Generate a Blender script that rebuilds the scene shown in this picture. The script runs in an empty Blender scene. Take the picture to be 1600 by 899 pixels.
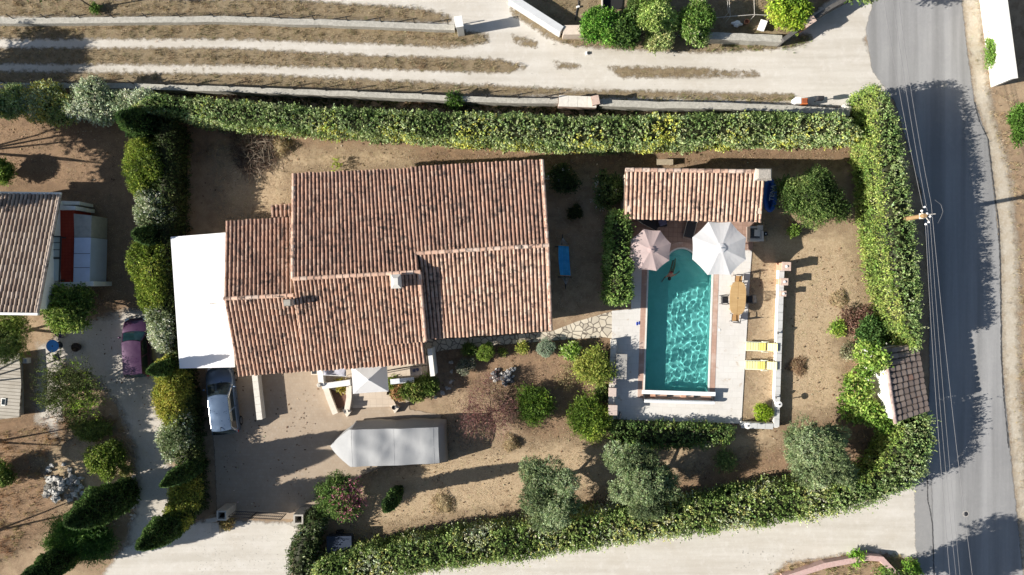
import bpy, math, random
import numpy as np
from math import radians, sin, cos, pi, sqrt, atan2
random.seed(7)
S = bpy.context.scene
COL = S.collection
# ---------------------------------------------------------------- camera, sky, sun, exposure
H = 50.0                                   # drone height above the ground, looking straight down
cam = bpy.data.cameras.new('camera'); camo = bpy.data.objects.new('camera', cam); COL.objects.link(camo)
camo.location = (0, 0, H); cam.sensor_width = 36; cam.lens = 36*H/(1600/24.0); cam.clip_end = 1000; S.camera = camo
SUN_EL, SUN_AZ = radians(28), radians(10.5)      # shadows point towards +x, 10.5 degrees up
world = bpy.data.worlds.new('World'); S.world = world; world.use_nodes = True
wn = world.node_tree; bg = wn.nodes['Background']
sky = wn.nodes.new('ShaderNodeTexSky'); sky.sky_type = 'NISHITA'; sky.sun_disc = False
sky.sun_elevation = SUN_EL; sky.sun_rotation = radians(270) - SUN_AZ
sky.air_density = 1.0; sky.dust_density = 1.0
wn.links.new(sky.outputs[0], bg.inputs[0]); bg.inputs[1].default_value = 0.056
sl = bpy.data.lights.new('sun', 'SUN'); sl.energy = 5.0; sl.angle = radians(.5); sl.color = (1, .945, .86)
slo = bpy.data.objects.new('sun', sl); COL.objects.link(slo)
slo.rotation_euler = (radians(90) - SUN_EL, 0, radians(-90) + SUN_AZ)
sl.cycles.is_caustics_light = True
S.view_settings.view_transform = 'Standard'; S.view_settings.look = 'None'
S.view_settings.exposure = 0.86; S.view_settings.gamma = 1.0
S.cycles.max_bounces = 8; S.cycles.transparent_max_bounces = 12; S.cycles.sample_clamp_indirect = 5

# ---------------------------------------------------------------- helpers
def P(px, py, z=0.0):
    k = (H - z)/H/24.0
    return ((px-800)*k, -(py-449.5)*k)
def P3(px, py, z=0.0):
    a = P(px, py, z); return (a[0], a[1], z)
def PL(pts, z=0.0): return [P(a, b, z) for a, b in pts]

def tag(o, label=None, cat=None, group=None, kind=None):
    if label: o['label'] = label
    if cat: o['category'] = cat
    if group: o['group'] = group
    if kind: o['kind'] = kind
    return o
def thing(name, label, cat, loc=(0, 0, 0), rz=0.0, group=None):
    o = bpy.data.objects.new(name, None); COL.objects.link(o); o.empty_display_size = .3
    o.location = loc; o.rotation_euler = (0, 0, rz)
    return tag(o, label, cat, group)
def wloc(o):
    x = np.zeros(3)
    while o is not None: x += np.array(o.location); o = o.parent
    return x
def link(name, me, parent=None, world=True, loc=None):
    o = bpy.data.objects.new(name, me); COL.objects.link(o)
    if parent is not None:
        o.parent = parent
        if world: o.location = tuple(-wloc(parent))
    if loc is not None: o.location = loc
    return o
def copy_tree(o, parent=None):
    c = o.copy(); COL.objects.link(c); c.parent = parent
    for ch in [x for x in bpy.data.objects if x.parent == o]: copy_tree(ch, c)
    return c

class MB:
    def __init__(s): s.v = []; s.f = []; s.c = []
    def add(s, vs, fs, col=None):
        n = len(s.v); s.v += [tuple(v) for v in vs]; s.f += [tuple(i+n for i in f) for f in fs]; s.c += [col]*len(fs)
        return s
    def box(s, c, d, rz=0.0, tilt=None, col=None):
        ca, sa = cos(rz), sin(rz); vs = []
        for z in (-.5, .5):
            for x, y in ((-.5, -.5), (.5, -.5), (.5, .5), (-.5, .5)):
                X, Y, Z = x*d[0], y*d[1], z*d[2]
                if tilt: Z += tilt[0]*X + tilt[1]*Y
                vs.append((c[0]+X*ca-Y*sa, c[1]+X*sa+Y*ca, c[2]+Z))
        return s.add(vs, [(3, 2, 1, 0), (4, 5, 6, 7), (0, 1, 5, 4), (1, 2, 6, 5), (2, 3, 7, 6), (3, 0, 4, 7)], col)
    def prism(s, poly, z0, z1, col=None):
        a = sum(poly[i-1][0]*poly[i][1]-poly[i][0]*poly[i-1][1] for i in range(len(poly)))
        n = len(poly); zt = list(z1) if hasattr(z1, '__len__') else [z1]*n
        if a < 0: poly = poly[::-1]; zt = zt[::-1]
        vs = [(x, y, z0) for x, y in poly] + [(p[0], p[1], z) for p, z in zip(poly, zt)]
        return s.add(vs, [tuple(range(n))[::-1], tuple(range(n, 2*n))] + [(i, (i+1) % n, n+(i+1) % n, n+i) for i in range(n)], col)
    def tube(s, pts, r, n=8, col=None, caps=True):
        pts = [np.array(p, float) for p in pts]; rs = r if hasattr(r, '__len__') else [r]*len(pts); vs = []
        up = np.array((0, 0, 1.)); 
        for i, p in enumerate(pts):
            t = pts[min(i+1, len(pts)-1)] - pts[max(i-1, 0)]; t = t/(np.linalg.norm(t)+1e-9)
            a = np.cross(t, up); 
            if np.linalg.norm(a) < .05: a = np.cross(t, (1., 0, 0))
            a /= np.linalg.norm(a); b = np.cross(t, a)
            for k in range(n):
                w = 2*pi*k/n; vs.append(p + rs[i]*(a*cos(w)+b*sin(w)))
        fs = [(i*n+k, i*n+(k+1) % n, (i+1)*n+(k+1) % n, (i+1)*n+k) for i in range(len(pts)-1) for k in range(n)]
        if caps: fs += [tuple(range(n))[::-1], tuple((len(pts)-1)*n+k for k in range(n))]
        return s.add(vs, fs, col)
    def lathe(s, prof, c=(0, 0, 0), n=20, sx=1, sy=1, col=None):
        vs = [(c[0]+r*cos(2*pi*k/n)*sx, c[1]+r*sin(2*pi*k/n)*sy, c[2]+z) for r, z in prof for k in range(n)]
        fs = [(i*n+k, i*n+(k+1) % n, (i+1)*n+(k+1) % n, (i+1)*n+k) for i in range(len(prof)-1) for k in range(n)]
        fs += [tuple(range(n))[::-1], tuple((len(prof)-1)*n+k for k in range(n))]
        return s.add(vs, fs, col)
    def rock(s, c, r, seed=0, n=10, m=6, col=None, rough=.25):
        g = np.random.default_rng(seed); ph = g.uniform(0, 6.28, (4, 2)); fr = g.integers(1, 5, (4, 2)); vs = []
        for i in range(m+1):
            th = pi*i/m
            for k in range(n):
                a = 2*pi*k/n; d = 1+rough*sum(sin(fr[j][0]*a+ph[j][0])*sin(fr[j][1]*th+ph[j][1]) for j in range(4))/1.5*sin(th)
                vs.append((c[0]+r[0]*d*sin(th)*cos(a), c[1]+r[1]*d*sin(th)*sin(a), c[2]+r[2]*d*cos(th)))
        fs = [(i*n+k, (i+1)*n+k, (i+1)*n+(k+1) % n, i*n+(k+1) % n) for i in range(m) for k in range(n)]
        return s.add(vs, fs, col)
    def build(s, name, mat, parent=None, world=True, smooth=False, bevel=0, loc=None):
        me = bpy.data.meshes.new(name); me.from_pydata(s.v, [], s.f); me.materials.append(mat)
        if any(c is not None for c in s.c):
            at = me.attributes.new('Col', 'FLOAT_COLOR', 'FACE')
            a = np.ones((len(s.f), 4), np.float32); a[:, :3] = [c if c is not None else (.5, .5, .5) for c in s.c]
            at.data.foreach_set('color', a.ravel())
        if smooth:
            me.polygons.foreach_set('use_smooth', [True]*len(s.f))
        o = link(name, me, parent, world, loc)
        if smooth:
            try: me.set_sharp_from_angle(angle=radians(40))
            except Exception: pass
        if bevel:
            b = o.modifiers.new('bevel', 'BEVEL'); b.width = bevel; b.segments = 2; b.limit_method = 'ANGLE'
        return o

def np_mesh(name, V, F, mat, col=None, parent=None, smooth=False, attrs=None):
    """V (n,3), F (m,k) with constant k"""
    me = bpy.data.meshes.new(name); n, (m, k) = len(V), F.shape
    me.vertices.add(n); me.vertices.foreach_set('co', np.asarray(V, np.float32).ravel())
    me.loops.add(m*k); me.loops.foreach_set('vertex_index', F.astype(np.int32).ravel())
    me.polygons.add(m); me.polygons.foreach_set('loop_start', np.arange(0, m*k, k, dtype=np.int32))
    if smooth: me.polygons.foreach_set('use_smooth', np.ones(m, bool))
    me.update(calc_edges=True)
    if col is not None:
        at = me.attributes.new('Col', 'FLOAT_COLOR', 'FACE'); c = np.ones((m, 4), np.float32); c[:, :3] = col
        at.data.foreach_set('color', c.ravel())
    for nm, arr in (attrs or {}).items():
        at = me.attributes.new(nm, 'FLOAT', 'POINT'); at.data.foreach_set('value', np.asarray(arr, np.float32))
    me.materials.append(mat)
    return link(name, me, parent)

# ---------------------------------------------------------------- materials
def newmat(name):
    m = bpy.data.materials.new(name); m.use_nodes = True; nt = m.node_tree
    return m, nt, nt.nodes['Principled BSDF']
def N(nt, t, **kw):
    n = nt.nodes.new(t)
    for k, v in kw.items():
        if k in n.inputs: n.inputs[k].default_value = v
        else: setattr(n, k, v)
    return n
def rgba(c): return (c[0], c[1], c[2], 1)
def ramp(nt, stops):
    r = nt.nodes.new('ShaderNodeValToRGB'); e = r.color_ramp.elements
    while len(e) < len(stops): e.new(.5)
    for el, (p, c) in zip(e, stops): el.position = p; el.color = rgba(c) if hasattr(c, '__len__') else (c, c, c, 1)
    return r
def mixc(nt, a, b, fac, mode='MIX'):
    m = nt.nodes.new('ShaderNodeMix'); m.data_type = 'RGBA'; m.blend_type = mode
    for i, v in ((0, fac), (6, a), (7, b)):
        if hasattr(v, 'links'): nt.links.new(v, m.inputs[i])
        else: m.inputs[i].default_value = v if i == 0 else rgba(v)
    return m.outputs[2]
def noise(nt, scale, detail=5, rough=.6, dist=0, coord=None):
    n = N(nt, 'ShaderNodeTexNoise', Scale=scale, Detail=detail, Roughness=rough, Distortion=dist)
    if coord is not None: nt.links.new(coord, n.inputs['Vector'])
    return n.outputs['Fac']
def objco(nt):
    return nt.nodes.new('ShaderNodeTexCoord').outputs['Object']
def bump(nt, h, dist, b, strength=1):
    bp = N(nt, 'ShaderNodeBump', Strength=strength, Distance=dist)
    nt.links.new(h, bp.inputs['Height']); nt.links.new(bp.outputs[0], b.inputs['Normal'])
def simple(name, c, rough=.6, var=.15, scale=3, metal=0, bmp=0, spec=.5, dirt=None):
    m, nt, b = newmat(name); co = objco(nt); nz = noise(nt, scale, coord=co)
    r = ramp(nt, [(.3, tuple(x*(1-var) for x in c)), (.7, tuple(min(1, x*(1+var)) for x in c))])
    nt.links.new(nz, r.inputs[0]); out = r.outputs[0]
    if dirt:
        r2 = ramp(nt, [(.45, 0), (.75, 1)]); nt.links.new(noise(nt, scale*2.7, 6, .7, coord=co), r2.inputs[0])
        mm = N(nt, 'ShaderNodeMath', operation='MULTIPLY'); nt.links.new(r2.outputs[0], mm.inputs[0]); mm.inputs[1].default_value = dirt[1]
        out = mixc(nt, out, dirt[0], mm.outputs[0])
    nt.links.new(out, b.inputs['Base Color'])
    b.inputs['Roughness'].default_value = rough; b.inputs['Metallic'].default_value = metal
    b.inputs['Specular IOR Level'].default_value = spec
    if bmp: bump(nt, noise(nt, scale*12, 4, coord=co), bmp, b)
    return m
def attrcol(nt, name='Col'):
    a = nt.nodes.new('ShaderNodeAttribute'); a.attribute_name = name; return a
def leafmat(name='leaf', trans=.28, rough=.6, spec=.2):
    m, nt, b = newmat(name); a = attrcol(nt)
    nt.links.new(a.outputs['Color'], b.inputs['Base Color']); b.inputs['Roughness'].default_value = rough
    b.inputs['Specular IOR Level'].default_value = spec
    tr = nt.nodes.new('ShaderNodeBsdfTranslucent'); nt.links.new(a.outputs['Color'], tr.inputs[0])
    mx = N(nt, 'ShaderNodeMixShader'); mx.inputs[0].default_value = trans
    nt.links.new(b.outputs[0], mx.inputs[1]); nt.links.new(tr.outputs[0], mx.inputs[2])
    nt.links.new(mx.outputs[0], nt.nodes['Material Output'].inputs[0])
    return m
def facemat(name, rough=.7, spots=None, bmp=0, spec=.3, spots2=None):
    """colour per face from the mesh, with weathering spots"""
    m, nt, b = newmat(name); a = attrcol(nt); co = objco(nt); out = a.outputs['Color']
    if spots:
        col, sc, lo, hi, amt = spots
        r = ramp(nt, [(lo, 0), (hi, 1)]); nt.links.new(noise(nt, sc, 6, .65, coord=co), r.inputs[0])
        mm = N(nt, 'ShaderNodeMath', operation='MULTIPLY'); nt.links.new(r.outputs[0], mm.inputs[0]); mm.inputs[1].default_value = amt
        out = mixc(nt, out, col, mm.outputs[0])
    if spots2:
        col, sc, lo, hi, amt, msc, mlo, mhi = spots2
        r = ramp(nt, [(lo, 0), (hi, 1)]); nt.links.new(noise(nt, sc, 4, .6, coord=co), r.inputs[0]); r3 = ramp(nt, [(mlo, .15), (mhi, 1)]); nt.links.new(noise(nt, msc, 3, .5, coord=co), r3.inputs[0])
        mm = N(nt, 'ShaderNodeMath', operation='MULTIPLY'); nt.links.new(r.outputs[0], mm.inputs[0]); nt.links.new(r3.outputs[0], mm.inputs[1]); m2 = N(nt, 'ShaderNodeMath', operation='MULTIPLY'); nt.links.new(mm.outputs[0], m2.inputs[0]); m2.inputs[1].default_value = amt
        out = mixc(nt, out, col, m2.outputs[0])
    nt.links.new(out, b.inputs['Base Color']); b.inputs['Roughness'].default_value = rough
    b.inputs['Specular IOR Level'].default_value = spec
    if bmp: bump(nt, noise(nt, 40, 4, coord=co), bmp, b)
    return m
def gmat(name, layers, rough=.95, bmp=.02, bscale=14, alpha=None, extra=None):
    """ground material: layers = [(scale, lo, hi, colour)], first is base colour"""
    m, nt, b = newmat(name); co = objco(nt); out = None
    for L in layers:
        if len(L) == 3: out = L; continue
        sc, lo, hi, c, amt = L
        r = ramp(nt, [(lo, 0), (hi, 1)]); nt.links.new(noise(nt, sc, 7, .62, .3, co), r.inputs[0])
        mm = N(nt, 'ShaderNodeMath', operation='MULTIPLY'); nt.links.new(r.outputs[0], mm.inputs[0]); mm.inputs[1].default_value = amt
        out = mixc(nt, out, c, mm.outputs[0])
    if extra: out = extra(nt, co, out, b)
    nt.links.new(out, b.inputs['Base Color']); b.inputs['Roughness'].default_value = rough
    b.inputs['Specular IOR Level'].default_value = .2
    if bmp: bump(nt, noise(nt, bscale, 6, .7, coord=co), bmp, b)
    if alpha:
        wid, amp, sc = alpha
        a = attrcol(nt, 'edge'); nz = noise(nt, sc, 6, .7, coord=co)
        s1 = N(nt, 'ShaderNodeMath', operation='SUBTRACT'); nt.links.new(nz, s1.inputs[0]); s1.inputs[1].default_value = .5
        s2 = N(nt, 'ShaderNodeMath', operation='MULTIPLY_ADD'); nt.links.new(s1.outputs[0], s2.inputs[0]); s2.inputs[1].default_value = amp
        nt.links.new(a.outputs['Fac'], s2.inputs[2])
        mr = N(nt, 'ShaderNodeMapRange'); nt.links.new(s2.outputs[0], mr.inputs[0]); mr.inputs[1].default_value = -wid; mr.inputs[2].default_value = wid
        tr = nt.nodes.new('ShaderNodeBsdfTransparent'); mx = nt.nodes.new('ShaderNodeMixShader')
        nt.links.new(mr.outputs[0], mx.inputs[0]); nt.links.new(tr.outputs[0], mx.inputs[1]); nt.links.new(b.outputs[0], mx.inputs[2])
        nt.links.new(mx.outputs[0], nt.nodes['Material Output'].inputs[0])
    return m

def poly_sd(X, Y, poly):
    """signed distance, positive inside"""
    p = np.array(poly); n = len(p); d = np.full(X.shape, 1e9); ins = np.zeros(X.shape, bool)
    for i in range(n):
        a, b = p[i], p[(i+1) % n]; e = b-a; wx, wy = X-a[0], Y-a[1]
        t = np.clip((wx*e[0]+wy*e[1])/(e@e+1e-12), 0, 1)
        d = np.minimum(d, (wx-t*e[0])**2+(wy-t*e[1])**2)
        c = ((a[1] <= Y) != (b[1] <= Y)); xi = a[0]+(Y-a[1])/(e[1] if abs(e[1]) > 1e-12 else 1e-12)*e[0]
        ins ^= c & (X < xi)
    d = np.sqrt(d); return np.where(ins, d, -d)
def sheet(name, polys, z, mat, label=None, step=.3, margin=2.2, kind='structure', px=True, zf=None):
    """a flat sheet cut to polygons, with its edge distance stored so the material can break the edge up"""
    if px: polys = [PL(q) for q in polys]
    al = np.array([q for pl in polys for q in pl]); x0, y0 = al.min(0)-margin-step; x1, y1 = al.max(0)+margin+step
    xs = np.arange(x0, x1+step, step); ys = np.arange(y0, y1+step, step); X, Y = np.meshgrid(xs, ys)
    sd = np.max([poly_sd(X, Y, q) for q in polys], 0)
    I = np.arange(X.size).reshape(X.shape); F = np.stack([I[:-1, :-1], I[:-1, 1:], I[1:, 1:], I[1:, :-1]], -1).reshape(-1, 4)
    s = sd.ravel(); keep = (s[F].max(1) > -margin); F = F[keep]
    used = np.unique(F); mp = np.zeros(X.size, int); mp[used] = np.arange(len(used)); F = mp[F]
    V = np.stack([X.ravel(), Y.ravel(), np.full(X.size, z)], 1)[used]
    o = np_mesh(name, V, F, mat, attrs={'edge': s[used]})
    return tag(o, label, None, None, kind)

# ---------------------------------------------------------------- foliage
def lf(p, sc, ph=0.0):
    """smooth pseudo-noise of position, about -1..1"""
    x, y, z = p[:, 0]*sc, p[:, 1]*sc, p[:, 2]*sc
    return (np.sin(x*1.7+ph+1.3*np.sin(y*1.1+ph))+np.sin(y*2.3+2*ph+1.1*np.sin(z*1.9+x*.7))+np.sin(z*2.9+x*1.3+3*ph))/3
def unit(a): return a/(np.linalg.norm(a, axis=1, keepdims=True)+1e-9)
def pick(g, pos, palette, patch=1.0, ph=0.0, jit=.18):
    """palette [(colour, weight)], chosen in patches by low frequency noise"""
    w = np.array([q[1] for q in palette], float); cs = np.array([q[0] for q in palette]); cum = np.cumsum(w)/w.sum()
    u = np.clip(.5+.5*lf(pos, .9, ph)*patch + g.normal(0, .22, len(pos)), 0, .999)
    i = np.searchsorted(cum, u); i = np.minimum(i, len(cs)-1)
    c = cs[i]*(1+g.normal(0, jit, (len(pos), 1)))*(1+g.normal(0, .06, (len(pos), 3)))
    return np.clip(c, .004, .95)
def quads(C, D, g, L, W, fold=.0):
    n = len(C); Sd = unit(np.cross(D, unit(g.normal(0, 1, (n, 3)))+np.array([0, 0, .01])))
    L = L*g.uniform(.7, 1.3, (n, 1)); W = W*g.uniform(.7, 1.3, (n, 1))
    V = np.stack([C-D*L*.5, C+Sd*W*.5, C+D*L*.5, C-Sd*W*.5], 1).reshape(-1, 3)
    return V, np.arange(4*n).reshape(n, 4)
def shoots(g, base, dirs, k, slen, L, W, pal, patch, ph, spread=.9, jit=.18):
    n = len(base); t = np.tile(np.linspace(.1, 1, k), n); B = np.repeat(base, k, 0); Dm = np.repeat(dirs, k, 0)
    sl = np.repeat(slen*g.uniform(.5, 1.4, n), k)
    C = B + Dm*(t*sl)[:, None] + g.normal(0, L*.3, (n*k, 3))
    D = unit(Dm + g.normal(0, spread, (n*k, 3)))
    V, F = quads(C, D, g, L*1.12, W*1.18)
    # one tone per shoot with leaf jitter
    c = np.repeat(pick(g, base, pal, patch, ph, .14), k, 0)*(1+g.normal(0, jit, (n*k, 1)))
    return V, F, np.clip(c*1.55, .004, .9)
def join(parts):
    Vs, Fs, Cs, o = [], [], [], 0
    for V, F, c in parts: Vs.append(V); Fs.append(F+o); Cs.append(c); o += len(V)
    return np.concatenate(Vs), np.concatenate(Fs), np.concatenate(Cs)
LEAF = leafmat()
def blob_foliage(blobs, n, k, slen, L, W, pal, seed, up=.5, inner=.25, rough=.16, patch=1.0, zmin=.03, outw=1.0, spread=.9, cs=1.0):
    g = np.random.default_rng(seed); bl = np.array(blobs, float)
    area = (bl[:, 3]*bl[:, 4]+bl[:, 3]*bl[:, 5]+bl[:, 4]*bl[:, 5]); pr = area/area.sum()
    i = g.choice(len(bl), n, p=pr); d = unit(g.normal(0, 1, (n, 3))); d[:, 2] = np.where(d[:, 2] < -.25, -d[:, 2], d[:, 2])
    rr = 1-np.abs(g.normal(0, inner, n)); rr = np.clip(rr, .1, 1)
    q = bl[i, :3]+d*bl[i, 3:]
    rr = rr*(1+rough*lf(q, 2.2*cs, seed))+rough*.6*lf(q, 6.0*cs, seed+2)
    base = bl[i, :3]+d*bl[i, 3:]*rr[:, None]
    nrm = unit(d/bl[i, 3:])
    dirs = unit(nrm*outw+np.array([0, 0, up])+g.normal(0, .35, (n, 3)))
    ok = base[:, 2] > zmin
    # leave gaps: drop shoots where noise is low
    ok &= (lf(base, 3.1*cs, seed+5)+g.normal(0, .35, n)) > -.62
    return shoots(g, base[ok], dirs[ok], k, slen, L, W, pal, patch, seed)
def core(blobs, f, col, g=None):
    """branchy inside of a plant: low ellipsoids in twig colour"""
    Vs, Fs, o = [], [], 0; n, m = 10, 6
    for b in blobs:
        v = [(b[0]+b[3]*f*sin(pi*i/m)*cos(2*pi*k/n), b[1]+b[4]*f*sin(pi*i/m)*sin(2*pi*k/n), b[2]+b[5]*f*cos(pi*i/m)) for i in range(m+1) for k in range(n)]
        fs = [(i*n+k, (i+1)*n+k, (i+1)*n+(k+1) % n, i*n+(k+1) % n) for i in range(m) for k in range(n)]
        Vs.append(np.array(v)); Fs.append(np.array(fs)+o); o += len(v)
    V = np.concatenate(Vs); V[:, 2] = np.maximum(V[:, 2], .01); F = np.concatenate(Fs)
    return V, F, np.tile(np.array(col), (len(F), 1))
GREEN = [((.05, .075, .02), 3), ((.08, .12, .03), 3), ((.12, .16, .045), 2)]
def plant(name, label, cat, px, py, r, h, pal=GREEN, seed=1, dens=90, k=5, slen=.22, L=.11, W=.055, group=None, parts=None, stretch=(1, 1), nb=5,
          up=.5, cz=.5, corecol=(.03, .035, .015), z0=None, bark=None, **kw):
    """a bush of several lobes; px,py = where its foot stands"""
    g = np.random.default_rng(seed); x, y = P(px, py, h*.5); cz_ = h*cz; z0 = 0 if z0 is None else z0
    blobs = [(x, y, z0+cz_, r*stretch[0]*.8, r*stretch[1]*.8, h-cz_)]
    for j in range(nb):
        a = 2*pi*j/nb+g.uniform(-.5, .5); q = g.uniform(.42, .74); s = g.uniform(.3, .58)
        blobs.append((x+cos(a)*r*q*stretch[0], y+sin(a)*r*q*stretch[1], z0+h*g.uniform(.45, .72), r*s*stretch[0], r*s*stretch[1], h*g.uniform(.25, .36)))
    area = sum((b[3]*b[4]+b[3]*b[5]+b[4]*b[5])*4 for b in blobs)
    fo = blob_foliage(blobs, int(area*dens*1.2), k, slen, L, W, pal, seed, up=up, **kw)
    ps = [fo]
    if corecol is not None: ps.append(core(blobs, .72, corecol))
    V, F, c = join(ps)
    root = thing(name, label, cat, (x, y, 0), 0, group)
    np_mesh('foliage', V, F, LEAF, c, root)
    st = MB()
    for j in range(4):
        a = j*1.6+seed; st.tube([(x+.06*cos(a), y+.06*sin(a), 0), (x+r*.25*cos(a), y+r*.25*sin(a), z0+h*.35), (x+r*.45*cos(a), y+r*.45*sin(a), z0+h*.6)], [.03, .022, .01], 5)
    st.build('stem', bark or BARK, root)
    return root
BARK = simple('bark', (.12, .09, .065), .9, .35, 9, bmp=.02)
BARKP = simple('pale_bark', (.26, .22, .17), .9, .3, 9, bmp=.02)

def tree(name, label, cat, px, py, crowns, pal, seed, dens=60, k=6, slen=.3, L=.09, W=.03, trunk_r=.13, group=None, bark=None, corecol=None, coref=.5, **kw):
    """px,py = foot; crowns = [(px,py,z,r_m,rz_m)] lobes placed by where they appear"""
    g = np.random.default_rng(seed); x, y = P(px, py); root = thing(name, label, cat, (x, y, 0), 0, group)
    blobs = []
    for (a, b, z, r, rz) in crowns:
        cx, cy = P(a, b, z); blobs.append((cx, cy, z, r, r*g.uniform(.9, 1.1), rz))
    area = sum((b[3]*b[4]+b[3]*b[5]+b[4]*b[5])*4 for b in blobs)
    ps = [blob_foliage(blobs, int(area*dens), k, slen, L, W, pal, seed, **kw)]
    if corecol is not None: ps.append(core(blobs, coref, corecol))
    V, F, c = join(ps); np_mesh('crown', V, F, LEAF, c, root)
    zc = np.mean([b[2] for b in blobs]); t = MB(); zf = zc*.4
    t.tube([(x, y, 0), (x+.05, y-.04, zf*.6), (x, y+.03, zf)], [trunk_r*1.3, trunk_r, trunk_r*.85], 8)
    for b in blobs:
        m = ((x+b[0])/2+g.uniform(-.15, .15), (y+b[1])/2+g.uniform(-.15, .15), zf+(b[2]-zf)*.55)
        t.tube([(x, y, zf*.8), m, (b[0], b[1], b[2]+b[5]*.2)], [trunk_r*.6, trunk_r*.38, trunk_r*.14], 6)
        for q in range(4):
            e = unit(g.normal(0, 1, (1, 3)))[0]
            t.tube([(b[0], b[1], b[2]-.1), (b[0]+e[0]*b[3]*.6, b[1]+e[1]*b[4]*.6, b[2]+abs(e[2])*b[5]*.6)], [trunk_r*.16, trunk_r*.06], 4)
    t.build('trunk', bark or BARK, root, smooth=True)
    return root
CYP = [((.03, .055, .02), 3), ((.05, .085, .025), 3), ((.075, .12, .035), 1.5)]
def cypress(label, px, py, h, r, seed, name='cypress_tree', group='dark green cypress trees', lean=(0, 0), pal=CYP, zf=.45):
    x, y = P(px, py); g = np.random.default_rng(seed); root = thing(name, label, 'cypress', (x, y, 0), 0, group)
    n = int(h*r*1500); t = g.uniform(0, 1, n)**.85; z = .1+t*(h-.1)
    prof = lambda t: np.where(t < zf, .75+.25*np.sin(t/zf*pi/2), np.cos((t-zf)/(1-zf)*pi/2)**.75)
    a = g.uniform(0, 2*pi, n); rr = r*prof(t)*(1-np.abs(g.normal(0, .12, n))+np.abs(g.normal(0, .05, n)))*(1+.12*np.sin(a*3+seed+t*9)+.08*np.sin(a*7+t*23)+.06*np.sin(a*4-t*41))
    C = np.stack([x+rr*np.cos(a)+lean[0]*t, y+rr*np.sin(a)+lean[1]*t, z], 1)
    D = unit(np.stack([np.cos(a)*.7, np.sin(a)*.7, np.full(n, .9)], 1)+g.normal(0, .32, (n, 3)))
    V, F = quads(C, D, g, .24, .085); c = pick(g, C, pal, .8, seed, .3)*2.1
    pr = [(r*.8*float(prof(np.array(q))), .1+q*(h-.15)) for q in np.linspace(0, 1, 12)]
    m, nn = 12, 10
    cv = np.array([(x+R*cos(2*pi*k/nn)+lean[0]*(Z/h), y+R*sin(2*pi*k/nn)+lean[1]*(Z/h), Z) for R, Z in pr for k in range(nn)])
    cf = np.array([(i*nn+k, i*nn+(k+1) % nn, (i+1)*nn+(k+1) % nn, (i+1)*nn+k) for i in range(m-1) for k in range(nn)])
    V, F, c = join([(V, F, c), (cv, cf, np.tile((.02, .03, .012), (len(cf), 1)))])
    np_mesh('crown', V, F, LEAF, c, root)
    MB().tube([(x, y, 0), (x, y, h*.5)], [.12, .05], 7).build('trunk', BARK, root)
    return root

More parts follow.
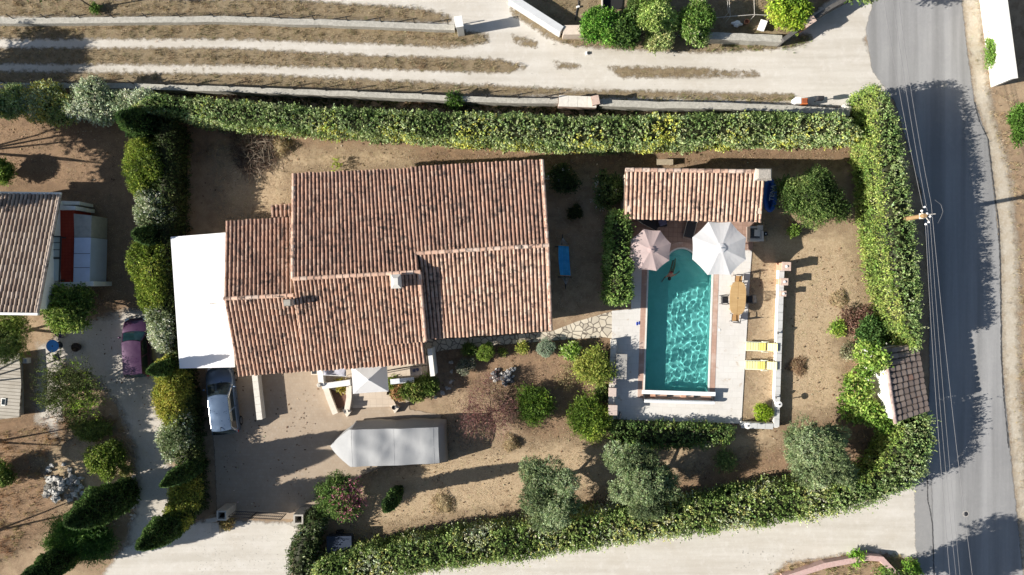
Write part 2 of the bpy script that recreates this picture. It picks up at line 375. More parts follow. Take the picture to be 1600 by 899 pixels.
def hedge(name, label, stations, h, pal, seed, dens=38, k=6, slen=.28, L=.11, W=.06, patch=1.0, group=None, amp=.14, spike=0.0, cat='hedge', round_=.35, sunlit_pal=None, side_up=.4):
    """stations: [(xl,yl,xr,yr)] world points of the two foot lines; h = height"""
    g = np.random.default_rng(seed); st = np.array(stations, float); hs = np.array(h) if hasattr(h, '__len__') else np.full(len(st), float(h))
    mid = (st[:, :2]+st[:, 2:])/2; seg = np.linalg.norm(np.diff(mid, axis=0), axis=1); cum = np.concatenate([[0], np.cumsum(seg)]); Lt = cum[-1]
    wd = np.linalg.norm(st[:, :2]-st[:, 2:], axis=1).mean(); per = 2*hs.mean()+wd
    dens = dens*1.3; n = int(Lt*per*dens); s = g.uniform(-.2, Lt+.2, n); sc_ = np.clip(s, 0, Lt)
    A = np.stack([np.interp(sc_, cum, st[:, j]) for j in range(4)], 1); hh = np.interp(sc_, cum, hs)
    u = g.uniform(0, per, n); hm = hs.mean()
    cx = np.where(u < hm, 0, np.where(u > hm+wd, 1, (u-hm)/wd)); zz = np.where(u < hm, u/hm, np.where(u > hm+wd, (per-u)/hm, 1))
    # round the top corners
    e = np.abs(cx-.5)*2; zz = np.where((u >= hm) & (u <= hm+wd), 1-.16*round_*e**3*2, zz)
    inset = np.where((u < hm) | (u > hm+wd), round_*.35*zz**4, 0)/wd
    cx = np.where(u < hm, inset, np.where(u > hm+wd, 1-inset, cx))
    x = A[:, 0]*(1-cx)+A[:, 2]*cx; y = A[:, 1]*(1-cx)+A[:, 3]*cx; z = hh*zz
    nx, ny = A[:, 2]-A[:, 0], A[:, 3]-A[:, 1]; nl = np.sqrt(nx**2+ny**2); nx, ny = nx/nl, ny/nl
    sgn = np.where(u < hm, -1, np.where(u > hm+wd, 1, (cx-.5)*1.2)); top = ((u >= hm) & (u <= hm+wd)).astype(float)
    nrm = unit(np.stack([nx*sgn, ny*sgn, top*1.3+.02], 1)); base = np.stack([x, y, z], 1)
    # over-run at the two ends
    tx, ty = -ny, nx
    dn = (amp*lf(base, 1.3, seed)+amp*.8*lf(base, 3.3, seed+1)-np.abs(g.normal(0, .10, n)))
    base = base+nrm*dn[:, None]
    dirs = unit(nrm+np.array([0, 0, side_up])+g.normal(0, .35, (n, 3)))
    ok = base[:, 2] > .03; ok &= (lf(base, 3.7, seed+5)+g.normal(0, .4, n)) > -1.0
    base, dirs = base[ok], dirs[ok]
    m = int(len(base)*spike); ps = []
    if sunlit_pal is not None:  # left side gets lighter leaf colours, painted as if sunlit
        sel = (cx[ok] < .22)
        ps.append(shoots(g, base[sel], dirs[sel], k, slen, L, W, sunlit_pal, patch, seed)); base2, dirs2 = base[~sel], dirs[~sel]
    else: base2, dirs2 = base, dirs
    ps.append(shoots(g, base2, dirs2, k, slen, L, W, pal, patch, seed))
    if m: ps.append(shoots(g, base[:m], dirs[:m], k+2, slen*2.1, L, W*.9, pal, patch, seed+1, .55))
    # end faces
    for q, sg in ((0, -1), (-1, 1)):
        a, b, hq = st[q, :2], st[q, 2:], hs[q]; ne = int(wd*hq*dens); r1, r2 = g.uniform(0, 1, ne), g.uniform(0, 1, ne)
        pb = np.stack([a[0]+(b[0]-a[0])*r1, a[1]+(b[1]-a[1])*r1, r2*hq], 1); tv = mid[q]-mid[q-1 if q else 1] if q else mid[0]-mid[1]
        tv = tv/np.linalg.norm(tv); pb[:, :2] += tv*.12; dd = unit(np.array([tv[0], tv[1], .3])+g.normal(0, .4, (ne, 3)))
        ps.append(shoots(g, pb, dd, k, slen, L, W, pal, patch, seed))
    # inner twigs: a box inside the leaves
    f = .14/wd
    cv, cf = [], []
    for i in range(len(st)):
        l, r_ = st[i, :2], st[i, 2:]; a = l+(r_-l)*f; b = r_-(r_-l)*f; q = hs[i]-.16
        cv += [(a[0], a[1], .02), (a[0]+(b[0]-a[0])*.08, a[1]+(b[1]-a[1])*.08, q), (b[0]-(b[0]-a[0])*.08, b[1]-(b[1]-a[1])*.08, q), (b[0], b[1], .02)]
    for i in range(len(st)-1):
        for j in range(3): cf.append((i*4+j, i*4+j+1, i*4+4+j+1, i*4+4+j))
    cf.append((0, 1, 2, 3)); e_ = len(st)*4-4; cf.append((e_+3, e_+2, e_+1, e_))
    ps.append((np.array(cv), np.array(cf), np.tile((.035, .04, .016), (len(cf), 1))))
    V, F, c = join(ps); o = np_mesh(name, V, F, LEAF, c)
    return tag(o, label, cat, group)
# ================================================================ THE SETTING
EARTH = gmat('earth', [(.34, .24, .155), (.35, .42, .6, (.41, .30, .195), .8), (1.3, .45, .62, (.22, .15, .095), .7), (5, .5, .7, (.42, .34, .22), .6), (.16, .5, .62, (.25, .17, .11), .6),
                       (22, .52, .66, (.17, .12, .075), .55), (30, .56, .7, (.5, .42, .3), .5), (2.1, .6, .72, (.24, .24, .11), .45)], bmp=.03, bscale=22)
def streak_extra(nt, co, out, b):
    mp = nt.nodes.new('ShaderNodeMapping'); mp.inputs['Scale'].default_value = (.07, 1.1, 1); mp.inputs['Rotation'].default_value = (0, 0, radians(3)); nt.links.new(co, mp.inputs[0]); r = ramp(nt, [(.36, (.91, .90, .88)), (.6, (1.04, 1.04, 1.04))]); nt.links.new(noise(nt, 1.4, 5, .6, 0, mp.outputs[0]), r.inputs[0])
    return mixc(nt, out, r.outputs[0], 1.0, 'MULTIPLY')
GRAVEL = gmat('pale_gravel', [(.57, .54, .49), (.3, .4, .65, (.51, .47, .41), .8), (2.2, .5, .7, (.64, .61, .57), .6), (9, .55, .72, (.50, .43, .34), .5), (35, .55, .68, (.42, .36, .29), .5), (60, .58, .7, (.8, .76, .7), .5)],
              bmp=.012, bscale=45, alpha=(.16, .9, 2.2), extra=streak_extra)
GRAVEL2 = gmat('grey_gravel', [(.55, .51, .45), (.4, .4, .65, (.48, .43, .36), .8), (2.5, .5, .7, (.62, .58, .53), .6), (11, .5, .7, (.36, .29, .22), .5), (40, .55, .68, (.3, .25, .2), .5)],
               bmp=.015, bscale=45, alpha=(.3, 1.3, 1.6))
DRY = gmat('dry_grass_soil', [(.27, .21, .135), (1.2, .4, .6, (.20, .15, .09), .8), (6, .5, .7, (.36, .30, .2), .7), (18, .5, .65, (.16, .12, .06), .6), (3, .58, .7, (.15, .15, .06), .6)],
           bmp=.04, bscale=20, alpha=(.14, .8, 3.0))
STRAW = gmat('straw_lawn', [(.47, .355, .23), (1.1, .42, .62, (.38, .275, .175), .7), (7, .45, .65, (.56, .45, .30), .7), (25, .45, .6, (.28, .20, .12), .6), (2.4, .6, .72, (.27, .26, .12), .5)],
             bmp=.03, bscale=24, alpha=(.8, 2.6, 1.6))
MULCH = gmat('leaf_litter', [(.32, .21, .13), (2, .4, .6, (.21, .14, .09), .8), (8, .5, .7, (.40, .28, .18), .7), (30, .5, .65, (.10, .065, .04), .7)], bmp=.04, bscale=26, alpha=(.8, 2.6, 1.5))

def road_extra(nt, co, out, b):
    mp = nt.nodes.new('ShaderNodeMapping'); mp.inputs['Rotation'].default_value = (0, 0, radians(-7)); mp.inputs['Scale'].default_value = (.8, .035, 1)
    nt.links.new(co, mp.inputs[0]); r = ramp(nt, [(.38, (.85,)*3), (.62, (1.18,)*3)]); nt.links.new(noise(nt, 1.3, 4, .55, 0, mp.outputs[0]), r.inputs[0])
    return mixc(nt, out, r.outputs[0], 1.0, 'MULTIPLY')
ASPH = gmat('asphalt', [(.30, .298, .295), (.25, .4, .65, (.26, .258, .26), .7), (3, .5, .7, (.34, .335, .325), .4), (70, .5, .62, (.13, .13, .135), .5), (90, .58, .68, (.38, .37, .35), .6)],
            rough=.9, bmp=.006, bscale=90, alpha=(.05, .3, 3), extra=road_extra)
GRIT = gmat('chalky_verge', [(.50, .45, .37), (1, .4, .6, (.42, .35, .26), .8), (6, .5, .7, (.6, .56, .48), .6), (25, .5, .65, (.28, .22, .14), .5)], bmp=.02, bscale=30, alpha=(.3, 1.2, 2))

def brick_extra(w, h, mort, msz, amt=.8, offs=.5, rot=0, c1=(1, 1, 1), c2=(.88, .86, .84)):
    def f(nt, co, out, b):
        mp = nt.nodes.new('ShaderNodeMapping'); mp.inputs['Rotation'].default_value = (0, 0, rot); nt.links.new(co, mp.inputs[0])
        br = N(nt, 'ShaderNodeTexBrick', Scale=1.0); br.inputs['Brick Width'].default_value = w; br.inputs['Row Height'].default_value = h
        br.inputs['Mortar Size'].default_value = msz; br.offset = offs; br.inputs['Color1'].default_value = rgba(c1); br.inputs['Color2'].default_value = rgba(c2)
        br.inputs['Mortar'].default_value = rgba(mort); nt.links.new(mp.outputs[0], br.inputs[0])
        return mixc(nt, out, br.outputs[0], amt, 'MULTIPLY')
    return f
PAVE = gmat('driveway_pavers', [(.41, .33, .25), (.5, .42, .62, (.35, .275, .205), .7), (4, .5, .7, (.42, .36, .29), .5), (40, .5, .65, (.24, .2, .16), .5)], bmp=.006, bscale=60,
            alpha=(.03, .25, 4), extra=brick_extra(.2, .2, (.84, .83, .82), .012, .6))
SLAB = gmat('terrace_slabs', [(.66, .64, .61), (.7, .42, .62, (.60, .575, .535), .7), (5, .52, .7, (.72, .70, .66), .5), (1.6, .62, .68, (.40, .28, .17), .55), (40, .5, .65, (.45, .42, .38), .3)], bmp=.003, bscale=50,
            extra=brick_extra(.6, .4, (.80, .79, .77), .010, .7, c2=(.94, .93, .92)))
TERRA = gmat('terracotta_floor', [(.36, .24, .19), (.9, .42, .62, (.30, .20, .165), .7), (5, .52, .7, (.43, .31, .25), .5), (2, .6, .7, (.40, .36, .32), .6)], bmp=.003, bscale=50,
             extra=brick_extra(.3, .3, (.6, .56, .52), .014, .8, 0))
COPING = gmat('pink_brick', [(.50, .33, .26), (1.1, .42, .62, (.42, .28, .22), .8), (.6, .5, .6, (.60, .47, .40), .7)], bmp=.004, bscale=50, extra=brick_extra(.22, .11, (.75, .72, .7), .01, .8, 0, rot=radians(90)))

def crazy_extra(nt, co, out, b):
    v = N(nt, 'ShaderNodeTexVoronoi', Scale=2.3); v.feature = 'DISTANCE_TO_EDGE'; nt.links.new(co, v.inputs['Vector'])
    r = ramp(nt, [(.035, 1), (.07, 0)]); nt.links.new(v.outputs['Distance'], r.inputs[0])
    v2 = N(nt, 'ShaderNodeTexVoronoi', Scale=2.3); nt.links.new(co, v2.inputs['Vector'])
    hs = nt.nodes.new('ShaderNodeSeparateColor'); nt.links.new(v2.outputs['Color'], hs.inputs[0])
    r2 = ramp(nt, [(0, (.8, .78, .74)), (1, (1.1, 1.08, 1.02))]); nt.links.new(hs.outputs[0], r2.inputs[0])
    return mixc(nt, mixc(nt, out, r2.outputs[0], 1.0, 'MULTIPLY'), (.17, .145, .12), r.outputs[0])
CRAZY = gmat('crazy_paving', [(.58, .53, .45), (2, .45, .65, (.5, .44, .36), .6), (20, .5, .7, (.62, .58, .5), .4)], bmp=.004, bscale=40, extra=crazy_extra)

# ground: one sheet to the horizon with an opening under the pool terrace
POOL0 = P(1014, 405); PRZ = radians(-1.95)
def pool_w(x, y): return (POOL0[0]+x*cos(PRZ)-y*sin(PRZ), POOL0[1]+x*sin(PRZ)+y*cos(PRZ))
def pool_l(px, py, z=0):
    a, b = P(px, py, z); a -= POOL0[0]; b -= POOL0[1]; return (a*cos(PRZ)+b*sin(PRZ), -a*sin(PRZ)+b*cos(PRZ))
hx0, hy1 = P(1003, 376); hx1, hy0 = P(1121, 622)
gx = [-300, -45, hx0, hx1, 45, 300]; gy = [-300, -30, hy0, hy1, 30, 300]; mb = MB()
for i in range(5):
    for j in range(5):
        if i == 2 and j == 2: continue
        mb.add([(gx[i], gy[j], 0), (gx[i+1], gy[j], 0), (gx[i+1], gy[j+1], 0), (gx[i], gy[j+1], 0)], [(0, 1, 2, 3)])
tag(mb.build('ground', EARTH), 'dry brown earth of the gardens', kind='structure')

sheet('leaf_litter', [[(-30, 150), (260, 170), (1330, 225), (1330, 250), (860, 258), (640, 250), (460, 262), (340, 240), (270, 240), (260, 480), (150, 480), (140, 310), (-30, 290)], [(690, 545), (955, 530), (955, 640), (900, 700), (830, 700), (800, 610), (720, 600)],
       [(600, 850), (900, 700), (1230, 655), (1340, 640), (1370, 740), (1100, 800), (700, 850)], [(1310, 490), (1380, 510), (1400, 640), (1330, 640)], [(-20, 660), (120, 640), (90, 720), (120, 800), (-20, 880)]], .003, MULCH)
sheet('lawn', [[(340, 235), (640, 232), (640, 262), (455, 268), (450, 330), (350, 345)], [(1175, 350), (1330, 360), (1350, 500), (1310, 530), (1330, 640), (1220, 660), (1160, 655), (1175, 430)],
       [(690, 640), (720, 700), (1200, 660), (1230, 690), (1000, 760), (800, 800), (560, 830), (560, 745), (700, 700)], [(150, 660), (215, 720), (210, 790), (120, 830), (60, 720)]], .006, STRAW)
TOPG = [(-300, -40), (700, -40), (1385, -40), (1380, 20), (1350, 60), (1372, 110), (1400, 150), (1330, 168), (1150, 162), (935, 158), (870, 152), (600, 142), (300, 133), (-300, 128)]
sheet('gravel_track', [TOPG], .012, GRAVEL)
sheet('grass_verge', [[(-40, -2), (450, 0), (560, 8), (660, 14), (705, 28), (706, 36), (350, 26), (-40, 26)], [(-40, 37), (350, 36), (712, 46), (760, 55), (762, 68), (700, 74), (600, 69), (350, 61), (-40, 61)],
       [(-40, 76), (350, 76), (600, 88), (780, 93), (822, 106), (790, 114), (600, 108), (400, 102), (-40, 99)], [(-40, 112), (400, 117), (600, 126), (900, 141), (1240, 148), (1240, 160), (870, 150), (600, 146), (300, 136), (-40, 130)],
       [(800, 56), (840, 66), (838, 76), (805, 66)], [(866, 98), (905, 102), (900, 108), (868, 105)], [(950, 105), (1110, 108), (1110, 121), (970, 121)], [(1112, 110), (1185, 113), (1185, 120), (1112, 120)],
       [(800, 8), (880, 52), (925, 52), (1110, 58), (1215, 66), (1262, 52), (1268, 62), (1240, 74), (1110, 82), (1000, 78), (900, 72), (860, 60), (800, 22)]], .021, DRY)
sheet('neighbour_garden', [[(820, -40), (1340, -40), (1225, 62), (1085, 56), (915, 50), (880, 44), (812, 2)]], .024, DRY)
sheet('side_road', [[(400, 910), (700, 886), (900, 845), (1150, 812), (1300, 790), (1400, 762), (1445, 740), (1450, 875), (1350, 862), (1230, 880), (1150, 940), (400, 940)]], .015, GRAVEL)
sheet('forecourt', [[(130, 940), (190, 860), (240, 828), (330, 812), (470, 818), (455, 860), (450, 940)]], .018, GRAVEL)
sheet('neighbour_drive', [[(100, 520), (150, 500), (210, 485), (250, 500), (262, 600), (262, 700), (275, 815), (240, 870), (190, 880), (215, 790), (213, 710), (190, 640), (160, 600), (110, 570), (60, 560)],
       [(60, 540), (95, 540), (100, 640), (85, 680), (60, 660)]], .009, GRAVEL2)
ROADP = [(1350, -350), (1383, -60), (1352, 45), (1362, 110), (1398, 160), (1440, 300), (1452, 450), (1452, 600), (1440, 760), (1432, 860), (1460, 1250), (1640, 1250), (1604, 960), (1590, 820), (1575, 680), (1564, 560), (1562, 400), (1552, 300), (1542, 215), (1522, 160), (1512, 90), (1495, -60), (1460, -350)]
sheet('road', [ROADP], .034, ASPH)
sheet('road_patch', [[(1428, 745), (1455, 745), (1458, 870), (1430, 862)]], .038, gmat('old_asphalt', [(.30, .295, .29), (3, .4, .7, (.25, .25, .25), .7), (80, .5, .65, (.17, .17, .17), .6)], bmp=.005, bscale=80, alpha=(.05, .3, 3)))
sheet('chalky_verge', [[(1496, -40), (1514, 90), (1524, 160), (1542, 215), (1553, 300), (1563, 400), (1565, 560), (1577, 680), (1592, 820), (1600, 940), (1622, 940), (1606, 760), (1592, 600), (1590, 400), (1575, 260), (1550, 180), (1535, 60), (1528, -40)]], .030, GRIT)
# road edge crack, tar seam
crack = simple('dark_seam', (.05, .05, .052), .9)
def ribbon(name, pts, w, z, mat, n=200, jit=.03, seed=3, kind='structure'):
    g = np.random.default_rng(seed); p = np.array(PL(pts)); c = np.concatenate([[0], np.cumsum(np.linalg.norm(np.diff(p, axis=0), axis=1))])
    s = np.linspace(0, c[-1], n); x, y = np.interp(s, c, p[:, 0]), np.interp(s, c, p[:, 1]); x += np.cumsum(g.normal(0, jit*.3, n))*.3+g.normal(0, jit*.4, n)
    ww = w*g.uniform(.4, 1.3, n)/2; V = np.stack([np.stack([x-ww, y, np.full(n, z)], 1), np.stack([x+ww, y, np.full(n, z)], 1)], 1).reshape(-1, 3)
    F = np.array([(2*i, 2*i+1, 2*i+3, 2*i+2) for i in range(n-1)]); o = np_mesh(name, V, F, mat); return tag(o, None, None, None, kind)
ribbon('road_edge_crack', [(1522, 160), (1530, 190), (1543, 216), (1553, 300), (1560, 350), (1563, 420), (1564, 560), (1570, 650), (1575, 700)], .09, .040, crack)
ribbon('road_joint_crack', [(1448, 745), (1450, 780), (1458, 820), (1460, 900)], .08, .042, crack, seed=5)

# ---- pool terrace, coping, shell and water
import mathutils
from mathutils.geometry import tessellate_polygon
W_, L_ = 4.12, 8.62
def outline(off=0.0, n=16):
    """pool outline with the round end, in pool coordinates (x right, y up, water runs to -L_)"""
    cx, cy, r = 2.12, -.25, .98+off; p = [(-off, off), (-off, -L_-off), (W_+off, -L_-off), (W_+off, off)]
    a0 = math.asin(min(1, (off-cy)/r))
    for i in range(n+1):
        a = a0+(pi-2*a0)*i/n; p.append((cx+r*cos(a), cy+r*sin(a)))
    return p
def ring(name, outer, inner, z, mat, z0=None):
    o3 = [mathutils.Vector((x, y, 0)) for x, y in outer]; i3 = [mathutils.Vector((x, y, 0)) for x, y in inner]
    tr = tessellate_polygon([o3, i3]); vs = [(v.x, v.y, z) for v in o3+i3]; m = MB()
    fs = []
    for t in tr:
        a, b, c = (vs[k] for k in t); s = (b[0]-a[0])*(c[1]-a[1])-(b[1]-a[1])*(c[0]-a[0]); fs.append(tuple(t) if s > 0 else tuple(t)[::-1])
    m.add(vs, fs)
    if z0 is not None:
        for lp, st, sg in ((outer, 0, 1), (inner, len(outer), -1)):
            k = len(lp); m.add([(x, y, z0) for x, y in lp]+[(x, y, z) for x, y in lp], [(i, (i+1) % k, k+(i+1) % k, k+i) for i in range(k)])
    o = m.build(name, mat); o.location = (POOL0[0], POOL0[1], 0); o.rotation_euler = (0, 0, PRZ); return o
ter = [pool_l(*q) for q in [(956, 486), (986, 483), (986, 336), (1179, 336), (1172, 425), (1164, 560), (1158, 662), (955, 655)]]
tag(ring('pool_terrace', ter, outline(.44), .05, SLAB, -.1), 'pale stone slab terrace round the pool', kind='structure')
mb = MB(); up = [pool_l(*q) for q in [(985, 387.8), (985, 335), (1180, 335), (1176, 387.8)]]
# arbour floor north of the slabs, cut round the pool arch
arch = [q for q in outline(.44) if q[1] > .5]
tp = [pool_l(988, 391.9)]+sorted([q for q in outline(.44) if q[1] > pool_l(1050, 391.5)[1]+.02], key=lambda q: q[0])+[pool_l(1175, 391.9), pool_l(1180, 335), pool_l(985, 335)]
o = MB(); tv = [mathutils.Vector((x, y, 0)) for x, y in tp]; fs = []
for t in tessellate_polygon([tv]):
    a, b, c = (tv[k] for k in t); s = (b.x-a.x)*(c.y-a.y)-(b.y-a.y)*(c.x-a.x); fs.append(tuple(t) if s > 0 else tuple(t)[::-1])
o.add([(v.x, v.y, .056) for v in tv], fs); o = o.build('arbour_floor', TERRA); o.location = (POOL0[0], POOL0[1], 0); o.rotation_euler = (0, 0, PRZ); tag(o, 'terracotta tiled floor under the pool house', kind='structure')

pool = thing('swimming_pool', 'long turquoise swimming pool with a rounded step end', 'pool', (POOL0[0], POOL0[1], 0), PRZ)
def under(o): o.parent = pool; o.location = (0, 0, 0); o.rotation_euler = (0, 0, 0); return o
under(ring('brick_coping', outline(.445), outline(.10), .062, COPING, -.1))
WHITE = simple('white_paint', (.78, .77, .74), .5, .05, 4)
under(ring('nosing', outline(.10), outline(0), .075, simple('pale_nosing', (.68, .66, .6), .6, .1, 5), -.14))
DEP = -.92
LINER = simple('pool_liner', (.40, .68, .66), .6, .06, 1.2, dirt=((.28, .56, .50), .5))
mb = MB(); ol = outline(0); k = len(ol)
mb.add([(x, y, DEP) for x, y in ol]+[(x, y, -.02) for x, y in ol], [(i, (i+1) % k, k+(i+1) % k, k+i) for i in range(k)])
tv = [mathutils.Vector((x, y, 0)) for x, y in ol]; fs = []
for t in tessellate_polygon([tv]):
    a, b, c = (tv[q] for q in t); s = (b.x-a.x)*(c.y-a.y)-(b.y-a.y)*(c.x-a.x); fs.append(tuple(t) if s > 0 else tuple(t)[::-1])
mb.add([(v.x, v.y, DEP) for v in tv], fs)
sh = mb.build('pool_shell', LINER, pool, world=False); sh.cycles.is_caustics_receiver = True
mb = MB()
for zt, ry in ((-.3, .30), (-.52, .0), (-.72, -.24)):
    arc = [(2.12+.97*cos(pi*i/16), -.25+.97*sin(pi*i/16)) for i in range(17)]; y0 = ry
    arc = [(x, max(y, y0)) for x, y in arc if y >= y0-.12 or True]; mb.prism([(2.12+.97, y0-.3+.001*0)]+arc+[(2.12-.97, y0-.3)] if False else [(x, y) for x, y in arc], DEP+.001, zt)
stp = mb.build('step', LINER, pool, world=False); stp.cycles.is_caustics_receiver = True
# water surface with real ripples
nx, ny = 240, 560
X, Y = np.meshgrid(np.linspace(-.06, W_+.06, nx), np.linspace(-L_-.06, 1.05, ny)); g = np.random.default_rng(5); Z = np.zeros_like(X)
for i in range(46):
    kk = g.uniform(6, 23); a = g.uniform(0, 2*pi); Z += .0115/kk**.9*np.sin(kk*(cos(a)*X+sin(a)*Y)+g.uniform(0, 6.28)+.5*np.sin(X*1.3+i)+.4*np.sin(Y*1.7+i))
r = np.sqrt((X-2.9)**2+(Y+7.1)**2); Z += .0035*np.exp(-r/1.0)*np.sin(r*14)*1.2
Z = Z*.9-.085
sd = poly_sd(X, Y, ol); I = np.arange(nx*ny).reshape(ny, nx); F = np.stack([I[:-1, :-1], I[:-1, 1:], I[1:, 1:], I[1:, :-1]], -1).reshape(-1, 4)
F = F[sd.ravel()[F].min(1) > -.07]; us = np.unique(F); mp_ = np.zeros(nx*ny, int); mp_[us] = np.arange(len(us))
gm, nt, b = newmat('pool_water'); gl = N(nt, 'ShaderNodeBsdfGlass', IOR=1.33, Roughness=0.0); gl.inputs['Color'].default_value = (.64, .91, .90, 1)
nt.links.new(gl.outputs[0], nt.nodes['Material Output'].inputs[0])
wt = np_mesh('water', np.stack([X.ravel(), Y.ravel(), Z.ravel()], 1)[us], mp_[F], gm, smooth=True); wt.parent = pool; wt.cycles.is_caustics_caster = True
# floor drain
q = pool_l(1061, 603); MB().lathe([(.0, -.9), (.12, -.9), (.12, -.87), (.06, -.865)], (q[0], q[1]+.12, 0), 16).build('drain', simple('drain_white', (.5, .75, .78), .4), pool, world=False)

# crazy paving path
mb = MB(); pth = [(600, 552), (668, 530), (760, 527), (862, 518), (900, 503), (957, 486), (957, 530), (945, 527), (862, 532), (760, 541), (694, 547), (640, 560)]
tv = [mathutils.Vector((*P(a, b), 0)) for a, b in pth]; fs = []
for t in tessellate_polygon([tv]):
    a, b, c = (tv[q] for q in t); s = (b.x-a.x)*(c.y-a.y)-(b.y-a.y)*(c.x-a.x); fs.append(tuple(t) if s > 0 else tuple(t)[::-1])
mb.add([(v.x, v.y, .040) for v in tv], fs); tag(mb.build('stone_path', CRAZY), 'crazy paved path from the house to the pool', kind='structure')
# driveway
sheet('driveway', [[(318, 560), (495, 575), (640, 570), (640, 640), (688, 648), (690, 690), (560, 745), (520, 800), (478, 812), (340, 808), (335, 700)]], .027, PAVE, step=.15)

# ================================================================ roofs and buildings
TILE = facemat('roof_tile', .85, ((.16, .12, .10), 9, .5, .75, .5), bmp=.004, spots2=((.045, .038, .035), 3.6, .50, .60, .85, .7, .38, .62))
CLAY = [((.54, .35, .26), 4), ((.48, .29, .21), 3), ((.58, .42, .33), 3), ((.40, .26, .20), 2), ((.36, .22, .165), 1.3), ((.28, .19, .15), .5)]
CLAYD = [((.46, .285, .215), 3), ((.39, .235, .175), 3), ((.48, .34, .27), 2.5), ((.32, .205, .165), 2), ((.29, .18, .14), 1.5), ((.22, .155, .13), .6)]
CLAYP = [((.61, .42, .32), 4), ((.56, .365, .27), 3), ((.60, .46, .375), 3), ((.50, .32, .24), 1.6), ((.42, .28, .21), .8)]
GREYT = [((.40, .33, .275), 3), ((.34, .27, .225), 3), ((.45, .38, .33), 2), ((.27, .20, .165), 1.5)]
BROWNT = [((.27, .22, .195), 3), ((.23, .185, .165), 3), ((.32, .27, .24), 2), ((.19, .155, .14), 1.5), ((.30, .17, .13), .4)]
def v3(a): return np.array(a, float)
def tile_roof(name, A, B, C, D, pal, seed, parent, pitch=.235, row=.37, rad=.36, hgt=1.0, mat=None, slab=.14):
    """A-B upper edge, D-C lower edge (D below A). Half-round cover tiles over dark channels."""
    A, B, C, D = map(v3, (A, B, C, D)); g = np.random.default_rng(seed)
    wt_ = np.linalg.norm(B-A)*.5+np.linalg.norm(C-D)*.5; n = max(2, int(round(wt_/pitch)))
    ln = np.linalg.norm(D-A)*.5+np.linalg.norm(C-B)*.5; m = max(2, int(round(ln/row)))
    ac = (B-A)/np.linalg.norm(B-A); dn = (D-A)/np.linalg.norm(D-A); nr = np.cross(dn, ac); nr /= np.linalg.norm(nr)
    if nr[2] < 0: nr = -nr
    p = wt_/n; r = p*rad; cols = np.array([c[0] for c in pal]); w = np.array([c[1] for c in pal], float); w /= w.sum()
    Vs, Fs, Cs, o = [], [], [], 0; K = 6; ang = np.linspace(0, pi, K)
    for i in range(n):
        t = (i+.5)/n; top, bot = A+(B-A)*t, D+(C-D)*t; off = g.uniform(-.25, .25)
        for j in range(-1, m+1):
            s0, s1 = max(0, (j+off*.4)/m), min(1, (j+1+off*.4)/m)
            if s1 <= s0+.01: continue
            over = .02/ln if s1 < 1 else g.uniform(0, .05)/ln
            p0, p1 = top+(bot-top)*s0, top+(bot-top)*(s1+over)
            js = g.normal(0, .006, 2); l0, l1 = .03, .052+g.normal(0, .004)
            r0, r1 = r*.88, r*1.06
            a0 = p0+ac*js[0]+nr*l0; a1 = p1+ac*js[1]+nr*l1
            v = [a0+ac*(-cos(a)*r0)+nr*(sin(a)*r0*hgt) for a in ang]+[a1+ac*(-cos(a)*r1)+nr*(sin(a)*r1*hgt) for a in ang]
            v += [a1+ac*(-cos(a)*r1*.8)+nr*(sin(a)*r1*hgt*.75) for a in ang]
            f = [(k, k+K, k+K+1, k+1) for k in range(K-1)]+[(K+k, 2*K+k, 2*K+k+1, K+k+1) for k in range(K-1)]
            pos = (a0[None]+0); q = (lf(pos, .8, seed)[0]*.5+lf(pos, 2.6, seed+3)[0]*.35)
            ww = w*np.exp(np.linspace(-1, 1, len(w))*q*1.3); ww /= ww.sum()
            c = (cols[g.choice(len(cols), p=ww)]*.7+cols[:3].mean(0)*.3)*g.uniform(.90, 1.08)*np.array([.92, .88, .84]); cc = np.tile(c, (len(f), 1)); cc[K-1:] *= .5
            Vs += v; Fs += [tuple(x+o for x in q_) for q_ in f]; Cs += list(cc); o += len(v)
            # channel tile beside it
            b0, b1 = p0+ac*p*.5, p1+ac*p*.5; h0, h1 = .0, .018
            vv = [b0-ac*p*.3+nr*(h0+.03), b0+nr*(h0-.012), b0+ac*p*.3+nr*(h0+.03), b1-ac*p*.3+nr*(h1+.03), b1+nr*(h1-.012), b1+ac*p*.3+nr*(h1+.03)]
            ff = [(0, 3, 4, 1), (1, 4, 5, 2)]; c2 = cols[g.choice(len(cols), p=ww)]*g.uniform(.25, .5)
            if i < n-1:
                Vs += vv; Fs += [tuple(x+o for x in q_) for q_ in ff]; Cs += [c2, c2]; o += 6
    for q_, sg in ((1, -.01), (0, -slab)): pass
    # board under the tiles
    bv = [A, B, C, D]; bv = [q-nr*.012 for q in bv]+[q-nr*slab for q in (A, B, C, D)]
    Vs += bv; Fs += [(o, o+1, o+2, o+3) if np.cross(B-A, D-A)[2] > 0 else (o+3, o+2, o+1, o), (o, o+3, o+7, o+4), (o+1, o, o+4, o+5), (o+2, o+1, o+5, o+6), (o+3, o+2, o+6, o+7), (o+7, o+6, o+5, o+4)]
    Cs += [(.13, .085, .065)]+[(.45, .32, .24)]*4+[(.5, .45, .38)]
    me = bpy.data.meshes.new(name); me.from_pydata([tuple(v) for v in Vs], [], Fs); me.materials.append(mat or TILE)
    at = me.attributes.new('Col', 'FLOAT_COLOR', 'FACE'); c = np.ones((len(Fs), 4), np.float32); c[:, :3] = np.clip(np.array(Cs), .01, .9); at.data.foreach_set('color', c.ravel())
    return link(name, me, parent)
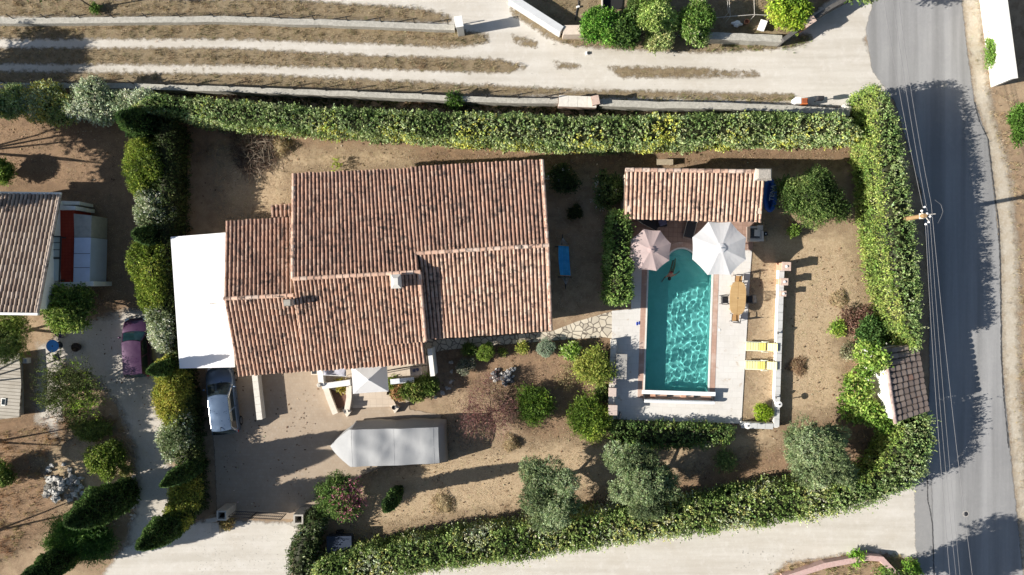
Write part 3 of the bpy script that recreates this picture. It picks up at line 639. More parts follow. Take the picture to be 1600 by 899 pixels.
def ridge_caps(A, B, parent, seed=1, r=.11, pal=None, name='ridge_cap', lift=.05, length=.4):
    A, B = v3(A), v3(B); g = np.random.default_rng(seed); L = np.linalg.norm(B-A); d = (B-A)/L; s = np.cross(d, (0, 0, 1.)); s /= np.linalg.norm(s); n = int(L/length); mb = MB(); pal = pal or CLAYP
    mb.tube([A+v3((0, 0, lift*.3)), B+v3((0, 0, lift*.3))], r*.95, 8, col=(.58, .45, .37))
    for i in range(n):
        a = A+(B-A)*(i/n)+v3((0, 0, lift)); b = A+(B-A)*((i+1.06)/n)+v3((0, 0, lift+.015)); c = v3(pal[g.integers(0, 4)][0])*g.uniform(.85, 1.15); vs = []
        for p, rr in ((a, r*.92), (b, r*1.05)):
            for k in range(7): w = pi*k/6; vs.append(p+s*cos(w)*rr*1.1+v3((0, 0, sin(w)*rr)))
        mb.add(vs, [(k, k+7, k+8, k+1) for k in range(6)]+[(7, 8, 9, 10, 11, 12, 13)], tuple(c))
    return mb.build(name, TILE, parent)
WALLR = simple('render_wall', (.62, .53, .42), .9, .08, 1.5, bmp=.004, dirt=((.5, .42, .33), .4))
WALLW = simple('white_render', (.80, .78, .73), .9, .05, 1.5, bmp=.004, dirt=((.6, .56, .5), .35))
DARKGL = simple('window_glass', (.03, .04, .05), .08, .1, 2)
WOODP = simple('painted_shutter', (.30, .36, .40), .6, .1, 3)

def wall_block(name, nw, ne, se, sw, rw, re, parent, mat, inset=.38, side=.18, drop=.15):
    """walls below a two-slope roof given by its eave and ridge corners"""
    nw, ne, se, sw, rw, re = map(v3, (nw, ne, se, sw, rw, re)); u = (re-rw)/np.linalg.norm((re-rw)[:2])
    def ins(e, r, sg):
        d = r-e; e = e+d*(inset/np.linalg.norm(d[:2])); return e+u*sg*side
    pts = [ins(nw, rw, 1), rw+u*side, ins(sw, rw, 1), ins(se, re, -1), re-u*side, ins(ne, re, -1)]
    m = MB(); n = 6; vs = [(p[0], p[1], -.02) for p in pts]+[(p[0], p[1], p[2]-drop-.02) for p in pts]
    m.add(vs, [(0, 1, 2, 3, 4, 5)[::-1]]+[((i+1) % n, i, n+i, n+(i+1) % n) for i in range(n)]+[(6, 11, 10, 7), (7, 10, 9, 8)])
    return m.build(name, mat, parent), pts
def opening(parent, p, d, w, h, z, kind='window', seed=0):
    """a window or door set on a wall at ground point p, outward direction d"""
    d = v3((d[0], d[1], 0)); d /= np.linalg.norm(d); rz = atan2(d[1], d[0])-pi/2; c = (p[0]+d[0]*.03, p[1]+d[1]*.03, z+h/2)
    f = MB(); s = v3((-d[1], d[0], 0))
    for sg in (-1, 1): f.box((c[0]+s[0]*sg*w/2, c[1]+s[1]*sg*w/2, c[2]), (.07, .09, h+.07), rz)
    for zz in (z, z+h): f.box((c[0], c[1], zz), (w-.075, .09, .07), rz)
    fr = f.build(kind, WHITE, parent)
    MB().box((p[0]+d[0]*.01, p[1]+d[1]*.01, c[2]), (w-.08, .03, h-.08), rz).build('pane', DARKGL, fr)
    if kind == 'window':
        for sg in (-1, 1):
            MB().box((c[0]+s[0]*sg*(w*.78), c[1]+s[1]*sg*(w*.78), c[2]), (w*.48, .05, h), rz).build('shutter', WOODP, fr)

house = thing('tiled_house', 'large house with overlapping orange canal tile roofs beside the white carport', 'house', P3(650, 440))
rWw, rWe = P3(457, 436, 5.5), P3(656.5, 425, 5.5)
nWw, nWe = P3(458.5, 272, 3.8), P3(636, 264, 3.8)
sWw, sWe = P3(472, 548, 4.3), P3(666, 533, 4.3)
rEw, rEe = P3(651, 396, 5.2), P3(857, 383.5, 5.2)
nEw, nEe = P3(625, 262.5, 3.8), P3(848, 250.5, 3.8)
sEw, sEe = P3(667, 529.5, 3.8), P3(862, 516, 3.8)
rFw, rFe = P3(350, 467, 5.03), P3(652, 451.5, 5.03)
nFw, nFe = P3(352.5, 347, 3.75), P3(458, 340, 3.75)
sFw, sFe = P3(372, 587, 3.75), P3(666, 567, 3.75)
def mid(a, b, t=.5): return tuple(v3(a)+(v3(b)-v3(a))*t)
rFm = mid(rFw, rFe, .36)
# one north slope shared by the two ridges: west part up to the seam, east part beyond
seamN = P3(640, 264, 3.8)
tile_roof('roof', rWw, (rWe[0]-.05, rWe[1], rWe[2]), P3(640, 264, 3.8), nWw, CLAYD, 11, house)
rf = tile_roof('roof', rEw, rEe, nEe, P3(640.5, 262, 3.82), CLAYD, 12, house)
tile_roof('roof', rWw, rWe, sWe, sWw, CLAY, 13, house)
tile_roof('roof', (rEw[0]+.12, rEw[1], rEw[2]), rEe, sEe, sEw, CLAYP[:5]+CLAY[3:5], 14, house)
tile_roof('roof', rFw, rFe, sFe, sFw, CLAY, 15, house)
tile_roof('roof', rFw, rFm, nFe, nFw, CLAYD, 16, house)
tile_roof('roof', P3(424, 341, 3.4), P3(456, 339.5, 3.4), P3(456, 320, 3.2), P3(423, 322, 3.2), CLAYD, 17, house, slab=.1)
for A, B, sd_ in ((rWw, rWe, 1), (rEw, rEe, 2), (rFw, rFm, 3)): ridge_caps(A, B, house, sd_)
# verge tiles down the free gables
ridge_caps(v3(rWe)+(-.03, 0, .02), v3(sWe)+(-.03, 0, .02), house, 4, r=.1, name='verge_tile', lift=.03)
ridge_caps(v3(rWw)+(.03, 0, .02), v3(nWw)+(.03, 0, .02), house, 5, r=.1, name='verge_tile', lift=.03)
ridge_caps(v3(rEe)+(-.05, 0, .02), v3(sEe)+(-.05, 0, .02), house, 6, r=.1, name='verge_tile', lift=.03)
ridge_caps(v3(rEe)+(-.05, 0, .02), v3(nEe)+(-.05, 0, .02), house, 7, r=.1, name='verge_tile', lift=.03)
_, pw = wall_block('wall', nWw, nWe, sWe, sWw, rWw, rWe, house, WALLR)
_, pe = wall_block('wall', nEw, nEe, sEe, sEw, rEw, rEe, house, WALLR, inset=.45)
_, pf = wall_block('wall', nFw, nFe, sFe if False else P3(560, 574, 3.75), sFw, rFw, rFm, house, WALLR, inset=.45)
MB().prism([P(425, 341, 3.3), P(455, 339, 3.3), P(455, 323, 3.3), P(425, 325, 3.3)], 0, 3.05).build('wall', WALLR, house)
# terrace pillars and beam carrying the long south eave
for q in ((575, 570), (640, 566)): a = P(*q, 3.2); MB().box((a[0], a[1]+.25, 1.7), (.3, .3, 3.4), .05).build('pillar', WALLW, house)
d_e = v3(pe[3])-v3(pe[2]); dS = (d_e[1], -d_e[0])
for t, w, h, z, kd in ((.3, 1.3, 1.2, .95, 'window'), (.62, 1.5, 2.15, .02, 'door'), (.86, 1.1, 1.2, .95, 'window')): opening(house, v3(pe[2])+d_e*t, dS, w, h, z, kd)
d_e2 = v3(pe[5])-v3(pe[3])
for t, w in ((.25, 1.2), (.72, 1.2)): opening(house, v3(pe[3])+d_e2*t, (d_e2[1], -d_e2[0]), w, 1.2, .95)
# chimneys
def chimney(px, py, z0, z1, sx, sy, mat, cap, seed, name='chimney', parent=None, rz=.05, taper=.75):
    x, y = P(px, py, z1); m = MB(); h = z1-z0
    m.box((x, y, (z0+z1)/2), (sx, sy, h), rz); ch = m.build(name, mat, parent, bevel=.02)
    c = MB(); ca, sa = cos(rz), sin(rz); vs = []
    for zz, s in ((z1, 1.15), (z1+.07, 1.15), (z1+.30, taper)):
        for X_, Y_ in ((-1, -1), (1, -1), (1, 1), (-1, 1)): vs.append((x+(X_*sx/2*s)*ca-(Y_*sy/2*s)*sa, y+(X_*sx/2*s)*sa+(Y_*sy/2*s)*ca, zz))
    c.add(vs, [(0, 1, 5, 4), (1, 2, 6, 5), (2, 3, 7, 6), (3, 0, 4, 7), (4, 5, 9, 8), (5, 6, 10, 9), (6, 7, 11, 10), (7, 4, 8, 11), (8, 9, 10, 11), (3, 2, 1, 0)]); c.build('chimney_cap', cap, ch)
    return ch
CEM = simple('cement', (.50, .47, .42), .9, .15, 6, bmp=.01, dirt=((.22, .2, .18), .5))
chimney(619, 440, 4.9, 5.95, .5, .7, simple('pale_cement', (.66, .64, .60), .85, .08, 4), simple('pale_cement_cap', (.62, .61, .57), .85, .1, 4), 1, parent=house, taper=.55)
chimney(450.5, 473, 4.7, 5.75, .42, .36, CEM, simple('grey_cement_cap', (.33, .31, .27), .9, .15, 5), 2, parent=house, taper=.9)

# pool house: single slope on pillars
ph = thing('pool_house', 'small open pool house with one pale terracotta roof slope north of the pool', 'pool house', P3(1085, 310))
A, B, D, C = P3(977, 267, 3.3), P3(1196, 270, 3.3), P3(975, 341.5, 2.5), P3(1190, 347, 2.5)
tile_roof('roof', A, B, C, D, CLAYP, 21, ph, pitch=.262, row=.42); ridge_caps(v3(A)+(0, .05, .02), v3(B)+(0, .05, .02), ph, 8, r=.12, length=.46)
m = MB(); a, b = P(980, 270, 3), P(1192, 274, 3); m.box(((a[0]+b[0])/2, a[1]-.1, 1.55), (b[0]-a[0], .2, 3.05), -.012)
m.box((a[0]+.12, a[1]-1.3, 1.4), (.2, 2.15, 2.8)); m.box((b[0]-.12, b[1]-1.3, 1.4), (.2, 2.1, 2.8)); m.build('wall', WALLR, ph)
m = MB()
for px_ in (985, 1050, 1118, 1182):
    a = P(px_, 337, 2.3); m = MB(); m.box((a[0], a[1]+.1, 1.12), (.22, .22, 2.28)); m.build('pillar', WALLR, ph)
chimney(1192.5, 273, 2.4, 3.75, .85, .62, simple('stucco_chimney', (.6, .56, .5), .9, .15, 8, bmp=.02), simple('stone_cap', (.42, .38, .33), .95, .35, 14, bmp=.03), 3, parent=ph, rz=0, taper=.85)

# white carport
cp = thing('carport', 'flat bright white carport roof on posts against the house', 'carport', P3(315, 470))
WCOV = simple('white_sheeting', (.86, .86, .87), .55, .02, 2)
z = 2.9; q = [P(266.5, 370.5, z), P(353, 363.5, z), P(361, 470, z), P(366.5, 574, z), P(280.5, 576, z)]
m = MB(); m.prism(q, z-.12, z); m.build('roof', WCOV, cp)
for a in ((272, 376), (345, 371), (284, 568), (355, 566)):
    x, y = P(*a, z-.1); MB().box((x, y, (z-.13)/2), (.1, .1, z-.13)).build('post', WHITE, cp)
m = MB()
for t in (.2, .5, .8): a, b = v3((*q[0], 0)), v3((*q[4], 0)); c_ = a+(b-a)*t; a, b = v3((*q[1], 0)), v3((*q[3], 0)); d_ = a+(b-a)*t; MB().tube([(c_[0]+.05, c_[1], z-.16), (d_[0]-.05, d_[1], z-.16)], .03, 6).build('rafter', WHITE, cp)
for t in (.25, .5, .75): a, b = v3((*q[0], z)), v3((*q[4], z)); c_ = a+(b-a)*t; a, b = v3((*q[1], z)), v3((*q[3], z)); d_ = a+(b-a)*t; MB().box(((c_+d_)/2+v3((0, 0, .008))), (np.linalg.norm(d_-c_)-.02, .05, .016), atan2((d_-c_)[1], (d_-c_)[0])).build('lap_seam', WCOV, cp)
# aerial on the roof edge
an = thing('roof_aerial', 'thin metal television aerial at the joint of carport and tiled roof', 'aerial', P3(343, 478, 2.9))
x, y = P(342, 472, 4.2); x0, y0 = P(342, 474, 2.9); m = MB(); m.tube([(x0, y0, 2.9), (x0, y0, 4.3)], .018, 6); m.tube([(x0-.3, y0+.05, 4.2), (x0+.35, y0-.05, 4.2)], .012, 5)
m.build('mast', CEM, an); m = MB()
for i in range(5): m.tube([(x0-.25+i*.13, y0-.2+i*.012, 4.2), (x0-.25+i*.13, y0+.2, 4.2)], .008, 4)
m.build('element', CEM, an)

# neighbour's house
nh = thing('neighbour_house', 'grey beige tiled house cut by the left edge of the photo', 'house', P3(20, 400))
tl, tr_ = P3(-60, 303, 2.8), P3(94.5, 305, 2.8); bl, br_ = P3(-110, 487, 4.6), P3(59, 489.5, 4.6)
tile_roof('roof', bl, br_, tr_, tl, GREYT, 31, nh, pitch=.25, row=.42, mat=facemat('old_grey_tile', .9, ((.12, .10, .09), 2.5, .58, .72, .6), bmp=.004))
m = MB(); m.tube([v3(tl)+(0, .08, 0), v3(tr_)+(.05, .08, 0)], .09, 8); m.build('gutter', WHITE, nh); m = MB(); m.box(((bl[0]+br_[0])/2, (bl[1]+br_[1])/2-.06, 4.6), (br_[0]-bl[0]+.1, .14, .22), atan2(br_[1]-bl[1], br_[0]-bl[0])); m.build('fascia', WHITE, nh)
m = MB(); w0 = [P(-60, 310, 2.7), P(90, 312, 2.7), P(56, 484, 4.4), P(-100, 482, 4.4)]; w0[1] = (-28.3, w0[1][1]); w0[2] = (-28.25, w0[2][1]); m.prism(w0, -.02, [2.62, 2.62, 4.3, 4.3]); m.build('wall', WALLW, nh)
vt = MB(); vt.tube([v3(tr_)+(0, 0, .03), v3(br_)+(0, 0, .03)], .10, 8, col=(.45, .37, .31)); vt.build('verge_tile', TILE, nh)
# its terrace
REDT = gmat('red_tiles', [(.38, .055, .03), (3, .4, .7, (.3, .04, .025), .6)], bmp=0, extra=brick_extra(.2, .2, (.6, .5, .5), .01, .8, 0))
BLUEP = simple('pale_blue_panel', (.55, .60, .72), .35, .06, 2); DARKM = simple('dark_metal', (.03, .03, .033), .45, .2, 6); CONC = simple('concrete', (.42, .39, .34), .9, .15, 4, bmp=.006)
nt_ = thing('red_terrace', 'raised red tiled terrace with pale blue panels and glazed roof by the neighbour house', 'terrace', P3(105, 380))
def poly(pts, z): return [P(a, b, z) for a, b in pts]
MB().prism(poly([(84, 328), (116, 328), (114, 441), (84, 441)], 1.9), 0, 1.9).build('floor', REDT, nt_)
MB().prism(poly([(115.2, 334), (143, 337), (142, 371), (116.2, 371)], 1.92), 0, 1.92).build('slab', CONC, nt_)
m = MB(); m.prism(poly([(116.2, 371.4), (142, 371.4), (140, 441), (114.5, 441)], 2.05), .1, 2.05); pn = m.build('panel', BLUEP, nt_)
for yy in (396, 418): MB().prism(poly([(115.6, yy), (140.4, yy), (140.4, yy+.7), (115.6, yy+.7)], 2.06), 2.05, 2.06).build('panel_joint', DARKM, pn)
for q_ in ([(70, 442), (146, 440), (146, 447), (70, 449)], [(93, 321), (118, 322), (118, 328), (93, 328)]): MB().prism(poly(q_, 2.2), 0, 2.2).build('low_wall', WALLW, nt_)
MB().prism(poly([(96, 314), (124, 315), (124, 320), (96, 320)], 1.6), 0, 1.6).build('low_wall', WALLW, nt_)
m = MB() #, (118, 322), (118, 328), (93, 328)], 1.0), 0, 1.0); m.prism(poly([(96, 314), (124, 315), (124, 320), (96, 320)], 1.6), 0, 1.6); 
m = MB(); m.prism(poly([(80, 370), (95, 370), (93, 439), (74, 439)], 2.6), 2.53, 2.58); gl_ = m.build('glass_roof', simple('frosted_glass', (.50, .58, .58), .25, .05, 3), nt_)
m = MB()
for a in ([(79, 369), (96.5, 369), (96.5, 371), (79, 371)], [(94.6, 369), (96.6, 369), (94, 441), (92, 441)], [(78, 402), (95, 402), (95, 405), (78, 405)], [(78, 379), (95, 379), (95, 380), (78, 380)], [(78, 390), (95, 390), (95, 391), (78, 391)]): m.prism(poly(a, 2.6), 2.59, 2.65)
m.build('frame', DARKM, gl_)
for a in ((95, 371), (93, 438)): x, y = P(*a, 2.5); MB().box((x-.06, y, 2.2), (.08, .08, .6)).build('post', DARKM, nt_)
# plank roofed shed at lower left edge
PLANK = gmat('weathered_planks', [(.46, .43, .38), (1.5, .4, .6, (.38, .35, .30), .7), (20, .5, .7, (.52, .49, .44), .5)], bmp=.004, extra=brick_extra(3.0, .22, (.35, .33, .3), .02, .9, .3, rot=.08))
sh_ = thing('plank_deck', 'raised weathered plank deck at the lower left edge of the photo', 'deck', P3(5, 610))
MB().prism(poly([(-60, 565), (30, 552), (33, 600), (30, 652), (-60, 662)], .7), .55, .7).build('deck_boards', PLANK, sh_); MB().prism(poly([(-58, 567), (28, 556), (30, 650), (-58, 660)], .5), 0, .55).build('base', CONC, sh_)
wb_ = thing('window_hatch', 'small dark hatch with pale frame on the weathered deck', 'hatch', P3(6, 628, .7)); x, y = P(6, 628, .7)
MB().box((x, y, .73), (.28, .48, .06), -.1).build('frame', WHITE, wb_, bevel=.01); MB().box((x, y, .768), (.18, .36, .02), -.1).build('pane', DARKGL, wb_)

# gatehouse shed by the road
gh = thing('roadside_shed', 'white walled shed with brown interlocking tiles between the roadside hedges', 'shed', P3(1400, 600))
a, b, c, d = P3(1381, 544, 3.2), P3(1398.5, 661, 3.2), P3(1450, 643, 2.5), P3(1432, 536.5, 2.5)
tile_roof('roof', a, b, c, d, BROWNT, 41, gh, pitch=.37, row=.42, rad=.44, hgt=.5, mat=facemat('brown_tile', .85, ((.08, .07, .065), 4, .58, .7, .5), bmp=.004))
ridge_caps(a, b, gh, 9, r=.1, pal=[((.40, .30, .27), 1)]*4, name='verge_tile')
a2, b2, c2, d2 = (P(1381, 549, 3.2), P(1397, 656, 3.2), P(1444, 640, 2.5), P(1429, 541, 2.5))
MB().prism([a2, b2, (c2[0]-.1, c2[1]), (d2[0]-.1, d2[1])], -.02, [3.04, 3.04, 2.4, 2.4]).build('wall', WALLW, gh)
# ================================================================ walls, gates and fences
STONE = simple('lichen_concrete', (.44, .42, .37), .95, .22, 5, bmp=.015, dirt=((.2, .19, .16), .6))
PINKB = simple('pink_brick_plain', (.55, .40, .33), .9, .18, 6, bmp=.01, dirt=((.66, .58, .5), .5))
CAPW = simple('pale_cap', (.66, .63, .57), .85, .1, 6, bmp=.005, dirt=((.5, .46, .4), .4))
BRICKR = simple('salmon_brick', (.55, .30, .20), .9, .15, 9, bmp=.01)
IRON = simple('dark_iron', (.025, .025, .028), .45, .2, 8)
def wall(name, label, cat, pts, w, h, mat, group=None, cap=None, base=-.02):
    """pts: pixels of the centre line of the wall top"""
    p = [v3(P3(a, b, h)) for a, b in pts]; L, R = [], []
    for i in range(len(p)):
        t = p[min(i+1, len(p)-1)]-p[max(i-1, 0)]; t /= np.linalg.norm(t); s = v3((-t[1], t[0], 0))*w/2; L.append(p[i]+s); R.append(p[i]-s)
    poly_ = [(q[0], q[1]) for q in L]+[(q[0], q[1]) for q in R[::-1]]; n = len(L)
    root = thing(name, label, cat, (p[0][0], p[0][1], 0), 0, group)
    m = MB()
    for i in range(n-1): m.add([(*L[i][:2], base), (*L[i+1][:2], base), (*R[i+1][:2], base), (*R[i][:2], base), (*L[i][:2], h), (*L[i+1][:2], h), (*R[i+1][:2], h), (*R[i][:2], h)], [(4, 7, 6, 5), (0, 1, 5, 4), (2, 3, 7, 6)]+([(3, 0, 4, 7)] if i == 0 else [])+([(1, 2, 6, 5)] if i == n-2 else []))
    m.build('wall_body', mat, root, bevel=0)
    if cap:
        m = MB(); k = 1.12
        for i in range(n-1):
            a, b = (L[i]+R[i])/2, (L[i+1]+R[i+1])/2; ll = np.linalg.norm(b-a); nn = max(1, int(ll/cap[1])); 
            for j in range(nn):
                q = a+(b-a)*((j+.5)/nn); m.box((q[0], q[1], h+.025), (ll/nn-.012, w*k, .05), atan2(b[1]-a[1], b[0]-a[0]))
        m.build('coping_slab', cap[0], root)
    return root
def dense(pts, n=12, jit=.5, seed=1):
    g = np.random.default_rng(seed); p = np.array(pts, float); c = np.concatenate([[0], np.cumsum(np.linalg.norm(np.diff(p, axis=0), axis=1))]); s = np.linspace(0, c[-1], n)
    return [(np.interp(q, c, p[:, 0])+g.normal(0, jit*.3), np.interp(q, c, p[:, 1])+g.normal(0, jit)) for q in s]
def fence_on(name, label, pts, h0, hp, seed, n, mat=IRON, wires=True):
    root = thing(name, label, 'fence', (*P(*pts[0]), 0)); p = dense(pts, n, 0, seed); m = MB(); tops = []
    for a, b in p:
        x, y = P(a, b, h0); 
        MB().tube([(x, y, h0-.1), (x+.02, y+.01, h0+hp)], .035, 5).build('post', mat, root); tops.append((x, y))
    for zz in (.3, .65, .97) if wires else ():
        m.tube([(x, y, h0+hp*zz) for x, y in tops], .006, 4)
    if wires: m.build('wire', mat, root)
    return root
wall('low_stone_wall', 'long weathered low wall north of the wheel tracks ending at a white gatepost', 'wall', dense([(-30, 33), (350, 30), (500, 35), (710, 43)], 26, .35, 1), .38, .55, STONE)
fence_on('wire_fence', 'sparse wire fence on the northern low wall', [(20, 29), (350, 26), (700, 38)], .55, .7, 2, 14)
gp = thing('gatepost', 'square white gatepost at the end of the northern low wall', 'gatepost', P3(718, 40)); x, y = P(717, 34, 1.9)
MB().box((x, y, .93), (.42, .62, 1.86), .15).build('post_body', WALLW, gp, bevel=.01); m = MB(); m.box((x, y, 1.9), (.5, .7, .08), .15); m.build('cap', WALLW, gp, bevel=.01)
wall('garden_boundary_wall', 'long weathered wall between the wheel tracks and the northern hedge', 'wall', dense([(-30, 133), (200, 134.5), (400, 141), (600, 148.5), (780, 157), (872, 158.5)], 34, .35, 2), .34, .9, STONE)
fence_on('wire_fence', 'wire fence on short stakes along the garden boundary wall', [(8, 130), (200, 131), (400, 138), (600, 145), (780, 153), (860, 155)], .9, .75, 3, 18)
wall('pink_wall_section', 'short thicker pink brick section in the northern boundary wall', 'wall', [(873, 158), (932, 160)], .62, 1.0, PINKB, cap=(CAPW, .5))
bp = thing('brick_pier', 'stubby salmon brick pier on the northern boundary wall', 'pier', P3(930, 160)); x, y = P(930, 157, 1.4); MB().box((x, y, .7), (.42, .5, 1.4), .2).build('pier_body', BRICKR, bp, bevel=.02); MB().box((x, y, 1.43), (.5, .58, .06), .2).build('cap', PINKB, bp)
wall('mossy_wall', 'mossy grey wall from the brick pier to the hedge corner by the road', 'wall', dense([(937, 161), (1000, 163), (1140, 166), (1240, 170), (1328, 176)], 18, .3, 3), .42, 1.0, STONE)
wall('white_topped_wall', 'straight grey topped wall slanting down to the shrubs at the top', 'wall', [(797, -6), (878, 46)], .42, 1.1, simple('smooth_grey_render', (.55, .56, .57), .8, .08, 3))
wall('pale_brick_wall', 'short pale pink wall leading into the big shrubs', 'wall', [(880, 47), (925, 46.5)], .6, 1.0, simple('pale_pink_render', (.64, .54, .45), .9, .12, 4, dirt=((.5, .38, .32), .5)))
wall('verge_wall', 'rough pale wall behind the green verge right of the big shrubs', 'wall', dense([(1082, 55), (1140, 57), (1222, 61)], 10, .3, 5), .45, .9, STONE)
wall('dark_edged_wall', 'dark topped wall slanting up to the road at the top', 'wall', [(1224, 62), (1262, 35), (1300, 10), (1345, -14)], .25, 1.2, simple('dark_render', (.10, .095, .09), .9, .2, 4), cap=None)
bp = thing('brick_pier', 'small brick pier set into the dark edged wall', 'pier', P3(1262, 36)); x, y = P(1264, 34, 1.4); MB().box((x, y, .7), (.75, .4, 1.4), .6).build('pier_body', BRICKR, bp, bevel=.02); MB().box((x+.02, y, 1.43), (.8, .45, .05), .6).build('cap', PINKB, bp)
# tall white wall across the road
tw = thing('white_garden_wall', 'tall white sunlit wall beyond the road at the upper right', 'wall', P3(1540, 60)); a, b = v3(P3(1562, -20, 2.1)), v3(P3(1581, 123, 2.1)); dd = (b-a)/np.linalg.norm(b-a); nn = v3((dd[1], -dd[0], 0)); nn = nn if nn[0] > 0 else -nn
q = [a, b, b+nn*.3, a+nn*.3]; off = -nn*0.0
m = MB(); base = [(p_[0]-nn[0]*.0, p_[1]) for p_ in q]; m.prism([(p_[0], p_[1]) for p_ in q], -.02, 2.1); m.build('wall_body', WALLW, tw); m = MB(); m.box((*((a+b)/2+nn*.15)[:2], 2.13), (np.linalg.norm(b-a)+.06, .4, .06), atan2(dd[1], dd[0])); m.build('coping', WALLW, tw)
# walls at the lower right
wall('pink_brick_wall', 'low pink wall broken by weeds at the bottom right corner', 'wall', [(1225, 905), (1290, 884), (1355, 872), (1378, 874), (1405, 903)], .35, .6, simple('dusty_pink', (.50, .33, .30), .9, .15, 5, dirt=((.6, .55, .5), .6)))
wall('driveway_side_wall', 'short pale block wall jutting from the house beside the grey car', 'wall', [(398, 584), (406, 656)], .32, .75, CAPW, cap=(CAPW, .45))

# pool side walls, posts and lamps
PW = thing('east_pool_wall', 'low white wall with grey slabs behind the yellow sunbeds', 'wall', P3(1218, 540))
def seg(mb, a, b, w, z0, z1):
    a, b = v3((*a, 0)), v3((*b, 0)); mb.box((*((a+b)/2)[:2], (z0+z1)/2), (np.linalg.norm(b-a), w, z1-z0), atan2(b[1]-a[1], b[0]-a[0]))
m = MB(); seg(m, P(1221, 412, .5), P(1212.5, 664, .5), .26, 0, .5); seg(m, P(1215.2, 665.5, .5), P(1159, 663, .5), .26, 0, .496); m.build('wall_body', WALLW, PW)
m = MB(); a, b = v3(P(1221.8, 412, .55)), v3(P(1213.3, 668, .55))
for i in range(20): s0 = a+(b-a)*(i/20); s1 = a+(b-a)*((i+.96)/20); seg(m, s0, s1, .34, .502, .55)
a, b = v3(P(1208, 667, .55)), v3(P(1158, 665, .55))
for i in range(4): s0 = a+(b-a)*(i/4); s1 = a+(b-a)*((i+.96)/4); seg(m, s0, s1, .34, .502, .545)
m.build('coping_slab', simple('grey_slab', (.52, .52, .51), .8, .1, 3), PW)
for i, (px, py, hh, sz, lb) in enumerate(((1228.5, 416.5, 1.15, .5, 'tallest'), (1225.5, 440.5, .98, .4, 'middle'), (1223.8, 459, .82, .3, 'shortest'))):
    t = thing('brick_post', lb+' of three stepped brick posts at the north end of the white pool wall', 'post', P3(px, py), 0, 'stepped brick posts'); x, y = P(px, py, hh)
    MB().box((x, y, hh/2), (sz, sz*.95, hh), -.03).build('post_body', BRICKR, t, bevel=.015); MB().box((x, y, hh+.025), (sz+.08, sz+.06, .05), -.03).build('cap', PINKB, t, bevel=.01)
    MB().lathe([(.0, 0), (.09, .0), (.07, .05), (0, .08)], (x+.02, y, hh+.05), 12).build('lamp', WHITE, t)
for i, (px, py, lb) in enumerate(((1168.5, 665.5, 'round white lamp on the short south arm of the pool wall'), (1217, 632, 'round white lamp on the long pool wall near the round shrub'))):
    t = thing('wall_lamp', lb, 'lamp', P3(px, py, .9), 0, 'white disc lamps'); x, y = P(px, py, 1.1)
    m = MB(); m.lathe([(.1, .55), (.1, .58), (.03, .6), (.03, 1.1)], (x, y, 0), 12); m.build('stem', WHITE, t); MB().lathe([(.03, 1.1), (.21, 1.11), (.2, 1.15), (.08, 1.17)], (x, y, 0), 20).build('shade', WHITE, t); MB().lathe([(.05, 1.17), (.05, 1.20), (0, 1.2)], (x, y, 0), 10).build('bulb_cap', IRON, t)
for i, (px, py, lb) in enumerate(((1218, 521, 'small black spotlight clipped on the white wall north of the sunbeds'), (1215, 622, 'small black spotlight on the white wall near the round shrub'))):
    t = thing('spotlight', lb, 'spotlight', P3(px, py, .9), 0, 'small black wall spotlights'); x, y = P(px, py, 1.0); m = MB(); m.tube([(x, y, .55), (x, y, .72)], .03, 6); m.build('bracket', IRON, t); m = MB(); m.tube([(x-.03, y-.06, .73), (x+.02, y+.09, .77)], .06, 10); m.build('head', IRON, t)
PWW = thing('west_pool_wall', 'low pale wall along the west edge of the pool terrace', 'wall', P3(957, 590)); m = MB(); seg(m, P(959, 531, .55), P(954, 657, .55), .30, 0, .55); m.build('wall_body', CAPW, PWW)
m = MB(); a, b = v3(P(959, 531, .6)), v3(P(954, 657, .6))
for i in range(9): s0 = a+(b-a)*(i/9); s1 = a+(b-a)*((i+.95)/9); seg(m, s0, s1, .36, .552, .60)
m.build('coping_slab', CAPW, PWW)
for px, py, hh, sz, lb in ((957.5, 595, .85, .36, 'north brick pier of three on the low west pool wall'), (957, 613, 1.0, .42, 'middle brick pier of three on the low west pool wall'), (957.5, 641, 1.25, .5, 'largest brick pier at the south end of the west pool wall')):
    t = thing('brick_pier', lb, 'pier', P3(px, py), 0, 'brick piers on the west pool wall'); x, y = P(px, py, hh); MB().box((x, y, hh/2), (sz, sz*1.15, hh), -.03).build('pier_body', PINKB, t, bevel=.015); MB().box((x, y, hh+.025), (sz+.07, sz*1.15+.07, .05), -.03).build('cap', simple('pier_cap', (.52, .42, .37), .9, .1, 6), t, bevel=.01)
rl = thing('metal_gate_rail', 'small black iron rail at the south west corner of the pool terrace', 'rail', P3(968, 650)); m = MB()
x0, y0 = P(965, 652); x1, y1 = P(968, 643)
for t_ in np.linspace(0, 1, 5): m.tube([(x0+(x1-x0)*t_, y0+(y1-y0)*t_, 0), (x0+(x1-x0)*t_, y0+(y1-y0)*t_, .95)], .015, 5)
m.build('bar', IRON, rl); m = MB(); m.tube([(x0, y0, .95), (x1, y1, .95)], .02, 6); m.tube([(x0, y0, .2), (x1, y1, .2)], .015, 6); m.build('handrail', IRON, rl)

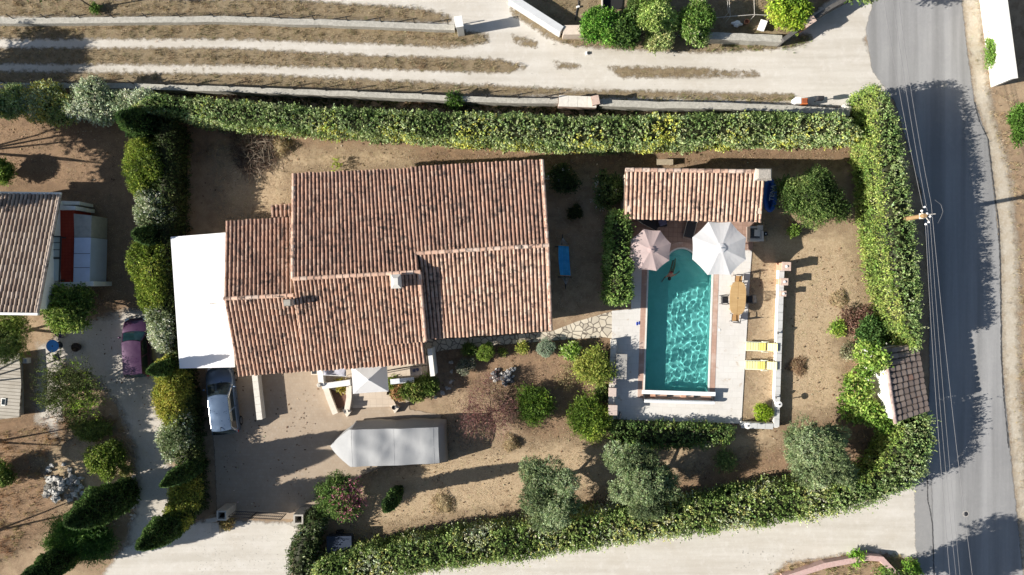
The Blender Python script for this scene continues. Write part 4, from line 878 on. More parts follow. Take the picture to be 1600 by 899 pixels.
# entrance gate, leaning view from above
gt = thing('iron_gate', 'black iron bar gate across the driveway entrance', 'gate', P3(405, 795)); a, b = v3(P3(357, 797)), v3(P3(448, 802)); m = MB(); d = b-a; L = np.linalg.norm(d)
for half, (t0, t1) in enumerate(((.0, .49), (.51, 1.0))):
    lf_ = MB(); n = 15
    for i in range(n+1):
        p = a+d*(t0+(t1-t0)*i/n); lf_.tube([p+v3((0, 0, .12)), p+v3((0, 0, 1.45+.12*sin(pi*(t0+(t1-t0)*i/n))))], .017 if 0 < i < n else .035, 5)
    for zz in (.18, .8, 1.35): lf_.tube([a+d*t0+v3((0, 0, zz)), a+d*t1+v3((0, 0, zz))], .025, 5)
    lf_.build('leaf', IRON, gt)
for px, py, lb in ((346, 806, 'left hollow concrete gate pillar at the driveway entrance'), (466, 812, 'right hollow concrete gate pillar beside the hedge end')):
    t = thing('gate_pillar', lb, 'pillar', P3(px, py), 0, 'driveway gate pillars'); x, y = P(px, py, 1.7); x0, y0 = x, y; s_ = .26; m = MB()
    for dx, dy, sx, sy in ((-s_, 0, .1, .62), (s_, 0, .1, .62), (0, -s_, .418, .1), (0, s_, .418, .1)): m.box((x+dx, y+dy, .85), (sx, sy, 1.7))
    m.build('block_shell', CONC, t); MB().box((x, y, .5), (.415, .415, 1.0)).build('fill', simple('pillar_fill', (.06, .055, .05), .9), t)
wall('gate_wing_wall', 'short grey wing wall left of the driveway gate', 'wall', [(322, 815), (338, 812)], .28, 1.0, CONC)
wall('gate_wing_wall', 'short broken wing wall right of the driveway gate by the hedge', 'wall', [(455, 818), (470, 826)], .3, .8, CONC)
sb = thing('concrete_block', 'pale square concrete slab on the forecourt beside the gate', 'slab', P3(335, 832)); x, y = P(336, 826, .5); MB().box((x, y, .24), (.5, .75, .5), .05).build('block_body', CEM, sb, bevel=.02)

# ================================================================ foliage
SILV = [((.14, .17, .09), 2), ((.23, .27, .16), 3), ((.32, .36, .24), 3), ((.42, .45, .33), 2)]
SILVY = [((.10, .15, .045), 2), ((.18, .24, .09), 3), ((.29, .34, .17), 3), ((.27, .32, .08), 1), ((.42, .42, .09), .6)]
EGRN = [((.08, .13, .04), 2), ((.15, .21, .07), 3), ((.23, .29, .12), 2.5), ((.33, .37, .22), 1.2)]
YELG = [((.10, .16, .035), 2), ((.19, .255, .06), 3), ((.28, .33, .09), 2), ((.36, .38, .14), 1)]  # sunlit tone put into the leaf colour of the hedges' inner faces
SGRN = [((.09, .14, .035), 2), ((.16, .22, .065), 3), ((.25, .30, .11), 2), ((.34, .34, .11), 1), ((.38, .41, .28), 1.5)]
def stn(lst):
    """(px,py,z) of one foot/top line and of the other; positions are taken at their own height"""
    return [(*P(a, b, z), *P(c, d, z2)) for a, b, z, c, d, z2 in lst]
hN = 3.05
hedge('north_hedge', 'long grey green hedge along the northern boundary of the villa garden',
      stn([(x, t, hN, x, b, .25) for x, t, b in ((244, 148, 184), (300, 153, 192), (380, 159, 207), (480, 167, 212), (600, 173, 220), (700, 178, 228), (800, 180, 233), (900, 184, 236), (1000, 183, 235), (1100, 180, 232), (1200, 178, 229), (1316, 180, 228))]),
      hN, SILVY, 51, dens=46, patch=1.1, slen=.24, cat='hedge')
hE = 3.5
hedge('roadside_hedge', 'tall broad hedge with inner face painted sunlit yellow green along the road', stn([(1329, 158, .1, 1390, 158, hE), (1328, 200, .1, 1405, 200, hE), (1331, 250, .1, 1413, 250, hE), (1337, 300, .1, 1422, 300, hE), (1340, 350, .1, 1428, 350, hE), (1346, 400, .1, 1433, 400, hE), (1355, 450, .1, 1436, 450, hE), (1370, 500, .1, 1438, 490, hE), (1388, 535, .1, 1437, 528, hE)]),
      hE, EGRN, 52, dens=50, patch=.8, slen=.3, spike=.02, sunlit_pal=YELG)
hS = 2.5
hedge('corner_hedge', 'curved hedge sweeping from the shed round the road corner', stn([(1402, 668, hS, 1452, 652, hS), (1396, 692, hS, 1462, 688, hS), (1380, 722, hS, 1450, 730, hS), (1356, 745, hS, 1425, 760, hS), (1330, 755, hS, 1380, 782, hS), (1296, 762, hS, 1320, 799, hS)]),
      hS, EGRN, 53, dens=44, patch=.8, slen=.34, spike=.05, sunlit_pal=YELG)  # inner side takes the painted sunlit leaf tone too
hedge('south_hedge', 'long variegated hedge along the pale gravel road at the bottom', stn([(x, t, hS, x2, b, hS) for x, t, x2, b in ((496, 884, 494, 930), (600, 859, 604, 905), (700, 841, 703, 888), (800, 829, 803, 876), (900, 815, 904, 861), (1000, 801, 1004, 846), (1100, 785, 1106, 833), (1200, 768, 1207, 820), (1292, 758, 1305, 804))]),
      2.4, SGRN, 54, dens=52, patch=1.2, slen=.3, spike=.03)
hedge('pool_hedge', 'narrow leafy hedge between the dark lawn and the pool terrace', stn([(956, 338, 2.6, 984, 335, 2.6), (954, 380, 2.6, 985, 380, 2.6), (952, 430, 2.6, 986, 430, 2.6), (952, 468, 2.6, 984, 466, 2.6)]), 2.6, [((.07, .12, .03), 3), ((.13, .20, .05), 3), ((.22, .30, .09), 2)], 55, dens=45, patch=1)
hedge('terrace_hedge', 'low green hedge along the south edge of the pool terrace', stn([(963, 662, .9, 963, 697, .9), (1020, 664, .9, 1020, 700, .9), (1080, 666, .9, 1080, 698, .9), (1138, 668, .9, 1138, 690, .9)]), 1.0, [((.06, .10, .03), 3), ((.11, .17, .05), 3), ((.24, .30, .08), 2), ((.34, .35, .2), .6)], 56, dens=48, patch=1.1)
hedge('gate_hedge', 'white flowering hedge end right of the driveway gate', stn([(450, 905, 1.8, 486, 908, 1.8), (453, 862, 1.8, 486, 870, 1.8), (466, 832, 1.8, 494, 842, 1.8), (480, 808, 1.8, 503, 816, 1.8)]), 1.9, [((.04, .06, .02), 4), ((.08, .11, .04), 3), ((.30, .32, .22), 2)], 57, dens=40)

hedge('garden_divide_hedge', 'irregular hedge strip, leaves darkened as shade, behind the shrubs between the two gardens', stn([(240, 196, 2.7, 268, 194, 2.7), (240, 260, 2.7, 268, 258, 2.7), (240, 340, 2.7, 266, 338, 2.7), (242, 420, 2.5, 264, 420, 2.5), (254, 500, 2.2, 272, 500, 2.2), (264, 575, 1.6, 288, 575, 1.6), (272, 650, 1.5, 300, 650, 1.5), (276, 720, 1.9, 302, 720, 1.9), (276, 800, 2.2, 304, 802, 2.2)]), [2.6, 2.6, 2.6, 2.4, 2.2, 1.6, 1.5, 1.9, 2.2], [((.03, .045, .014), 3), ((.05, .07, .02), 3), ((.09, .11, .035), 1)], 58, dens=40)  # leaf palette darkened to stand for the row's shaded east side
# shrubs in a row at the far left of the northern hedge
for i, (px, py, r, pal, lb) in enumerate(((20, 165, 1.15, SILVY, 'silvery shrub at the left edge of the northern shrub row'), (80, 167, 1.45, [((.15, .19, .06), 2), ((.28, .30, .12), 2), ((.36, .33, .07), 1.5), ((.30, .34, .20), 2)], 'yellow tinged shrub second in the northern shrub row'), (152, 164, 1.6, SILV, 'broad silver shrub in the northern shrub row'), (220, 165, 1.25, SILV, 'rounded silver shrub left of the long northern hedge'))):
    plant('silver_shrub', lb, 'shrub', px, py, r, 2.1, pal, 60+i, dens=75, stretch=(1.25, .85), group='shrubs at the left end of the northern hedge', L=.12, W=.06)
# row between the two properties
YG = [((.07, .10, .02), 2), ((.13, .18, .025), 3), ((.24, .28, .05), 2), ((.12, .15, .03), 1)]
YY = [((.11, .14, .03), 2), ((.20, .22, .04), 3), ((.32, .30, .06), 2)]
FLW = [((.09, .12, .05), 2), ((.22, .26, .14), 2), ((.45, .47, .36), 2.5), ((.15, .19, .08), 1)]
G_ = 'shrubs between the two gardens'
for i, (px, py, r, st_, h, pal, lb, nm) in enumerate((
    (224, 262, 1.3, (1.0, 1.75), 3.1, YG, 'round glossy yellow green shrub below the topmost cypress', 'evergreen_shrub'),
    (240, 328, 1.1, (1, 1.5), 2.9, FLW, 'white flowering shrub above the second cypress', 'flowering_shrub'),
    (240, 424, 1.35, (1, 1.95), 3.0, YG, 'largest yellow green shrub left of the white carport', 'evergreen_shrub'),
    (253, 512, .95, (1, 1.7), 2.8, FLW, 'pale flowering shrub beside the purple car', 'flowering_shrub'),
    (266, 612, 1.2, (1, 1.65), 2.4, YY, 'golden shrub left of the blue grey car', 'evergreen_shrub'),
    (275, 680, 1.05, (1, 1.4), 2.2, FLW, 'white flowering shrub below the golden shrub', 'flowering_shrub'),
    (285, 778, .95, (1, 1.8), 2.7, YY, 'olive yellow shrub between the two lowest cypresses', 'evergreen_shrub'))):
    plant(nm, lb, 'shrub', px+6, py, r, h, pal, 70+i, dens=85, stretch=st_, group=G_, L=.09, W=.05, nb=7, inner=.16)
for i, (px, py, h, r, lb) in enumerate(((246, 206, 4.9, .85, 'topmost dark cypress of the row between the gardens'), (262, 373, 4.6, .6, 'second cypress from the top, leaning over the glossy shrub'), (287, 568, 5.0, .45, 'slim cypress beside the corner of the white carport'), (317, 722, 6.0, .5, 'slender cypress below the blue grey car'),
    (292, 803, 6.6, .8, 'dark cypress at the lower end of the row near the gate'), (203, 766, 7.2, 1.05, 'biggest dark cypress beside the lower left drive'), (118, 862, 6.0, .8, 'cypress cut by the bottom left edge'), (623, 765, 5.0, .42, 'lone column cypress on the lawn right of the pink bush'))):
    cypress(lb, px, py, h, r, 80+i, lean=((.0, 0) if i < 7 else (-.1, .05)))

OLV = [((.07, .095, .045), 2), ((.13, .17, .075), 3), ((.20, .25, .125), 3), ((.29, .34, .20), 1.3)]
def olive(label, foot, cr, seed):
    return tree('olive_tree', label, 'olive tree', *foot, cr, OLV, seed, dens=135, k=8, slen=.24, L=.10, W=.032, trunk_r=.16, group='olive trees along the southern hedge', bark=BARKP, inner=.16, rough=.32, spread=.8, up=.45, corecol=(.04, .05, .025), coref=.62)
olive('left olive tree of three above the southern hedge', (872, 742), [(850, 745, 2.6, 1.15, .8), (838, 775, 2.4, .95, .7), (868, 790, 2.5, 1.05, .8), (882, 750, 2.8, .8, .7), (852, 808, 2.2, .8, .6), (888, 785, 2.3, .7, .6), (830, 735, 2.3, .7, .5)], 91)
olive('middle olive tree with a gap in its silvery crown', (1012, 735), [(985, 725, 2.7, 1.0, .8), (1010, 755, 3.0, 1.15, .9), (980, 765, 2.5, .9, .7), (1010, 788, 2.6, .95, .7), (1042, 758, 2.6, .75, .6), (960, 712, 2.3, .65, .5), (1035, 742, 2.4, .6, .5), (1012, 718, 2.7, .65, .5)], 92)
olive('right olive tree of three, nearest the curved road hedge', (1272, 692), [(1262, 690, 2.9, 1.15, .9), (1292, 705, 3.0, 1.1, .9), (1270, 735, 2.6, 1.05, .7), (1305, 728, 2.6, .95, .7), (1245, 712, 2.4, .8, .6), (1300, 680, 2.5, .75, .6), (1322, 745, 2.2, .6, .5), (1240, 685, 2.3, .6, .5)], 93)
DKG = [((.035, .06, .015), 3), ((.06, .10, .025), 3), ((.10, .15, .04), 2), ((.17, .22, .07), 1)]
tree('bay_tree', 'dense dark green tree between the pool house and the road hedge', 'tree', 1262, 312, [(1265, 305, 2.2, 1.3, 1.0), (1240, 310, 1.9, 1.0, .8), (1290, 315, 2.0, 1.0, .8), (1270, 332, 1.8, 1.0, .7), (1275, 285, 2.0, .9, .7), (1305, 330, 1.6, .7, .6), (1228, 295, 1.7, .7, .6)], DKG, 94, dens=95, k=6, L=.1, W=.045, corecol=(.02, .028, .01), coref=.65)
BRG = [((.06, .10, .02), 2), ((.13, .20, .03), 3), ((.26, .34, .06), 2), ((.36, .42, .12), 1)]
tree('shade_tree', 'leafy tree beside the neighbour red terrace', 'tree', 122, 472, [(105, 480, 2.3, 1.3, .9), (85, 470, 2.1, .9, .7), (125, 492, 2.0, .85, .6), (100, 500, 2.0, .8, .6), (130, 465, 2.2, .7, .6)], [((.05, .08, .02), 3), ((.10, .15, .03), 3), ((.20, .27, .06), 2)], 95, dens=75, k=6, L=.13, W=.06, corecol=(.03, .04, .015))
tree('feathery_conifer', 'feathery yellow green conifer at the left edge below the neighbour roof', 'conifer', 25, 520, [(12, 515, 1.9, 1.3, .9), (22, 540, 1.6, .95, .7), (5, 545, 1.7, .9, .6), (25, 505, 1.6, .9, .7)], [((.14, .19, .04), 3), ((.24, .29, .07), 3), ((.35, .38, .14), 2)], 96, dens=90, k=8, L=.12, W=.025, corecol=(.05, .06, .02), spread=.5)
tree('bare_branched_tree', 'wide dark tree with bare pale branches beside the neighbour drive', 'tree', 118, 608, [(90, 590, 1.9, 1.2, .6), (125, 590, 2.1, 1.1, .6), (105, 620, 1.9, 1.2, .6), (140, 618, 1.8, 1.0, .6), (85, 625, 1.5, 1.0, .5), (120, 645, 1.5, 1.0, .5)], [((.05, .065, .02), 4), ((.08, .10, .03), 3), ((.22, .32, .04), 1.2)], 97, dens=80, k=5, L=.1, W=.035, bark=BARKP, trunk_r=.2, inner=.5, rough=.4)
SMK = [((.10, .05, .045), 3), ((.16, .075, .07), 3), ((.22, .13, .11), 2), ((.19, .15, .09), 2)]
tree('smoke_bush', 'open purple red bush right of the covered boat', 'shrub', 768, 642, [(755, 625, 1.1, 1.1, .5), (785, 640, 1.1, 1.0, .5), (745, 660, 1.2, 1.15, .5), (775, 665, 1.2, 1.05, .5), (735, 635, .9, .7, .4), (765, 600, .9, .85, .4)], SMK, 98, dens=80, k=5, L=.07, W=.025, trunk_r=.06, inner=.4)
PNK = [((.05, .08, .02), 3), ((.09, .15, .035), 3), ((.15, .22, .06), 2), ((.40, .14, .20), 1.3)]
tree('oleander', 'green bush with pink flowers at the corner of the driveway', 'bush', 545, 762, [(525, 770, 1.7, 1.0, .7), (545, 765, 1.6, .8, .6), (515, 785, 1.4, .75, .5), (540, 790, 1.5, .8, .6), (555, 782, 1.3, .6, .5), (530, 752, 1.5, .6, .5), (508, 765, 1.3, .5, .4)], PNK, 99, dens=80, k=6, L=.12, W=.04, trunk_r=.06, corecol=(.03, .04, .015), coref=.6)
# large shrubs at the top
for i, (px, py, r, h, pal, lb) in enumerate(((935, 42, 1.25, 2.2, [((.05, .12, .02), 3), ((.10, .22, .03), 3), ((.18, .30, .06), 2)], 'bright green shrub left in the clump above the track'), (970, 50, 1.15, 2.2, [((.04, .08, .02), 3), ((.08, .14, .03), 3), ((.20, .26, .12), 1)], 'dark glossy shrub second in the clump above the track'),
    (1022, 25, 1.3, 2.6, [((.12, .18, .04), 2), ((.22, .30, .08), 3), ((.34, .42, .14), 2)], 'pale yellow green shrub tallest in the clump above the track'), (1030, 58, .9, 1.8, [((.05, .09, .02), 2), ((.16, .22, .07), 3), ((.34, .36, .16), 1)], 'small dark shrub at the lower middle of the clump'), (1085, 38, 1.3, 2.2, [((.07, .13, .025), 3), ((.14, .22, .05), 3), ((.36, .40, .20), 1.6)], 'round leafy shrub right in the clump above the track'), (1000, 5, .9, 2.0, DKG, 'dark shrub behind the clump at the top edge'))):
    plant('garden_shrub', lb, 'shrub', px, py, r, h, pal, 110+i, dens=85, group='clump of shrubs above the track', L=.12, W=.055)
plant('lemon_bush', 'bright lime green bush inside the garden at the top right', 'bush', 1232, 20, 1.25, 1.9, [((.10, .17, .02), 2), ((.22, .31, .03), 3), ((.34, .40, .06), 2)], 121, dens=85, L=.13, W=.06)
# garden bushes south east of the house
for i, (px, py, r, h, pal, lb, nm, kw) in enumerate((
    (838, 632, 1.15, 1.2, [((.05, .09, .015), 3), ((.09, .15, .02), 3), ((.17, .23, .03), 1)], 'dark green spreading bush in the middle of the flower garden', 'spreading_juniper', dict(L=.16, W=.035, slen=.4, spread=.5)),
    (922, 655, 1.2, 1.2, [((.06, .10, .015), 2), ((.12, .18, .025), 3), ((.24, .29, .05), 2)], 'bright spiky bush next to the low west pool wall', 'spreading_juniper', dict(L=.18, W=.035, slen=.45, spread=.45, stretch=(1, 1.15))),
    (926, 574, 1.1, 1.1, [((.09, .13, .025), 2), ((.17, .21, .04), 3), ((.28, .30, .07), 2)], 'yellow green spiky bush nearest the stone path corner', 'spreading_juniper', dict(L=.17, W=.035, slen=.42, spread=.45)),
    (891, 550, .55, .8, [((.10, .18, .03), 2), ((.20, .30, .06), 3), ((.42, .45, .25), 1)], 'small bright leafy bush below the stone path', 'leafy_bush', dict(L=.13, W=.06)),
    (853, 545, .62, .9, [((.22, .27, .19), 3), ((.27, .32, .24), 3)], 'pale grey green ball of santolina below the stone path', 'grey_ball_bush', dict(L=.05, W=.02, slen=.08, dens=260, rough=.04, inner=.05)),
    (759, 550, .55, .95, [((.12, .18, .03), 3), ((.18, .25, .045), 3)], 'clipped bright green ball bush near the house corner', 'ball_bush', dict(L=.05, W=.025, slen=.1, dens=260, rough=.04, inner=.05, stretch=(.9, 1.1))),
    (816, 543, .38, .5, [((.14, .18, .03), 2), ((.26, .28, .06), 2)], 'little yellow green tuft bush between the two ball bushes', 'tuft_bush', dict(L=.1, W=.04)),
    (786, 549, .22, .35, [((.11, .16, .03), 2), ((.2, .24, .05), 2)], 'tiny tuft right of the clipped green ball', 'tuft_bush', dict(L=.09, W=.035)),
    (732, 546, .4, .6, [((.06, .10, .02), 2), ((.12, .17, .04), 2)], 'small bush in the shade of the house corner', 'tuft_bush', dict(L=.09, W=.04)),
    (730, 571, .6, .7, [((.14, .15, .11), 3), ((.26, .27, .20), 2)], 'round grey bush in the shade left of the rock mound', 'grey_bush', dict(L=.06, W=.03, slen=.12, dens=150)),
    (940, 612, .5, .6, DKG, 'low dark bush between the two spiky bushes', 'low_bush', dict()),
    (893, 575, .85, .35, [((.17, .15, .07), 2), ((.26, .22, .12), 3)], 'thin dry brown shrub in the flower garden', 'dry_shrub', dict(dens=35, L=.1, W=.02, corecol=None, inner=.4)),
    (880, 598, .75, .35, [((.14, .14, .06), 2), ((.24, .20, .11), 3)], 'sparse olive brown shrub above the dark spreading bush', 'dry_shrub', dict(dens=30, L=.1, W=.02, corecol=None, inner=.4)),
    (1190, 643, .55, .8, [((.16, .24, .02), 2), ((.30, .40, .03), 3), ((.42, .48, .06), 1)], 'round lime green bush inside the pool wall corner', 'round_bush', dict(L=.07, W=.03, slen=.14, dens=180, rough=.05, inner=.06)),
    (648, 610, .95, 1.2, [((.07, .10, .02), 3), ((.13, .17, .04), 2), ((.20, .20, .06), 1)], 'dark green shrub in the bed beside the terrace', 'border_shrub', dict(stretch=(1.1, .8))),
    (668, 602, .7, 1.1, [((.09, .13, .03), 3), ((.16, .20, .06), 2)], 'green shrub at the right end of the terrace bed', 'border_shrub', dict()),
    (626, 612, .6, .8, [((.24, .15, .07), 3), ((.34, .21, .10), 2), ((.14, .14, .04), 1)], 'russet brown shrub in the bed beside the terrace', 'border_shrub', dict()),
    (612, 598, .4, .6, [((.13, .17, .03), 3), ((.22, .26, .06), 2)], 'small green shrub right next to the white parasol', 'border_shrub', dict()),
    (535, 602, .38, .6, [((.30, .26, .05), 3), ((.42, .34, .08), 2)], 'yellow plant in the triangular planter', 'planter_plant', dict(L=.12, W=.05, corecol=None)),
    (543, 598, .3, .4, [((.24, .18, .08), 3), ((.34, .26, .12), 2)], 'dry brown plant at the edge of the triangular planter', 'planter_plant', dict(L=.1, W=.03, corecol=None)),
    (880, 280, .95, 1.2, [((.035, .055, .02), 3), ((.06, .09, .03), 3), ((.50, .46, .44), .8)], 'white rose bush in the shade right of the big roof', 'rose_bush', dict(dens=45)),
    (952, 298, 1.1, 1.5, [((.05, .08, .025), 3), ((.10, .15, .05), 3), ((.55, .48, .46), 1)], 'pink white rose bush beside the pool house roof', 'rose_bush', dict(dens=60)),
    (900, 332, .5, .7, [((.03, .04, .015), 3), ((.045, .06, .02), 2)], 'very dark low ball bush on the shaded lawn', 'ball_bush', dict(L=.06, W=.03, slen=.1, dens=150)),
    (1358, 522, 1.1, 1.3, [((.05, .10, .025), 3), ((.09, .16, .04), 3), ((.52, .50, .46), .55)], 'green bush with white blossom above the shed roof', 'hydrangea', dict(L=.14, W=.07)),
    (1337, 500, .9, .7, [((.12, .07, .05), 3), ((.20, .12, .09), 2)], 'red brown low shrub beside the blossom bush', 'brown_shrub', dict(dens=45, corecol=None)),
    (1308, 512, .5, .5, [((.12, .20, .03), 2), ((.26, .34, .06), 2)], 'small lime shrub on the lawn edge near the shed', 'lime_shrub', dict(L=.12, W=.06, corecol=None, dens=50)),
    (1325, 548, .6, .6, [((.13, .12, .07), 3), ((.26, .27, .17), 2)], 'greyish low shrub left of the shed wall', 'lime_shrub', dict(corecol=None, dens=50)),
    (1327, 590, .35, .4, [((.16, .25, .04), 2), ((.30, .38, .08), 2)], 'tiny lime shrub by the shed wall foot', 'lime_shrub', dict(L=.12, W=.06, corecol=None, dens=50)),
    (1132, 720, .6, .6, [((.10, .15, .05), 3), ((.18, .24, .08), 2)], 'spiky rosette plant in the shade of the olive trees', 'rosette_plant', dict(L=.25, W=.04, slen=.4, corecol=None, dens=30, spread=.3)),
    (1238, 362, .32, .5, [((.10, .16, .03), 3), ((.18, .25, .05), 2)], 'small green sapling on the lawn below the dark tree', 'sapling', dict(corecol=None)),
    (526, 258, .55, .6, [((.20, .26, .03), 3), ((.34, .40, .06), 2)], 'sparse yellow green sapling at the north eave of the house', 'sapling', dict(corecol=None, dens=16, L=.11, W=.04, stretch=(.5, 1.1))),
    (170, 715, 1.15, 1.5, [((.07, .10, .02), 3), ((.13, .18, .03), 3), ((.26, .28, .08), 1)], 'rounded green bush right of the white rockery', 'round_bush', dict(inner=.15)),
    (197, 734, .4, .4, [((.20, .22, .08), 3), ((.32, .33, .12), 2)], 'small yellow tuft beside the left drive edge', 'tuft_bush', dict()),
    (148, 670, 1.1, .8, [((.10, .13, .03), 3), ((.18, .22, .06), 3)], 'low green bush under the bare branched tree', 'low_bush', dict(stretch=(1.3, .6))),
    (130, 838, 1.9, 1.4, [((.04, .09, .02), 3), ((.08, .16, .03), 3), ((.15, .25, .05), 2)], 'sprawling fresh green juniper under the biggest cypress', 'sprawling_juniper', dict(L=.2, W=.035, slen=.5, spread=.45, stretch=(1.3, .7))),
    (150, 730+64, .7, .7, [((.07, .10, .03), 3), ((.15, .19, .05), 2)], 'small green shrub above the sprawling juniper', 'low_bush', dict(stretch=(1.3, .6))),
    (5, 270, .8, 1.5, [((.10, .16, .03), 3), ((.20, .28, .05), 2)], 'leafy shrub cut by the left edge above the neighbour roof', 'edge_shrub', dict()),
    (0, 740, .9, 1.3, [((.06, .10, .02), 3), ((.13, .18, .04), 2)], 'green shrub cut by the left edge near the rockery', 'edge_shrub', dict()),
    (1592, 190, 1.0, 1.5, [((.06, .12, .02), 3), ((.11, .20, .04), 2)], 'fresh green shrub cut by the right edge', 'edge_shrub', dict(stretch=(.7, 1.3))),
    (1546, 78, .35, .9, [((.14, .24, .05), 3), ((.24, .34, .09), 2)], 'narrow green creeper at the foot of the tall white wall', 'creeper', dict(stretch=(.7, 3), corecol=None)),
    (1338, 870, .45, .5, [((.12, .24, .03), 3), ((.26, .40, .06), 2)], 'bright green weed tuft on the verge at the bottom right', 'weed_tuft', dict(L=.2, W=.05, corecol=None, dens=60)),
    (1422, 888, .6, .5, [((.10, .20, .03), 3), ((.22, .34, .05), 2)], 'green weed clump inside the pink wall corner', 'weed_tuft', dict(L=.2, W=.05, corecol=None, dens=50)),
    (1385, 895, .5, .5, [((.10, .18, .03), 3), ((.2, .28, .05), 2)], 'weed clump at the bottom edge left of the road', 'weed_tuft', dict(L=.18, W=.05, corecol=None, dens=50)),
    (285, 700, .6, .8, [((.22, .22, .19), 3), ((.30, .30, .26), 2)], 'grey lavender bush next to the drive at the slender cypress', 'lavender_bush', dict(L=.1, W=.02, slen=.3)),
    (355, 816, .4, .5, [((.24, .19, .08), 3), ((.34, .27, .12), 2)], 'dry yellowish weed at the left gate pillar', 'weed_tuft', dict(corecol=None)),
    (713, 158, .5, 1.1, [((.05, .10, .02), 3), ((.10, .18, .03), 2)], 'green weed growing through the boundary wall fence', 'weed_tuft', dict(corecol=None)),
    (150, 14, .25, .4, [((.09, .15, .03), 3)], 'small weed at the top wall', 'weed_tuft', dict(corecol=None)))):
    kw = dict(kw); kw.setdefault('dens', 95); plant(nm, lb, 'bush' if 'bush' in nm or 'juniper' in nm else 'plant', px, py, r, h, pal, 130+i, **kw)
# climbing fig over the shed's white wall
VIN = [((.07, .13, .02), 2), ((.14, .22, .04), 3), ((.28, .35, .09), 2)]
tree('climbing_vine', 'bright green climber spilling over the white shed wall', 'vine', 1342, 600, [(1352, 552, 2.6, .7, .6), (1368, 560, 3.0, .7, .5), (1335, 610, 1.6, .85, .7), (1345, 640, 1.4, .9, .6), (1330, 635, 1.2, .8, .5), (1362, 645, 1.8, .7, .5), (1350, 575, 2.2, .5, .6), (1378, 662, 1.8, .6, .4)], VIN, 200, dens=42, k=5, L=.17, W=.11, trunk_r=.05)
tree('overhanging_tree', 'tree standing just outside the bottom right corner whose shadow lies on the road', 'tree', 1395, 935, [(1400, 935, 4.6, 1.5, 1.2), (1425, 945, 4.2, 1.3, 1.0), (1380, 955, 4.0, 1.5, 1.1), (1410, 930, 3.2, 1.1, .8), (1380, 920, 2.6, .7, .5)], DKG, 201, dens=70, L=.14, W=.06, corecol=(.02, .03, .01), coref=.6)
for i, (f, cr, lb) in enumerate((((-95, 90), [(-230, 95, 4.5, 1.8, 1.2), (-190, 118, 3.6, 1.0, .8), (-240, 130, 4.0, 1.9, 1.4)], 'tree outside the left edge shading the wheel tracks'), ((-110, 250), [(-120, 240, 5, 1.6, 1.2), (-150, 290, 5.5, 1.8, 1.4), (-80, 215, 4, 1.3, 1), (-190, 200, 5, 2, 1.4), (-60, 290, 4.5, 1.3, 1)], 'tree outside the left edge shading the brown garden'), ((-50, 600), [(-90, 580, 3.6, 1.4, 1.0), (-80, 550, 3.4, 1.2, .9), (-90, 620, 3.4, 1.3, .9)], 'tree outside the left edge shading the blue table'), ((-60, 700), [(-75, 710, 3.8, 1.6, 1.2), (-70, 745, 3.2, 1.4, 1)], 'tree outside the left edge above the rockery'), ((-60, 840), [(-75, 860, 3.8, 1.7, 1.2), (-60, 820, 3.2, 1.3, 1)], 'tree outside the lower left edge'), ((1340, -30), [(1345, -32, 3.5, 1.3, 1.0), (1365, -28, 3, .9, .8)], 'tree outside the top edge beside the road'), ((70, -40), [(60, -45, 4, 1.5, 1.2)], 'tree outside the top left corner'))):
    tree('shade_tree', lb, 'tree', *f, cr, DKG, 210+i, dens=55, L=.16, W=.07, corecol=(.02, .03, .01), coref=.6)
# ================================================================ cars
def carpaint(name, c, met=.35):
    m, nt, b = newmat(name); b.inputs['Base Color'].default_value = rgba(c); b.inputs['Metallic'].default_value = met; b.inputs['Roughness'].default_value = .3
    b.inputs['Coat Weight'].default_value = .6; b.inputs['Coat Roughness'].default_value = .06
    co = objco(nt); r = ramp(nt, [(.35, .26), (.75, .45)]); nt.links.new(noise(nt, 2.5, 5, coord=co), r.inputs[0]); nt.links.new(r.outputs[0], b.inputs['Roughness']); return m
GLASS = simple('car_glass', (.02, .03, .035), .06, .1, 2, spec=.7); TYRE = simple('tyre', (.02, .02, .02), .85); RIM = simple('rim', (.45, .45, .47), .3, metal=.9); CHROME = simple('chrome', (.75, .75, .76), .15, metal=1)
LAMPW = simple('headlight_glass', (.65, .67, .7), .1); LAMPR = simple('tail_light_red', (.4, .01, .01), .2); SEAT = simple('dark_interior', (.03, .03, .035), .8)
